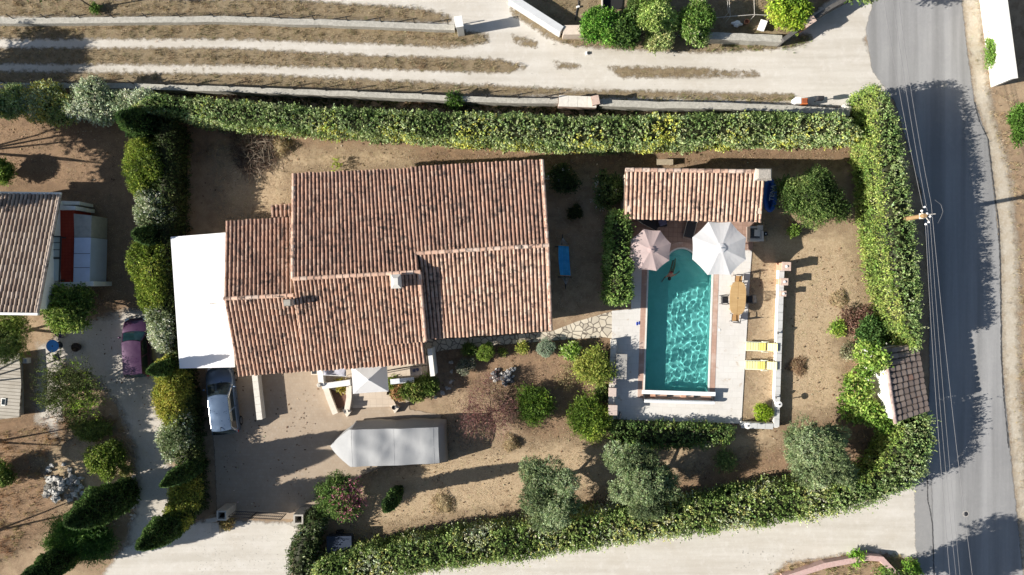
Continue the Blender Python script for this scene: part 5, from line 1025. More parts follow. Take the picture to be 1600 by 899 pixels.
def car(name, label, x, y, rz, paint, Ln, Wd, Ht, prof, cab, chrome_line=False, tint=None):
    """prof: (y, half width fraction, hood height) nose to tail with front at +y; cab=(y cowl, y roof front, y roof rear, y tail, belt z, roof half width)"""
    root = thing(name, label, 'car', (x, y, 0), rz); hw = Wd/2; V, F = [], []; K = 13
    for (yy, fw, zt) in prof:
        w = hw*fw; zb = .22
        sec = [(-w*.86, zb), (-w*.97, zb+.12), (-w, zb+.35), (-w*.985, zt-.14), (-w*.93, zt-.04), (-w*.7, zt+.015), (0, zt+.045), (w*.7, zt+.015), (w*.93, zt-.04), (w*.985, zt-.14), (w, zb+.35), (w*.97, zb+.12), (w*.86, zb)]
        V += [(a, yy, z) for a, z in sec]
    n = len(prof)
    F = [(i*K+k, (i+1)*K+k, (i+1)*K+(k+1) % K, i*K+(k+1) % K) for i in range(n-1) for k in range(K)]
    F += [tuple(range(K)), tuple((n-1)*K+k for k in range(K))[::-1]]
    m = MB(); m.add(V, F); body = m.build('body', paint, root, world=False, smooth=True)
    yc, yf, yr, yt, zb, wr = cab; wb = hw*.93; ws = [wb*.97, wr]
    # greenhouse shell: rings from belt to roof
    def ringp(t):
        e = 1-(1-t)**1.25; y0 = yc+(yf-yc)*e; y1 = yt+(yr-yt)*e; w = wb+(wr-wb)*t; z = zb+(Ht-.05-zb)*t; p = []
        for u in np.linspace(-1, 1, 7): p.append((u*w, y0+.10*(1-u*u)-.0, z+.02*(1-u*u)))
        for u in np.linspace(1, -1, 7): p.append((u*w, y1-.06*(1-u*u), z+.02*(1-u*u)))
        return p
    R = [ringp(t) for t in (0, .33, .66, .93, 1.0)]; m = MB(); k = 14
    vs = [q for r_ in R for q in r_]
    m.add(vs, [(i*k+j, i*k+(j+1) % k, (i+1)*k+(j+1) % k, (i+1)*k+j) for i in range(4) for j in range(k)])
    # crowned roof
    g0 = R[-1]; rows = []
    for s in np.linspace(0, 1, 7):
        yy0 = [q[1] for q in g0[:7]]; yy1 = [q[1] for q in g0[7:]][::-1]
        rows.append([(g0[j][0], yy0[j]*(1-s)+yy1[j]*s, Ht-.05+.02*(1-(j/3-1)**2)+.05*sin(pi*s)**.7*(1-.5*(j/3-1)**2)) for j in range(7)])
    m.add([q for r_ in rows for q in r_], [(i*7+j, i*7+j+1, (i+1)*7+j+1, (i+1)*7+j) for i in range(6) for j in range(6)])
    m.build('roof', paint, root, world=False, smooth=True)
    def pt(t, side, u, o=.012):
        r_ = ringp(t)
        if side == 'f': a = np.array(r_[:7])
        else: a = np.array(r_[7:])[::-1]
        s = (u+1)*3; i = int(min(5, max(0, math.floor(s)))); q = a[i]+(a[i+1]-a[i])*(s-i); return q+v3((0, o if side == 'f' else -o, o*.8))
    for side, nm in (('f', 'windscreen'), ('r', 'rear_window')):
        m = MB(); us, ts = np.linspace(-.9, .9, 8), np.linspace(.06, .93, 5); vs = [pt(t, side, u) for t in ts for u in us]
        m.add(vs, [(i*8+j, i*8+j+1, (i+1)*8+j+1, (i+1)*8+j) if side == 'f' else (i*8+j, (i+1)*8+j, (i+1)*8+j+1, i*8+j+1) for i in range(4) for j in range(7)]); wsn = m.build(nm, tint or GLASS, root, world=False, smooth=True)
        if side == 'f':
            m = MB(); m.tube([pt(.12, 'f', -.6, .03), pt(.2, 'f', .1, .035)], .012, 4); m.build('wiper', TYRE, wsn, world=False)
    for sg in (-1, 1):
        m = MB(); ys = [(.06, .97), (.5, .99)]
        def sp(t, s):
            r_ = ringp(t); a, b = (np.array(r_[0]), np.array(r_[13])) if sg < 0 else (np.array(r_[6]), np.array(r_[7])); q = a+(b-a)*s; return q+v3((sg*.012, 0, .004))
        for s0, s1 in ((.06, .47), (.50, .93)): m.add([sp(.08, s0), sp(.08, s1), sp(.9, s1-.01), sp(.9, s0+.02)], [(0, 1, 2, 3) if sg > 0 else (3, 2, 1, 0)][:1])
        m.build('side_window', GLASS, root, world=False)
        if chrome_line:
            m = MB(); pts = [sp(.05, .03), sp(.05, .5), sp(.05, .95), sp(.5, .99), sp(.94, .92), sp(.96, .5), sp(.94, .1), sp(.05, .03)]; m.tube(pts, .014, 5); m.build('window_trim', CHROME, root, world=False)
        # mirror
        m = MB(); m.rock((sg*(hw+.10), yc-.28, zb+.06), (.10, .07, .07), 3, 10, 6, rough=.05); m.build('mirror', paint if not chrome_line else paint, root, world=False, smooth=True)
        yn = prof[0][0]; m = MB(); m.rock((sg*hw*.68, prof[1][0]-.06, prof[1][2]-.06), (.17, .2, .07), 2, 12, 6, rough=.05); m.build('headlight', LAMPW, root, world=False, smooth=True)
        m = MB(); m.rock((sg*hw*.84, prof[-1][0]+.09, .82), (.1, .09, .16), 2, 10, 6, rough=.05); m.build('tail_light', LAMPR, root, world=False, smooth=True)
        m = MB()
        for yh in (yc-.75, yc-1.5): m.box((sg*(hw*.995), yh, zb-.12), (.03, .17, .03))
        m.build('door_handle', paint, root, world=False, bevel=.008)
        for wy in (prof[0][0]-.78, prof[-1][0]+.68):
            w = MB(); xs = sg*(hw-.11)
            w.tube([(xs-.1, wy, .31), (xs+.1, wy, .31)], .31, 22); wh = w.build('wheel', TYRE, root, world=False)
            w = MB(); w.tube([(xs+sg*.09, wy, .31), (xs+sg*.112, wy, .31)], .2, 16); w.build('rim', RIM, wh, world=False)
    m = MB(); m.box((0, prof[0][0]+.005, .42), (.5, .02, .11)); m.build('number_plate', WHITE, root, world=False)
    m = MB(); m.tube([(.0, yr+.2, Ht-.0), (0, yr+.1, Ht+.06), (0, yr-.02, Ht+.09)], [.03, .015, .01], 6); m.build('aerial', TYRE, root, world=False)
    return root
hb = 1.78
px_, py_ = P(213, 543, .7)
car('purple_car', 'small burgundy purple hatchback parked on the gravel drive left of the shrubs', px_+.02, py_, radians(3), carpaint('purple_paint', (.07, .028, .068)), 3.75, 1.68, 1.45,
    [(hb+.08, .55, .50), (hb, .80, .66), (hb-.2, .93, .78), (hb-.6, 1, .87), (hb-.95, 1, .92), (.2, 1, .92), (-.8, 1, .93), (-1.5, .98, .94), (-1.8, .9, .88), (-1.9, .78, .6)], (.98, .38, -1.62, -1.86, .9, .60), tint=simple('teal_tinted_glass', (.012, .036, .042), .08, .3, 3))
px_, py_ = P(347, 624, .7)
car('grey_blue_car', 'blue grey metallic car with chrome window line, nose under the white carport', px_+.02, py_-.02, radians(7), carpaint('blue_grey_paint', (.11, .16, .24), .55), 4.4, 1.8, 1.5,
    [(2.12, .55, .50), (2.03, .80, .66), (1.8, .94, .80), (1.35, 1, .90), (1.0, 1, .95), (.2, 1, .96), (-.8, 1, .98), (-1.75, .98, .98), (-2.1, .9, .9), (-2.2, .78, .6)], (1.05, .30, -1.85, -2.16, .94, .62), True)

# ================================================================ covered boat
CANV = simple('grey_canvas', (.30, .305, .31), .75, .05, 1.5, bmp=.006)
bt = thing('covered_boat', 'long trailer load shrouded in a pale grey tarpaulin with a pointed nose on the driveway', 'boat', P3(610, 698))
zt = 2.0
ax0, ax1 = v3((*P(516, 698, 1.05), 0)), v3((*P(685, 698, zt), 0)); ax1[1] = P(685, 697, zt)[1]
u = (ax1-ax0); LL = np.linalg.norm(u); u /= LL; s_ = v3((-u[1], u[0], 0)); m = MB(); rows = []; NS, NC = 46, 25; g = np.random.default_rng(9)
def tw_(t):  # half width at top
    return 1.2*min(1, (t/.2)**.8) if t < .2 else 1.2-.05*(t-.2)
for i in range(NS):
    t = i/(NS-1); hw_ = max(.02, tw_(t)); zz = 1.05+(zt-1.05)*min(1, t/.24)**.7-.12*max(0, t-.5)-.06*sin(t*14)**2*(t > .2); row = []
    for j in range(NC):
        a = j/(NC-1)*2-1; aa = abs(a); sg = 1 if a > 0 else -1
        if aa < .6: w = aa/.6*hw_; z_ = zz-.10*(aa/.6)**2+.05*sin(t*17+a*4)*(aa/.6)*.5-.05*cos(a*5+t*9)*(t > .2)+.014*sin(t*23+a*6+2*sin(a*3))*(t > .2)+.03*max(0, 1-abs((t-.55)*5-a)*4)
        else:
            q = (aa-.6)/.4; flare = .34 if t > .2 else .1; w = hw_+flare*q**1.2*(.9+.12*sin(t*17+sg))+.01*sin(t*60)*q; z_ = zz-.10-(zz-.38)*q**.9
        p = ax0+u*(t*LL)+s_*(sg*w); row.append((p[0], p[1], max(.25, z_+g.normal(0, .006))))
    rows.append(row)
# sloping tail
for q in (.12, .5, 1.0):
    row = []
    for j in range(NC):
        p = v3(rows[NS-1][j]); c0 = ax0+u*LL; p[:2] = c0[:2]+(p[:2]-c0[:2])*(1-.06*q); p = p+u*(.42*q); p[2] = max(.3, p[2]-(p[2]-.35)*q**.75); row.append(tuple(p))
    rows.append(row)
m.add([q for r_ in rows for q in r_], [(i*NC+j, (i+1)*NC+j, (i+1)*NC+j+1, i*NC+j+1) for i in range(len(rows)-1) for j in range(NC-1)])
tp_ = m.build('tarpaulin', CANV, bt, smooth=True); tp_.modifiers.new('thick', 'SOLIDIFY').thickness = .012
m = MB(); ss = []
for tq in (.24, .60, .97):
    i = int(tq*(NS-1)); ss.append([v3(q)+v3((0, 0, .006)) for q in rows[i]])
SM_ = simple('canvas_seam', (.42, .42, .43), .8)
for s2 in ss: MB().tube(s2, .006, 4).build('seam', SM_, tp_)
m = MB(); m.tube([ax0+u*.2+v3((0, 0, .5)), ax0+u*(LL-.3)+v3((0, 0, .5))], .06, 6); m.build('trailer_beam', DARKM, bt)
for sg in (-1, 1):
    c = ax0+u*(LL*.62)+s_*(sg*1.05); m = MB(); m.tube([c+v3((0, 0, .3))-s_*.1, c+v3((0, 0, .3))+s_*.1], .3, 18); m.build('wheel', TYRE, bt)

# ================================================================ parasols
def parasol(name, label, cx, cy, z, r, n, mat, seed, rise=.5, rz=0.0, square=None, base=True, vent=None, group=None):
    x, y = P(cx, cy, z+rise*.7); root = thing(name, label, 'parasol', (x, y, 0), rz, group); V = [(0, 0, z+rise)]; F = []; M = 8
    cor = [(r*cos(2*pi*k/n), r*sin(2*pi*k/n)) for k in range(n)] if square is None else [(square[0]/2*a, square[1]/2*b) for a, b in ((1, 1), (-1, 1), (-1, -1), (1, -1))]
    n = len(cor)
    for i in range(1, M+1):
        t = i/M
        for k in range(n):
            a, b = v3((*cor[k], 0)), v3((*cor[(k+1) % n], 0))
            for q in range(4):
                s = q/4; p = (a+(b-a)*s)*t; sag = sin(pi*s)*t**1.5*(.10 if square is None else .05); p = p*(1-sag*.28); V.append((p[0], p[1], z+rise*(1-t)**1.0*(1)+.06*t*(1-t)-sag*.9*.5))
    W = n*4
    F += [(0, 1+k, 1+(k+1) % W) for k in range(W)]
    for i in range(M-1): F += [(1+i*W+k, 1+(i+1)*W+k, 1+(i+1)*W+(k+1) % W, 1+i*W+(k+1) % W) for k in range(W)]
    o0 = len(V); V += [(p[0], p[1], p[2]-.13) for p in V[1+(M-1)*W:1+M*W]]; F += [(1+(M-1)*W+k, o0+k, o0+(k+1) % W, 1+(M-1)*W+(k+1) % W) for k in range(W)]
    m = MB(); m.add(V, F); cn = m.build('canopy', mat, root, world=False)
    c2 = MB(); q = .17 if square is None else .12; c2.add([(0, 0, z+rise+.07)]+[(c[0]*q, c[1]*q, z+rise*(1-q)+.06) for c in cor], [(0, 1+k, 1+(k+1) % n) for k in range(n)]); c2.build('vent_cap', vent or mat, cn, world=False)
    m = MB()
    for c in cor: m.tube([(0, 0, z+rise-.03), (c[0], c[1], z-.02)], .012, 4)
    m.build('rib', DARKM, root, world=False); MB().tube([(0, 0, .05), (0, 0, z+rise+.12)], .03, 10).build('pole', CHROME if square is None else WHITE, root, world=False)
    if base: MB().lathe([(.3, .05), (.3, .11), (.08, .14), (.05, .4)], n=20).build('base', DARKM, root, world=False)
    return root
def clothmat(name, c):
    m, nt, b = newmat(name); b.inputs['Base Color'].default_value = rgba(c); b.inputs['Roughness'].default_value = .85; b.inputs['Specular IOR Level'].default_value = .1
    tr = nt.nodes.new('ShaderNodeBsdfTranslucent'); tr.inputs[0].default_value = rgba(c); mx = nt.nodes.new('ShaderNodeMixShader'); mx.inputs[0].default_value = .4
    nt.links.new(b.outputs[0], mx.inputs[1]); nt.links.new(tr.outputs[0], mx.inputs[2]); nt.links.new(mx.outputs[0], nt.nodes['Material Output'].inputs[0])
    co = objco(nt); bump(nt, noise(nt, 3, 4, coord=co), .02, b); return m
WCLO = clothmat('white_cloth', (.82, .82, .83)); PKC = clothmat('faded_pink_cloth', (.66, .52, .50))
parasol('white_parasol', 'large white octagonal parasol at the top right corner of the pool', 1126, 388, 2.45, 1.78, 8, WCLO, 1, .40, radians(22))
parasol('pink_parasol', 'faded pink octagonal parasol at the top left corner of the pool', 1017, 390.5, 2.3, 1.36, 8, PKC, 2, .36, radians(17))
parasol('square_parasol', 'white square parasol with peaked top over the house terrace', 576, 593, 2.5, 1, 4, WCLO, 3, .55, radians(4), square=(2.2, 1.75))

# ================================================================ terrace south of the house
z = .45
tr_ = thing('house_terrace', 'pale tiled terrace with steps below the south eave of the house', 'terrace', P3(610, 590))
TTILE = gmat('cream_tiles', [(.56, .48, .39), (1, .4, .6, (.50, .42, .34), .6)], bmp=0, extra=brick_extra(.4, .4, (.7, .66, .62), .01, .7, 0))
MB().prism([P(*q, z) for q in [(500, 560), (668, 556), (668, 590), (606, 594), (604, 618), (550, 620), (500, 602)]], 0, z).build('floor', TTILE, tr_)
for i, (y0, y1, hh) in enumerate(((618.5, 626, .3), (626.2, 637, .15))): MB().prism([P(*q, hh) for q in [(550, y0), (609+i*5, y0-2), (612+i*8, y1-2), (550, y1+1)]], 0, hh).build('step', TTILE, tr_)
WT = simple('cream_coping', (.68, .60, .50), .85, .08, 4)
wall('planter_wall', 'curved cream planter wall on the left of the triangular planter', 'wall', [(509, 607), (514, 622), (521, 640), (524, 647)], .36, .7, WT)
wall('planter_wall', 'cream planter wall between the planter and the terrace steps', 'wall', [(545, 603), (545, 622), (542, 640)], .34, .7, WT)
wall('terrace_wall', 'white terrace wall running west of the square parasol', 'wall', [(503, 604), (547, 598)], .36, 1.0, simple('white_wall_a', (.70, .69, .67), .85, .08, 4))
wall('terrace_wall', 'white terrace side wall under the house eave with round post', 'wall', [(499, 574), (502, 602)], .34, 1.1, WALLW)
wall('house_buttress_wall', 'white wall fin at the right end of the house terrace', 'wall', [(671, 545), (676, 588)], .28, 2.0, WALLW)
pl = thing('planter_soil', 'brown soil in the triangular planter', 'planter', P3(530, 620)); MB().prism([P(*q, .4) for q in [(513, 606), (542, 603), (541, 634), (525, 640)]], 0, .4).build('soil', simple('dark_soil', (.14, .075, .05), .95, .3, 8, bmp=.03), pl)
po = thing('round_post', 'grey round post at the outer corner of the terrace wall', 'post', P3(499, 603)); x, y = P(498, 602, 1.2); MB().lathe([(.14, 0), (.14, 1.15), (.1, 1.2), (.0, 1.2)], (x, y, 0), 16).build('post_body', CEM, po)
fc = thing('folded_canvas', 'crumpled pale grey awning cloth under the eave left of the parasol', 'awning', P3(525, 580)); m = MB(); g = np.random.default_rng(4); vs = []
c4 = [v3(P3(505, 586, 1.6)), v3(P3(541, 588, 1.6)), v3(P3(539, 566, 1.75)), v3(P3(508, 570, 1.75))]
for i in range(9):
    for j in range(9): s, t = i/8, j/8; p = (c4[0]*(1-s)+c4[1]*s)*(1-t)+(c4[3]*(1-s)+c4[2]*s)*t; vs.append(p+v3((0, 0, -.25*sin(pi*s)*sin(pi*t)+g.normal(0, .02)+.06*sin(s*9+t*5))))
m.add(vs, [(i*9+j, (i+1)*9+j, (i+1)*9+j+1, i*9+j+1) for i in range(8) for j in range(8)]); o = m.build('cloth', clothmat('grey_cloth', (.55, .55, .62)), fc, smooth=True); o.modifiers.new('t', 'SOLIDIFY').thickness = .01
m = MB()
for p in c4: m.tube([(p[0], p[1], .45), p+v3((0, 0, .02))], .02, 6)
m.tube([c4[0], c4[1]], .025, 6); m.build('frame', WHITE, fc)
for px, py, lb in ((504, 566, 'dark square planter pot by the left house eave'), ):
    t = thing('planter_pot', lb, 'pot', P3(491, 581)); x, y = P(491, 581, .5); m = MB(); m.box((x, y, .25), (.4, .4, .5)); m.build('pot_body', WT, t, bevel=.01); MB().box((x, y, .505), (.3, .3, .02)).build('soil', DARKM, t)
t = thing('white_bench', 'white plank bench standing in the terrace bed below the tiles', 'bench', P3(628, 595)); a, b = v3(P3(610, 597, .9)), v3(P3(647, 593, .9)); m = MB(); m.box(((a+b)/2), (np.linalg.norm(b-a), .32, .06), .1); m.build('plank', simple('white_plank', (.62, .64, .68), .5), t)
for q in (.1, .9): p = a+(b-a)*q; MB().box((p[0], p[1], .43), (.08, .28, .86), .1).build('leg', WHITE, t)
t = thing('terrace_railing', 'thin dark railing along the terrace edge right of the parasol', 'railing', P3(640, 585)); m = MB(); pr_ = [P3(603, 580, .9), P3(640, 574, .9), P3(668, 571, .9)]; m.tube(pr_, .018, 5); m.tube([(p[0], p[1], .6) for p in pr_], .012, 5); m.build('handrail', IRON, t)
for p in pr_: MB().tube([(p[0], p[1], .4), p], .018, 5).build('post', IRON, t)
# little table with things on it
t = thing('terrace_table', 'small dark framed table behind the terrace bed', 'table', P3(648, 580)); x, y = P(650, 580, 1.1); MB().box((x, y, 1.12), (.75, .55, .04), .1).build('tabletop', simple('table_top', (.34, .27, .22), .5, .2, 5), t)
for a, b in ((-.32, -.22), (.32, -.22), (.32, .22), (-.32, .22)): MB().box((x+a, y+b, .78), (.04, .04, .66), 0).build('leg', IRON, t)
for i, (a, b, lb) in enumerate(((-.1, .05, 'dark blue bowl on the small terrace table'), (.1, .1, 'dark pot on the small terrace table'))):
    q = MB().lathe([(.03, 0), (.1, .05), (.11, .09), (.09, .07), (0, .03)], (x+a, y+b, 1.14), 12).build('bowl' if i == 0 else 'small_pot', simple('dark_ceramic%d' % i, (.05, .05, .09), .3), None); tag(q, lb, 'bowl' if i == 0 else 'pot')
for i, (px, py, lb) in enumerate(((542, 645, 'pale stone plinth at the bottom of the planter wall'), (617, 639, 'white stone corner piece with a dark pot at the terrace steps'))):
    t = thing('stone_plinth', lb, 'plinth', P3(px, py)); x, y = P(px, py, .35); m = MB(); m.prism([(x-.3, y+.18), (x, y+.3), (x+.3, y+.1), (x, y-.3)], 0, .35); m.build('plinth_body', WT, t)
    MB().lathe([(.08, .35), (.13, .5), (.15, .62), (.11, .6), (0, .5)], (x-.02, y+.12, 0), 12).build('pot', IRON if i else CEM, t)

# ================================================================ pool furniture
TEAK = gmat('slatted_teak', [(.60, .42, .21), (2, .4, .6, (.54, .36, .17), .6)], rough=.5, bmp=0, extra=brick_extra(3.0, .075, (.45, .35, .25), .012, .9, .0, rot=0))
tb = thing('teak_table', 'oval slatted teak table on the pool terrace below the white parasol', 'table', P3(1153, 466), radians(-3)); x, y = P(1153, 466, .75); tb.location = (x, y, 0)
pts = []
for k in range(28):
    a = 2*pi*k/28; pts.append((.52*np.sign(cos(a))*abs(cos(a))**.75, 1.08*np.sign(sin(a))*abs(sin(a))**.6))
MB().prism(pts, .71, .75).build('tabletop', TEAK, tb, world=False, bevel=.008)
for a, b in ((-.33, -.75), (.33, -.75), (.33, .75), (-.33, .75)): MB().box((a, b, .38), (.06, .06, .66)).build('leg', TEAK, tb, world=False)
m = MB(); m.box((0, 0, .64), (.6, 1.45, .05)); m.build('frame', TEAK, tb, world=False); MB().lathe([(.04, .751), (.04, .757), (0, .757)], n=10).build('parasol_hole_cap', IRON, tb, world=False)
BLKF = simple('black_frame', (.02, .02, .022), .4, .1, 5); TEAKS = simple('teak_seat', (.45, .26, .11), .55, .12, 8); BLKC = simple('black_textilene', (.03, .03, .035), .8, .2, 20)
def chair(label, px, py, rz, seatm):
    x, y = P(px, py, .5); t = thing('garden_chair', label, 'chair', (x, y, 0), rz, 'garden chairs round the oval teak table')
    MB().box((0, 0, .45), (.46, .44, .03)).build('seat', seatm, t, world=False, bevel=.01); m = MB()
    for i in range(5): m.box((-.18+i*.09, -.25-.02, .72), (.045, .02, .46), 0, (0, 0))
    m.build('backrest', seatm if seatm is BLKC else BLKC, t, world=False)
    m = MB(); m.tube([(-.24, -.24, .42), (-.24, -.30, .97), (.24, -.30, .97), (.24, -.24, .42)], .016, 6); m.build('back_frame', BLKF, t, world=False)
    for sx in (-1, 1):
        MB().tube([(sx*.27, -.27, .68), (sx*.29, .0, .67), (sx*.28, .22, .66)], .022, 6).build('armrest', BLKF, t, world=False)
        for sy in (-1, 1): MB().tube([(sx*.25, sy*.2, .66 if sy > 0 else .45), (sx*.27, sy*.27, 0)], .015, 6).build('leg', BLKF, t, world=False)
    return t
chair('black framed chair with teak seat at the north end of the teak table', 1154.5, 436.5, radians(176), TEAKS)
chair('black framed chair with teak seat at the south end of the teak table', 1149.5, 497, radians(-6), TEAKS)
chair('all black chair on the pool side of the teak table', 1133, 468.5, radians(-88), BLKC)
chair('black framed chair tucked on the lawn side of the teak table', 1171, 468, radians(95), BLKC)
# yellow sunbeds
YEL = simple('yellow_cushion', (.78, .75, .36), .8, .04, 6); YEL2 = simple('deep_yellow_cushion', (.76, .67, .18), .8, .05, 6); PLAST = simple('white_plastic', (.76, .78, .62), .4, .04, 4)
def sunbed(label, px, py, rz):
    x, y = P(px, py, .35); t = thing('sunbed', label, 'sunbed', (x, y, 0), rz, 'yellow sunbeds beside the pool wall'); m = MB()
    m.prism([(-.95, -.3), (-.98, -.2), (-.98, .2), (-.95, .3), (.35, .3), (.35, -.3)], .27, .33); m.build('frame', PLAST, t, world=False, bevel=.01)
    m = MB()
    for i in range(5): m.box((-.93+.17*i+.02, 0, .355), (.15, .5, .05))
    m.build('cushion', YEL, t, world=False, bevel=.02); m = MB()
    for i in range(3): m.box((-.06+.15*i, 0, .36), (.135, .5, .055))
    m.build('seat_cushion', YEL2, t, world=False, bevel=.02)
    m = MB()
    for i in range(4): c = .48+.14*i; m.box((c, 0, .37+(c-.38)*.5), (.13, .52, .05), 0, (.5, 0))
    m.build('backrest', YEL, t, world=False, bevel=.02)
    for sx in (-.8, .25):
        for sy in (-.25, .25): MB().tube([(sx, sy, .27), (sx, sy*1.1, 0)], .025, 6).build('leg', PLAST, t, world=False)
    for sy in (-.33, .33): MB().tube([(.05, sy, .3), (.1, sy, .47), (.42, sy, .49), (.5, sy, .4)], .022, 6).build('armrest', PLAST, t, world=False)
    return t
sunbed('northern of the two yellow sunbeds beside the white wall', 1189, 542, radians(-2)); sunbed('southern of the two yellow sunbeds beside the white wall', 1188, 571, radians(-1))
# stone cabinet
t = thing('stone_cabinet', 'grey stone cabinet with slab top against the west pool wall', 'cabinet', P3(971, 573)); x, y = P(971, 573, .85); MB().box((x, y, .41), (.62, 1.5, .82), -.03).build('cabinet_body', CEM, t); MB().box((x, y, .85), (.7, 1.6, .06), -.03).build('slab_top', simple('grey_stone_top', (.33, .315, .29), .8, .1, 4, dirt=((.24, .23, .21), .4)), t, bevel=.01)
m = MB(); m.box((x+.315, y+.35, .42), (.02, .62, .6), -.03); m.box((x+.335, y-.35, .42), (.02, .62, .6), -.03); m.build('door', CONC, t)
# pool cover roller
ALU = simple('white_tube', (.80, .80, .80), .35, .03, 4); rr_ = thing('pool_cover_roller', 'white double tube pool cover roller across the south end of the pool', 'roller', (*P(1060, 620), 0))
a1, b1, a2, b2 = (P3(1003, 612.5, .55), P3(1118, 616, .55), P3(1007, 626.5, .45), P3(1116, 629.5, .45))
m = MB(); m.box(((v3(a1)+v3(b1))/2), (np.linalg.norm(v3(b1)-v3(a1)), .26, .05), atan2(b1[1]-a1[1], b1[0]-a1[0]), (0, .12)); m.build('cover_board', ALU, rr_, bevel=.01)
MB().tube([a2, b2], .12, 16).build('tube', ALU, rr_)
for i, q in enumerate((.02, .98)): p, p2 = v3(a1)*(1-q)+v3(b1)*q, v3(a2)*(1-q)+v3(b2)*q; m = MB(); m.box(((p[0]+p2[0])/2, (p[1]+p2[1])/2, .24), (.08, .62, .4)); m.build('bracket', IRON, rr_)
for q in (.16, .58): p = v3(a1)*(1-q)+v3(b1)*q; m = MB(); m.box((p[0], p[1]-.22, .15), (.34, .2, .2)); m.build('brick_weight', BRICKR, rr_)
for q in (.38, .75): p = v3(a1)*(1-q)+v3(b1)*q; m = MB(); m.box((p[0], p[1]-.26, .12), (.22, .16, .14)); m.build('clamp', IRON, rr_)
# loungers in the shade
def lounger(label, px, py, rz):
    x, y = P(px, py, .4); t = thing('black_lounger', label, 'lounger', (x, y, 0), rz, 'dark loungers under the pool house eave'); m = MB(); m.add([(-.3, -.9, .34), (.3, -.9, .34), (.3, .1, .34), (-.3, .1, .34), (.3, .75, .75), (-.3, .75, .75), (-.3, -.9, .31), (.3, -.9, .31), (.3, .1, .31), (-.3, .1, .31), (.3, .75, .72), (-.3, .75, .72)], [(0, 1, 2, 3), (3, 2, 4, 5), (9, 8, 7, 6), (11, 10, 8, 9), (0, 6, 7, 1), (1, 7, 8, 2), (2, 8, 10, 4), (4, 10, 11, 5), (5, 11, 9, 3), (3, 9, 6, 0)]); m.build('sling', BLKC, t, world=False)
    m = MB(); m.tube([(-.32, .1, .34), (-.32, -.98, .34), (.32, -.98, .34), (.32, .1, .34), (.32, .8, .78), (-.32, .8, .78), (-.32, .1, .34)], .018, 6); m.build('frame', CEM, t, world=False)
    for sx in (-.3, .3):
        for sy in (-.75, .2): MB().tube([(sx, sy, .34), (sx*1.05, sy, 0)], .016, 6).build('leg', BLKF, t, world=False)
lounger('black sling lounger half under the middle of the pool house eave', 1081, 350, radians(-14)); lounger('dark lounger in deep shade left under the pool house eave', 1010, 344, radians(62))
t = thing('wicker_chair', 'dark chair with a violet cushion under the pool house eave', 'chair', P3(1035, 347)); x, y = P(1035, 347, .5); MB().box((x, y, .4), (.6, .6, .12), .1).build('seat', BLKC, t); MB().box((x, y, .49), (.48, .46, .1), .3).build('cushion', simple('violet_cushion', (.13, .12, .2), .8, .2, 10), t, bevel=.03); MB().box((x, y+.32, .65), (.6, .1, .5), .1).build('backrest', BLKC, t)
for a, b in ((-.26, -.26), (.26, -.26), (-.26, .26), (.26, .26)): MB().box((x+a, y+b, .17), (.05, .05, .34)).build('leg', BLKF, t)
# barbecue
t = thing('barbecue', 'masonry barbecue with pale tiles right of the white parasol', 'barbecue', P3(1182, 364)); x, y = P(1182.5, 365, .9); m = MB(); m.box((x, y, .42), (.78, .95, .84)); m.build('base', CEM, t); m = MB(); m.box((x, y-.43, .87), (.9, .14, .06)); m.box((x+.38, y-.1, .87), (.12, .52, .06)); m.box((x+.22, y+.38, .87), (.34, .28, .06)); m.build('worktop', simple('worktop', (.58, .52, .45), .7, .1, 5), t)
MB().box((x-.1, y+.02, .83), (.6, .62, .03)).build('fire_tray', IRON, t); m = MB()
for i in range(9): m.tube([(x-.38, y-.26+i*.065, .88), (x+.2, y-.26+i*.065, .88)], .006, 4)
m.build('grill', CHROME, t); MB().box((x+.02, y+.03, .91), (.36, .42, .02), -.05).build('tray', simple('pale_tray', (.62, .57, .50), .5, .15, 12), t)
t = thing('bucket', 'small dark bucket with a pale lid right of the barbecue', 'bucket', P3(1196, 365)); x, y = P(1196.5, 365.5, .3); MB().lathe([(.11, 0), (.14, .3), (.12, .3), (.1, .05), (0, .05)], (x, y, 0), 14).build('pail', IRON, t); MB().lathe([(.05, .28), (.05, .33), (0, .33)], (x, y, 0), 10).build('lid_knob', WHITE, t)
# blue inflatable boat on its edge
t = thing('blue_dinghy', 'blue inflatable dinghy leaning in the shade right of the pool house', 'dinghy', P3(1204, 306)); BLUE = simple('blue_pvc', (.02, .09, .38), .4, .15, 4); x, y = P(1203, 305, .3); m = MB(); pts = [(x+.33*cos(a)*(1.0 if abs(sin(a)) < .9 else .9), y+.98*sin(a), .28) for a in np.linspace(0, 2*pi, 25)]; m.tube(pts, .15, 10, caps=False); m.build('tube', BLUE, t, smooth=True)
MB().lathe([(.3, .1), (.3, .13), (0, .14)], (x, y, 0), 20, 1, 2.8).build('floor', simple('blue_floor', (.02, .06, .25), .5), t)
fo_ = bpy.data.curves.new('lettering', 'FONT'); fo_.body = 'TENA'; fo_.size = .42; fo_.extrude = .004; fo_.align_x = 'CENTER'; fo_.align_y = 'CENTER'; fo_.materials.append(simple('white_print', (.5, .55, .65), .5)); fob = bpy.data.objects.new('lettering', fo_); COL.objects.link(fob); bpy.context.view_layer.update(); lm = bpy.data.meshes.new_from_object(fob); bpy.data.objects.remove(fob); fob = bpy.data.objects.new('lettering', lm); COL.objects.link(fob); fob.parent = t; fob.location = tuple(v3((x+.12, y+.12, .445))-wloc(t)); fob.rotation_euler = (0, 0, radians(82))
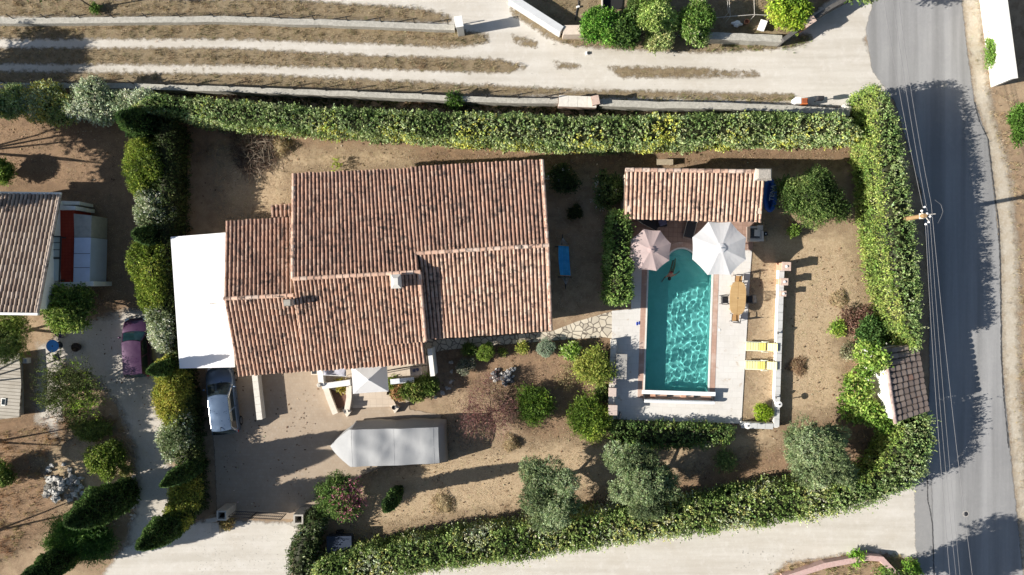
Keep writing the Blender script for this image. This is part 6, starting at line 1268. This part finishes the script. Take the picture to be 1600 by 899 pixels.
# swimmer
SKIN = simple('skin', (.48, .26, .17), .5, .06, 6); REDS = simple('red_swimwear', (.36, .045, .045), .6, .1, 6); HAIR = simple('dark_hair', (.02, .015, .012), .6, .2, 20)
def skin_body(name, mat, joints, edges, parent, sub=2):
    me = bpy.data.meshes.new(name); me.from_pydata([j[0] for j in joints], edges, []); o = link(name, me, parent, False); me.materials.append(mat)
    sk = o.modifiers.new('skin', 'SKIN'); 
    for i, j in enumerate(joints): r = j[1]; me.skin_vertices[0].data[i].radius = (r if isinstance(r, tuple) else (r, r))
    me.skin_vertices[0].data[0].use_root = True; ss_ = o.modifiers.new('sub', 'SUBSURF'); ss_.levels = ss_.render_levels = sub; return o
x, y = P(1051, 422, -.05); sw = thing('person', 'swimmer with dark hair and red top near the rounded end of the pool', 'person', (x, y, -.10), radians(-10))
J = [((0, 0, -.16), (.15, .10)), ((-.04, -.20, -.08), (.15, .10)), ((-.09, -.40, .0), (.17, .10)), ((-.12, -.50, .06), .055), ((-.14, -.60, .12), .09),
     ((.09, .05, -.2), .085), ((.13, .42, -.34), .06), ((.12, .78, -.45), .04), ((.14, .92, -.47), .03), ((-.07, .05, -.2), .085), ((-.02, .44, -.38), .06), ((.03, .80, -.52), .04), ((.04, .94, -.54), .03),
     ((-.25, -.44, .02), .06), ((-.42, -.60, -.06), .042), ((-.52, -.78, -.02), .03), ((.09, -.36, .02), .06), ((.26, -.26, -.02), .042), ((.40, -.10, -.02), .03)]
E_ = [(0, 1), (1, 2), (2, 3), (3, 4), (0, 5), (5, 6), (6, 7), (7, 8), (0, 9), (9, 10), (10, 11), (11, 12), (2, 13), (13, 14), (14, 15), (2, 16), (16, 17), (17, 18)]
for hx, hy, dx, dy, sg in ((-.52, -.78, -.35, -.94, 1), (.40, -.10, .62, .78, -1)):
    hid = 15 if sg == 1 else 18; n0 = len(J)
    for f in range(5):
        a = (f-2)*.28; ll = (.07, .09, .1, .09, .07)[f]; c, s = cos(a), sin(a); fx, fy = dx*c-dy*s, dx*s+dy*c
        J += [((hx+fx*.06, hy+fy*.06, -.02), .010), ((hx+fx*(.06+ll), hy+fy*(.06+ll), -.035), .008)]; E_ += [(hid, len(J)-2), (len(J)-2, len(J)-1)]
skin_body('body', SKIN, J, E_, sw)
skin_body('swim_top', REDS, [((-.005, -.05, -.13), (.158, .112)), ((-.04, -.2, -.075), (.163, .115)), ((-.08, -.36, -.005), (.172, .112))], [(0, 1), (1, 2)], sw)
MB().rock((-.135, -.585, .155), (.115, .13, .115), 4, 14, 9, rough=.06).build('hair', HAIR, sw, world=False, smooth=True)
# slippers / blue toy on terrace, small stool near the west side
t = thing('blue_sandals', 'blue rubber sandals left on the terrace beside the pool', 'sandals', P3(996, 504)); x, y = P(996.5, 505.5, .07)
for dx, r_ in ((-.06, .4), (.09, -.2)): m = MB(); m.rock((x+dx, y+dx*.3, .075), (.05, .13, .02), 2, 12, 5, rough=.05); m.build('sandal', simple('blue_rubber', (.03, .07, .40), .6), t)
t = thing('thermometer_float', 'round white skimmer lid on the pool floor edge', 'lid', P3(1124, 516)); x, y = P(1124, 516, .06); MB().lathe([(.08, .052), (.08, .07), (.0, .072)], (x, y, 0), 14).build('lid', WHITE, t)
# hammock
t = thing('hammock', 'bright blue striped hammock slung over the shaded lawn', 'hammock', P3(882, 408)); HB = gmat('blue_stripes', [(.09, .50, .88), (3, .4, .6, (.04, .36, .72), .6)], rough=.8, bmp=0, extra=brick_extra(.08, 9, (.45, .55, .7), .012, .9, 0)); m = MB(); vs = []
a, b = v3(P3(880.5, 384, .95)), v3(P3(883.5, 431, .95))
for i in range(13):
    for j in range(9): s, q = i/12, j/8*2-1; p = a+(b-a)*s; w = .35*(.92+.08*sin(pi*s)); vs.append((p[0]+q*w, p[1]-.02*q, .95-.42*sin(pi*s)+.13*q*q-.1))
m.add(vs, [(i*9+j, (i+1)*9+j, (i+1)*9+j+1, i*9+j+1) for i in range(12) for j in range(8)]); o = m.build('cloth', HB, t, smooth=True); o.modifiers.new('t', 'SOLIDIFY').thickness = .012
m = MB(); e1, e2 = v3(P3(879.5, 372, 1.15)), v3(P3(884.5, 445, 1.15))
for q in np.linspace(-1, 1, 9): m.tube([v3(vs[4])+v3((q*.32, 0, .11)), e1], .007, 4); m.tube([v3(vs[12*9+4])+v3((q*.32, 0, .11)), e2], .007, 4)
m.build('cord', simple('grey_rope', (.35, .35, .35), .9), t); 
for q0, q1 in ((0, 8), (108, 116)): MB().tube([v3(vs[q0])+(-.03, 0, 0), v3(vs[q1])+(.03, 0, 0)], .02, 6).build('spreader_bar', TEAKS, t)
m = MB(); m.tube([e1, (e1[0], e1[1]+.25, .6), (e1[0], e1[1]-.4, .05), (e2[0], e2[1]+.4, .05), (e2[0], e2[1]-.25, .6), e2], .03, 8); m.build('stand', IRON, t); m = MB(); m.tube([(e1[0]-.45, e1[1]-.5, .03), (e1[0]+.45, e1[1]-.5, .03)], .03, 6); m.tube([(e2[0]-.45, e2[1]+.5, .03), (e2[0]+.45, e2[1]+.5, .03)], .03, 6); m.build('foot', IRON, t)
# bench north of the pool house
t = thing('wooden_bench', 'plain weathered wooden bench north of the pool house', 'bench', P3(1039, 254)); x, y = P(1039, 253.5, .45); MB().box((x, y, .44), (1.05, .36, .05)).build('seat', simple('grey_wood', (.34, .28, .20), .9, .2, 8), t)
for dx in (-.42, .42): MB().box((x+dx, y, .2), (.08, .32, .41)).build('leg', simple('grey_wood_leg', (.3, .25, .18), .9), t)

# ================================================================ dark box trailer
t = thing('covered_trailer', 'dark blue grey trailer with a smooth lid in the hedge corner at the bottom', 'trailer', P3(532, 848)); x, y = P(530, 853, 1.0); MB().box((x, y, .62), (1.55, 1.15, .6), .02).build('trailer_body', simple('dark_blue_body', (.03, .04, .06), .5), t, bevel=.03)
m = MB(); m.box((x, y, .97), (1.62, 1.22, .08), .02); m.build('lid', simple('dark_blue_lid', (.03, .042, .07), .55, .2, 2, spec=.2), t, bevel=.03)
for s in (-1, 1): m = MB(); m.tube([(x-.1, y+s*.62, .28), (x-.1, y+s*.74, .28)], .27, 18); m.build('wheel', TYRE, t)
# table, lantern etc in the neighbour garden
t = thing('blue_round_table', 'round sky blue garden table with a centre hole on the shaded gravel', 'table', P3(82, 541)); x, y = P(82, 541, .72); MB().lathe([(.04, .7), (.40, .7), (.41, .72), (.4, .74), (.04, .74)], (x, y, 0), 28).build('tabletop', simple('sky_blue_paint', (.05, .27, .72), .45, .05, 3), t); MB().lathe([(.045, .735), (.045, .745), (0, .745)], (x, y, 0), 12).build('hole_cap', IRON, t)
MB().lathe([(.25, 0), (.25, .03), (.04, .06), (.04, .7)], (x, y, 0), 14).build('pedestal', IRON, t)
for px, py, rz_, lb in ((92, 522, 2.6, 'dark purple chair above the blue round table'), (88, 558, .4, 'dark purple chair below the blue round table')):
    x, y = P(px, py, .45); c = thing('purple_chair', lb, 'chair', (x, y, 0), rz_, 'purple chairs at the blue table'); PRP = simple('purple_plastic', (.05, .03, .09), .5); MB().box((0, 0, .44), (.42, .42, .04)).build('seat', PRP, c, world=False, bevel=.01); MB().box((0, -.21, .67), (.42, .04, .4)).build('backrest', PRP, c, world=False, bevel=.01)
    for a in (-.18, .18):
        for b in (-.18, .18): MB().box((a, b, .21), (.035, .035, .42)).build('leg', PRP, c, world=False)
t = thing('white_lantern', 'small white lantern box on the shaded gravel near the plank deck', 'lantern', P3(39, 564)); x, y = P(39, 564, .4); m = MB()
for dx, dy, sx, sy in ((-.12, 0, .05, .33), (.12, 0, .05, .33), (0, .14, .19, .05), (0, -.14, .19, .05)): m.box((x+dx, y+dy, .2), (sx, sy, .4))
m.build('case', WHITE, t); MB().box((x, y, .3), (.18, .22, .02)).build('glass', BLUEP, t)
ms = thing('dark_planter', 'round dark planter with dry stems on the neighbour gravel', 'planter', P3(118, 543)); x, y = P(118, 543, .3); MB().lathe([(.22, 0), (.3, .3), (.27, .3), (.24, .2), (0, .2)], (x, y, 0), 18).build('pot', simple('dark_clay', (.06, .04, .03), .9), ms)
m = MB(); g = np.random.default_rng(3)
for i in range(26): a = g.uniform(0, 6.28); r = g.uniform(.1, .42); m.tube([(x, y, .2), (x+r*.5*cos(a), y+r*.5*sin(a), .45), (x+r*cos(a), y+r*sin(a), .5)], .008, 3)
m.build('dry_stems', BARK, ms)

# ================================================================ power pole and cables
WOODB = simple('brown_pole_wood', (.30, .19, .09), .8, .15, 4); CABLE = simple('grey_cable', (.13, .13, .14), .5); CER = simple('ceramic', (.80, .80, .80), .2)
pp = thing('utility_pole', 'wooden utility pole with white insulators rising from the roadside hedge', 'pole', P3(1376, 349)); hp = 5.6; xt, yt = P(1446, 337, hp); pp.location = (xt, yt, 0)
MB().tube([(xt-.02, yt, 0), (xt, yt, hp)], [.17, .12], 12).build('pole', WOODB, pp, smooth=True); m = MB(); m.tube([(xt-.2, yt+.3, hp-.15), (xt+.35, yt-.4, hp-.15)], .03, 6); m.tube([(xt-.1, yt+.02, hp-.1), (xt+.6, yt+.1, hp-.05)], .03, 6); m.tube([(xt+.02, yt-.16, hp-.45), (xt+.02, yt+.16, hp-.45)], .15, 8); m.build('crossarm', CEM, pp)
ins = [(-.18, .28), (.12, .12), (.05, -.5), (.22, -.38), (.3, -.05), (-.02, .5)]
for dx, dy in ins: MB().lathe([(.02, -.1), (.06, -.06), (.035, -.02), (.06, .02), (.02, .06)], (xt+dx, yt+dy, hp-.02), 10).build('insulator', CER, pp)
m = MB(); m.tube([(xt+.55, yt+.9, hp), (xt+.95, yt+.65, hp-.1), (xt+1.1, yt+.25, hp-.15), (xt+.95, yt-.1, hp-.1), (xt+.72, yt-.45, hp)], .014, 5); m.build('jumper_loop', CABLE, pp)
def cab(label, a, b, z0, z1, sag, r=.012):
    A, B = v3(P3(*a, z0)), v3(P3(*b, z1)); m = MB(); m.tube([A+(B-A)*t-v3((0, 0, sag*4*t*(1-t))) for t in np.linspace(0, 1, 15)], r, 5); o = m.build('overhead_cable', CABLE); tag(o, label, 'cable', 'overhead cables along the road'); return o
cab('leftmost overhead cable running north from the utility pole', (1378, -20), (1442, 325), 5.0, hp, .2); cab('middle overhead cable running north from the utility pole', (1393, -20), (1449, 330), 5.0, hp, .2); cab('rightmost overhead cable running north past the utility pole', (1402, -20), (1455, 318), 5.0, hp, .25)
cab('leftmost overhead cable running south from the utility pole', (1446, 348), (1486, 920), hp, 5.0, .2); cab('second overhead cable running south from the utility pole', (1449, 346), (1496, 920), hp, 5.0, .25, .010); cab('third overhead cable running south from the utility pole', (1453, 340), (1502, 920), hp, 5.0, .15, .010); cab('rightmost overhead cable running south past the utility pole', (1455, 318), (1522, 920), hp, 5.0, .2)
for px, py, lb in ((1475, 133, 'round grey manhole cover on the road at the top'), (1508.5, 803, 'square pale rimmed drain cover on the road at the bottom')):
    x, y = P(px, py); t = thing('manhole_cover', lb, 'manhole cover', (x, y, 0)); MB().lathe([(.2, .036), (.2, .042), (.0, .042)], (x, y, 0), 22).build('rim', CEM, t); MB().lathe([(.15, .042), (.15, .047), (.0, .047)], (x, y, 0), 20).build('lid', CONC if py < 300 else DARKM, t)

# ================================================================ top right garden bits and small things
t = thing('pipe_frame', 'rusty grey pipe frame standing in the garden at the top', 'frame', P3(1146, 20)); m = MB(); zf = 1.2; A = [P3(1115, 28, zf), P3(1140, 26, zf), P3(1178, 23, zf), P3(1200, 24, zf)]; m.tube(A, .02, 5); m.build('rail', CEM, t)
for a, b in (((1139, -5), (1141, 26)), ((1178, -5), (1179, 24)), ((1136, -5), (1138, 20))): m = MB(); m.tube([P3(*a, zf), P3(*b, zf)], .018, 5); m.tube([P3(*b, zf), (*P(*b, zf), 0)], .02, 5); m.build('pipe', CEM, t)
t = thing('white_sack', 'white plastic sack dropped between the pipe frame and the wall', 'sack', P3(1152, 36)); m = MB(); m.rock((*P(1152, 37, .2), .15), (.34, .2, .17), 5, 12, 7, rough=.4); m.build('sack_body', WHITE, t)
t = thing('terracotta_pot', 'terracotta pot beside the white sack', 'pot', P3(1167, 34)); x, y = P(1167, 34, .3); MB().lathe([(.11, 0), (.17, .28), (.18, .34), (.14, .34), (.12, .12), (0, .12)], (x, y, 0), 16).build('pot_body', simple('terracotta', (.5, .22, .12), .8), t)
t = thing('white_board', 'white rectangular board lying tilted under the lime green bush', 'board', P3(1191, 40)); x, y = P(1191, 40, .4); MB().box((x, y, .4), (.42, .68, .06), -.35, (.2, .1)).build('panel', WHITE, t)
MB().box((x+.03, y, .18), (.3, .5, .36), -.35).build('support', CONC, t)
t = thing('recycling_box', 'white and orange box standing against the north boundary wall near the road', 'box', P3(1252, 158)); x, y = P(1248, 157, .9); MB().box((x, y, .45), (.36, .42, .9)).build('white_case', WHITE, t, bevel=.015); x, y = P(1257.5, 158, .9); MB().box((x+.01, y, .44), (.40, .38, .88)).build('orange_case', simple('orange_paint', (.55, .16, .05), .5), t, bevel=.015); m = MB(); m.box((x, y, .9), (.3, .26, .03)); m.build('inset_lid', simple('dark_orange', (.3, .08, .03), .6), t)
t = thing('mailbox_stand', 'dark metal box on a stand beside the orange box', 'mailbox', P3(1284, 160)); x, y = P(1283, 153, 1.1); m = MB(); m.box((x, y, .95), (.4, .25, .35)); m.build('box', DARKM, t, bevel=.02); m = MB(); m.tube([(x, y, 0), (x, y, .8)], .03, 6); m.build('stand', DARKM, t)
t = thing('pale_rock', 'single pale boulder at the wall end beside the road hedge', 'rock', P3(1322, 171)); MB().rock((*P(1321, 171, .5), .35), (.42, .33, .42), 8, 14, 9, rough=.3).build('stone', CAPW, t)
t = thing('small_sign', 'small round white marker lying on the gravel track', 'marker', P3(917, 83)); x, y = P(917, 83, .1); MB().lathe([(.1, 0), (.12, .1), (0, .12)], (x, y, 0), 14).build('disc', CER, t); MB().box((x+.06, y, .13), (.1, .16, .02)).build('dark_half', DARKM, t)
t = thing('hose_pipe', 'dark garden hose with a white fitting in the dry garden at the top', 'hose', P3(900, 15)); m = MB(); m.tube([P3(904, -5, .05), P3(904, 8, .05), P3(901, 18, .05), P3(899, 32, .05)], .04, 6); m.build('pipe', DARKM, t); m = MB(); m.box((*P(903, 11, .1), .1), (.2, .12, .12), .3); m.build('fitting', WHITE, t)
t = thing('shed_wall_panel', 'dark pit edge with a thin pale metal border at the top', 'panel', P3(945, 8)); MB().prism([P(*q, .1) for q in [(942, -20), (975, -20), (972, 14), (943, 16)]], .02, .1).build('dark_sheet', simple('black_sheet', (.012, .012, .012), .8), t); m = MB(); m.box((*P(941, 2, .3), .2), (.06, 1.4, .4)); m.build('border', CEM, t)

# heaps of cut grass, brushwood
HAY = [((.42, .33, .19), 3), ((.52, .42, .26), 2), ((.32, .24, .13), 2)]
def heap(label, px, py, r, h, pal, seed, name='grass_heap', cat='heap', n=900, L=.22):
    x, y = P(px, py); g = np.random.default_rng(seed); a = g.uniform(0, 6.28, n); q = np.sqrt(g.uniform(0, 1, n)); rr = r*q*(1.05+.22*np.sin(a*3+seed)+.12*np.sin(a*5+seed*2)+g.normal(0, .1, n)); z = h*(1-q**2)*g.uniform(.6, 1.3, n)+.02
    C = np.stack([x+rr*np.cos(a), y+rr*np.sin(a), z], 1); D = unit(np.stack([np.cos(a+g.normal(0, 1, n)), np.sin(a+g.normal(0, 1, n)), g.normal(0, .3, n)], 1)); V, F = quads(C, D, g, L, .02); c = pick(g, C, pal, 1, seed)
    m = MB().rock((x, y, 0), (r*.7, r*.7, h*.7), seed, 14, 8, rough=.3); v2 = np.array(m.v); v2[:, 2] = np.maximum(v2[:, 2], .01); V, F, c = join([(V, F, c), (v2, np.array(m.f), np.tile(np.array(pal[0][0]), (len(m.f), 1)))]); o = np_mesh(name, V, F, LEAF, c); return tag(o, label, cat)
heap('rounded straw heap beside the brushwood pile at the top left lawn', 440, 230, .62, .55, HAY, 1); heap('straw heap right of the smoke bush', 799, 692, .5, .35, HAY, 2); heap('flat straw heap on the lawn right of the lone column cypress', 692, 785, .75, .25, HAY, 3); heap('small straw heap on the eastern lawn', 1310, 467, .55, .22, HAY, 4); heap('brown cuttings heap east of the white pool wall', 1246, 572, .6, .2, [((.30, .20, .12), 3), ((.38, .27, .17), 2)], 5)
g = np.random.default_rng(12); m = MB(); cx, cy = P(397, 236)
for i in range(1000):
    a = g.uniform(0, 6.28); r = 1.55*sqrt(g.uniform(0, 1)); x, y = cx+r*cos(a)*.95, cy+r*sin(a); z = g.uniform(.03, .55)*(1-(r/1.9)**2); b = g.uniform(0, 6.28); l = g.uniform(.3, 1.1); k = g.uniform(-.2, .2)
    m.tube([(x, y, z), (x+cos(b)*l*.5+k*.2, y+sin(b)*l*.5, z+.12), (x+cos(b)*l, y+sin(b)*l, z+g.uniform(-.02, .3))], [.013, .009, .004], 3, col=tuple(v3([(.09, .055, .04), (.17, .12, .085), (.045, .035, .03), (.30, .25, .19)][g.integers(0, 4)])), caps=False)
BR = facemat('brushwood', .9); tag(m.build('brushwood_pile', BR), 'tangled dark brushwood pile on the lawn north of the house', 'heap')
# rockeries
def rockery(name, label, spots, seed, cols, lo, hi, zs=.5):
    g = np.random.default_rng(seed); r0 = P3(*spots[0][:2]); root = thing(name, label, 'rockery', r0); RM = facemat('rock', .95, ((.05, .05, .045), 5, .52, .66, .8), bmp=.02)
    for (px, py, R, n) in spots:
        x, y = P(px, py)
        for i in range(n): a = g.uniform(0, 6.28); q = R*sqrt(g.uniform(0, 1)); s = g.uniform(lo, hi); MB().rock((x+q*cos(a), y+q*sin(a), s*.4+.25*(1-q/R)), (s, s*g.uniform(.7, 1.2), s*zs*1.2), int(g.integers(1e6)), 9, 6, rough=.5, col=tuple(v3(cols[g.integers(0, len(cols))]))).build('stone', RM, root)
rockery('white_rockery', 'rockery of pitted white limestone in the lower left garden', [(92, 745, .95, 20), (112, 762, .9, 16), (82, 770, .7, 9), (120, 750, .5, 6)], 5, [(.48, .46, .43), (.36, .34, .31), (.58, .56, .52), (.2, .19, .17)], .10, .28, .35)
rockery('rock_mound', 'oval mound of dark and white stones in the flower garden', [(780, 588, .5, 14), (795, 586, .45, 12), (788, 593, .4, 8)], 6, [(.55, .54, .52), (.10, .10, .11), (.2, .2, .21), (.65, .63, .6)], .08, .2, .8)
rockery('stone_edging', 'row of small pale stones edging the left drive', [(211, 745, .18, 5), (213, 760, .18, 6), (214, 775, .18, 6), (211, 790, .2, 5), (207, 805, .2, 5)], 7, [(.6, .57, .53), (.45, .42, .4)], .06, .12)
rockery('bed_edging', 'curved row of pale stones round the shaded bed below the house corner', [(682, 622, .15, 4), (692, 615, .15, 4), (700, 606, .15, 4), (706, 596, .15, 3), (706, 580, .12, 3), (705, 565, .12, 3)], 8, [(.55, .52, .48), (.4, .38, .35)], .06, .11)

# ================================================================ grasses (stuff)
def inpoly_pts(g, polys, dens):
    out = []
    for q in polys:
        p = np.array(PL(q)); x0, y0 = p.min(0); x1, y1 = p.max(0); n = int((x1-x0)*(y1-y0)*dens); x, y = g.uniform(x0, x1, n), g.uniform(y0, y1, n); ok = poly_sd(x, y, p) > g.normal(0, .12, n); out.append(np.stack([x[ok], y[ok]], 1))
    return np.concatenate(out)
def grass(name, label, polys, dens, blades, h, w, pal, seed, clump=.07, bare=.0, lean=.5):
    g = np.random.default_rng(seed); b = inpoly_pts(g, polys, dens); p3 = np.concatenate([b, np.zeros((len(b), 1))], 1); keep = (lf(p3, 1.6, seed)*.6+lf(p3, 4.2, seed+1)*.4+g.normal(0, .25, len(b))) > bare; b = b[keep]; n = len(b)*blades
    B = np.repeat(b, blades, 0)+g.normal(0, clump, (n, 2)); a = g.uniform(0, 6.28, n); ln = np.abs(g.normal(0, lean, n)); hh = h*g.uniform(.5, 1.3, n); D = unit(np.stack([np.cos(a)*ln, np.sin(a)*ln, np.ones(n)], 1)); base = np.concatenate([B, np.full((n, 1), .02)], 1)
    S_ = np.stack([-np.sin(a), np.cos(a), np.zeros(n)], 1)*w*.5; tip = base+D*hh[:, None]; V = np.stack([base-S_, base+S_, tip], 1).reshape(-1, 3); F = np.arange(3*n).reshape(n, 3)
    c = np.repeat(pick(g, np.concatenate([b, np.zeros((len(b), 1))], 1), pal, 1, seed, .12), blades, 0)*(1+g.normal(0, .1, (n, 1))); o = np_mesh(name, V, F, LEAF, np.clip(c, .01, .9)); return tag(o, label, None, None, 'stuff')
STR = [((.32, .24, .14), 2), ((.42, .33, .20), 3), ((.54, .45, .30), 2), ((.20, .18, .09), 1.5), ((.13, .15, .06), 1.3)]
grass('dry_grass', 'tall dry grass strips between the wheel tracks and walls', [[(-20, -2), (450, 2), (560, 8), (660, 14), (703, 28), (350, 26), (-20, 26)], [(-20, 39), (350, 38), (712, 48), (758, 55), (760, 68), (700, 72), (600, 67), (350, 59), (-20, 59)],
       [(-20, 78), (350, 78), (600, 89), (780, 94), (820, 106), (790, 112), (600, 107), (400, 101), (-20, 98)], [(-20, 114), (400, 119), (600, 128), (900, 143), (600, 143), (300, 134), (-20, 130)], [(830, 30), (880, 55), (925, 56), (1000, 74), (900, 72), (860, 62)]], 26, 7, .2, .022, STR, 31, bare=-.45)
grass('green_verge', 'greener weeds on the verges at the top', [[(925, 150), (1240, 152), (1240, 160), (930, 156)], [(1082, 62), (1215, 68), (1262, 55), (1266, 66), (1230, 78), (1110, 82)]], 34, 7, .22, .03, [((.13, .18, .05), 2), ((.22, .25, .08), 2), ((.38, .33, .18), 2)], 32, bare=-.3)
grass('track_tufts', 'sparse dry tufts in the middle of the gravel track', [[(800, 56), (840, 66), (838, 76), (805, 66)], [(866, 98), (905, 102), (900, 108), (868, 105)], [(950, 106), (1110, 109), (1110, 120), (970, 120)], [(1112, 111), (1185, 114), (1185, 119), (1112, 119)]], 16, 7, .1, .02, STR, 33, bare=-.1)
grass('garden_weeds', 'dry weeds over the garden plot above the track', [[(822, -20), (940, -20), (940, 48), (885, 44), (815, 0)], [(1100, -20), (1330, -20), (1225, 58), (1110, 50)]], 16, 6, .18, .025, [((.34, .25, .14), 2), ((.40, .32, .2), 2), ((.18, .20, .08), 1.5)], 34, bare=-.3)
grass('lawn_grass', 'short straw coloured grass over the gardens', [[(340, 232), (860, 240), (1325, 232), (1330, 262), (860, 262), (640, 262), (455, 268), (450, 340), (350, 345)], [(865, 262), (985, 262), (950, 340), (950, 480), (868, 505)], [(1175, 400), (1345, 380), (1380, 520), (1340, 640), (1220, 660), (1165, 655)],
       [(690, 640), (760, 545), (950, 545), (950, 700), (1230, 690), (1340, 720), (1000, 790), (800, 815), (560, 840), (565, 745), (705, 700)], [(0, 190), (190, 190), (190, 290), (0, 290)], [(60, 660), (210, 690), (205, 790), (100, 830), (-10, 890), (-10, 690)], [(145, 300), (200, 300), (200, 470), (150, 470)]], 38, 4, .06, .024, [((.34, .24, .15), 2), ((.50, .39, .25), 3), ((.64, .53, .37), 2.5), ((.28, .27, .12), .8)], 35, bare=-.35, lean=1.1)
grass('russet_weeds', 'russet and straw coloured weeds in the lower left garden', [[(-20, 680), (90, 665), (70, 730), (60, 790), (20, 870), (-20, 890)], [(60, 640), (200, 650), (190, 690), (80, 700)]], 16, 7, .26, .03, [((.30, .16, .08), 2), ((.40, .24, .12), 2), ((.42, .34, .18), 2), ((.20, .20, .07), 1)], 36, bare=-.2)
grass('roadside_grass', 'dry roadside grass at the right edge', [[(1512, -20), (1530, -20), (1546, 130), (1600, 160), (1640, 400), (1640, 920), (1604, 920), (1590, 700), (1588, 500), (1575, 300), (1545, 180), (1526, 90)], [(1582, 130), (1640, 130), (1640, -20), (1602, -20)]], 14, 7, .18, .026, [((.44, .35, .2), 3), ((.52, .43, .27), 2), ((.26, .24, .1), 1.3)], 37, bare=-.2)
grass('bottom_verge', 'dry grass verge at the bottom right corner', [[(1165, 915), (1220, 886), (1270, 872), (1350, 862), (1430, 872), (1440, 915)]], 26, 7, .22, .028, [((.42, .34, .18), 3), ((.5, .42, .25), 2), ((.2, .24, .07), 1.4)], 38, bare=-.4)
MB_ = MB(); g = np.random.default_rng(77)
for (q, n, s0, s1) in (([(300, 835), (450, 830), (445, 895), (320, 895)], 420, .015, .05), ([(500, 60), (1350, 70), (1380, 140), (700, 130)], 260, .012, .04), ([(1180, 870), (1240, 858), (1180, 895), (1150, 890)], 40, .03, .07), ([(330, 700), (500, 760), (480, 800), (340, 800)], 60, .012, .03), ([(160, 520), (250, 600), (260, 780), (200, 860), (110, 560)], 260, .015, .05)):
    pp_ = np.array(PL(q)); x0, y0 = pp_.min(0); x1, y1 = pp_.max(0)
    for i in range(n): x, y, s = g.uniform(x0, x1), g.uniform(y0, y1), g.uniform(s0, s1); k = g.uniform(.22, .5); s *= .75; MB_.rock((x, y, s*.4), (s, s*.8, s*.5), int(g.integers(1e6)), 5, 3, rough=.3, col=(k, k*.93, k*.84))
tag(MB_.build('loose_stones', facemat('pebble', .9)), 'scattered loose stones on the gravel', None, None, 'stuff')

t = thing('leaning_post', 'thin dark post rising from a weed at the top left wall', 'post', P3(148, 14)); a_ = P3(148, 14); m = MB(); m.tube([(a_[0], a_[1], 0), P3(122, -3, 1.9)], [.05, .04], 6); m.build('shaft', BARK, t); m = MB(); m.tube([P3(122, -3, 1.85), v3(P3(122, -3, 1.85))+(.3, 0, .05)], .02, 5); m.build('hook', IRON, t)

# dead leaves and twigs lying about
g = np.random.default_rng(91); b = inpoly_pts(g, [[(270, 175), (1330, 228), (1330, 262), (860, 262), (640, 262), (455, 268), (450, 340), (350, 345), (270, 360)], [(-20, 185), (195, 185), (200, 290), (-20, 290)], [(690, 545), (955, 530), (955, 700), (1230, 655), (1390, 500), (1400, 660), (1340, 740), (900, 810), (560, 850), (560, 745), (700, 700)], [(1175, 400), (1345, 380), (1380, 520), (1220, 650)], [(-20, 660), (210, 660), (205, 800), (-20, 890)], [(325, 600), (500, 600), (500, 800), (340, 800)], [(150, 480), (250, 480), (260, 800), (160, 600)]], 9)
sel = g.uniform(0, 1, len(b)) < np.clip(.35+.5*lf(np.concatenate([b, np.zeros((len(b), 1))], 1), 1.1, 3), .05, 1); b = b[sel]; n = len(b)
C = np.concatenate([b, np.full((n, 1), .04)+g.uniform(0, .02, (n, 1))], 1); D = unit(np.concatenate([g.normal(0, 1, (n, 2)), g.normal(0, .12, (n, 1))], 1)); Sd = unit(np.stack([-D[:, 1], D[:, 0], g.normal(0, .2, n)], 1)); L_q = g.uniform(.03, .09, (n, 1)); W_q = L_q*g.uniform(.25, .7, (n, 1))
V = np.stack([C-D*L_q, C+Sd*W_q, C+D*L_q, C-Sd*W_q], 1).reshape(-1, 3); c = pick(g, C, [((.10, .06, .035), 3), ((.20, .12, .07), 3), ((.40, .30, .18), 2), ((.55, .48, .36), 1)], 1, 5)
tag(np_mesh('leaf_debris', V, np.arange(4*n).reshape(n, 4), LEAF, c), 'dead leaves and twigs scattered over the dry ground', None, None, 'stuff')

grass('shade_tinted_weeds', 'weeds coloured dark for hedge shade in the gap between boundary wall and northern hedge', [[(240, 142), (600, 156), (860, 166), (1320, 178), (1320, 188), (860, 180), (600, 172), (240, 150)]], 40, 7, .25, .05, [((.05, .08, .02), 3), ((.09, .12, .03), 2), ((.20, .11, .06), .8)], 41, bare=-.6)  # blade colours kept dark to deepen the hedge's shade in the gap
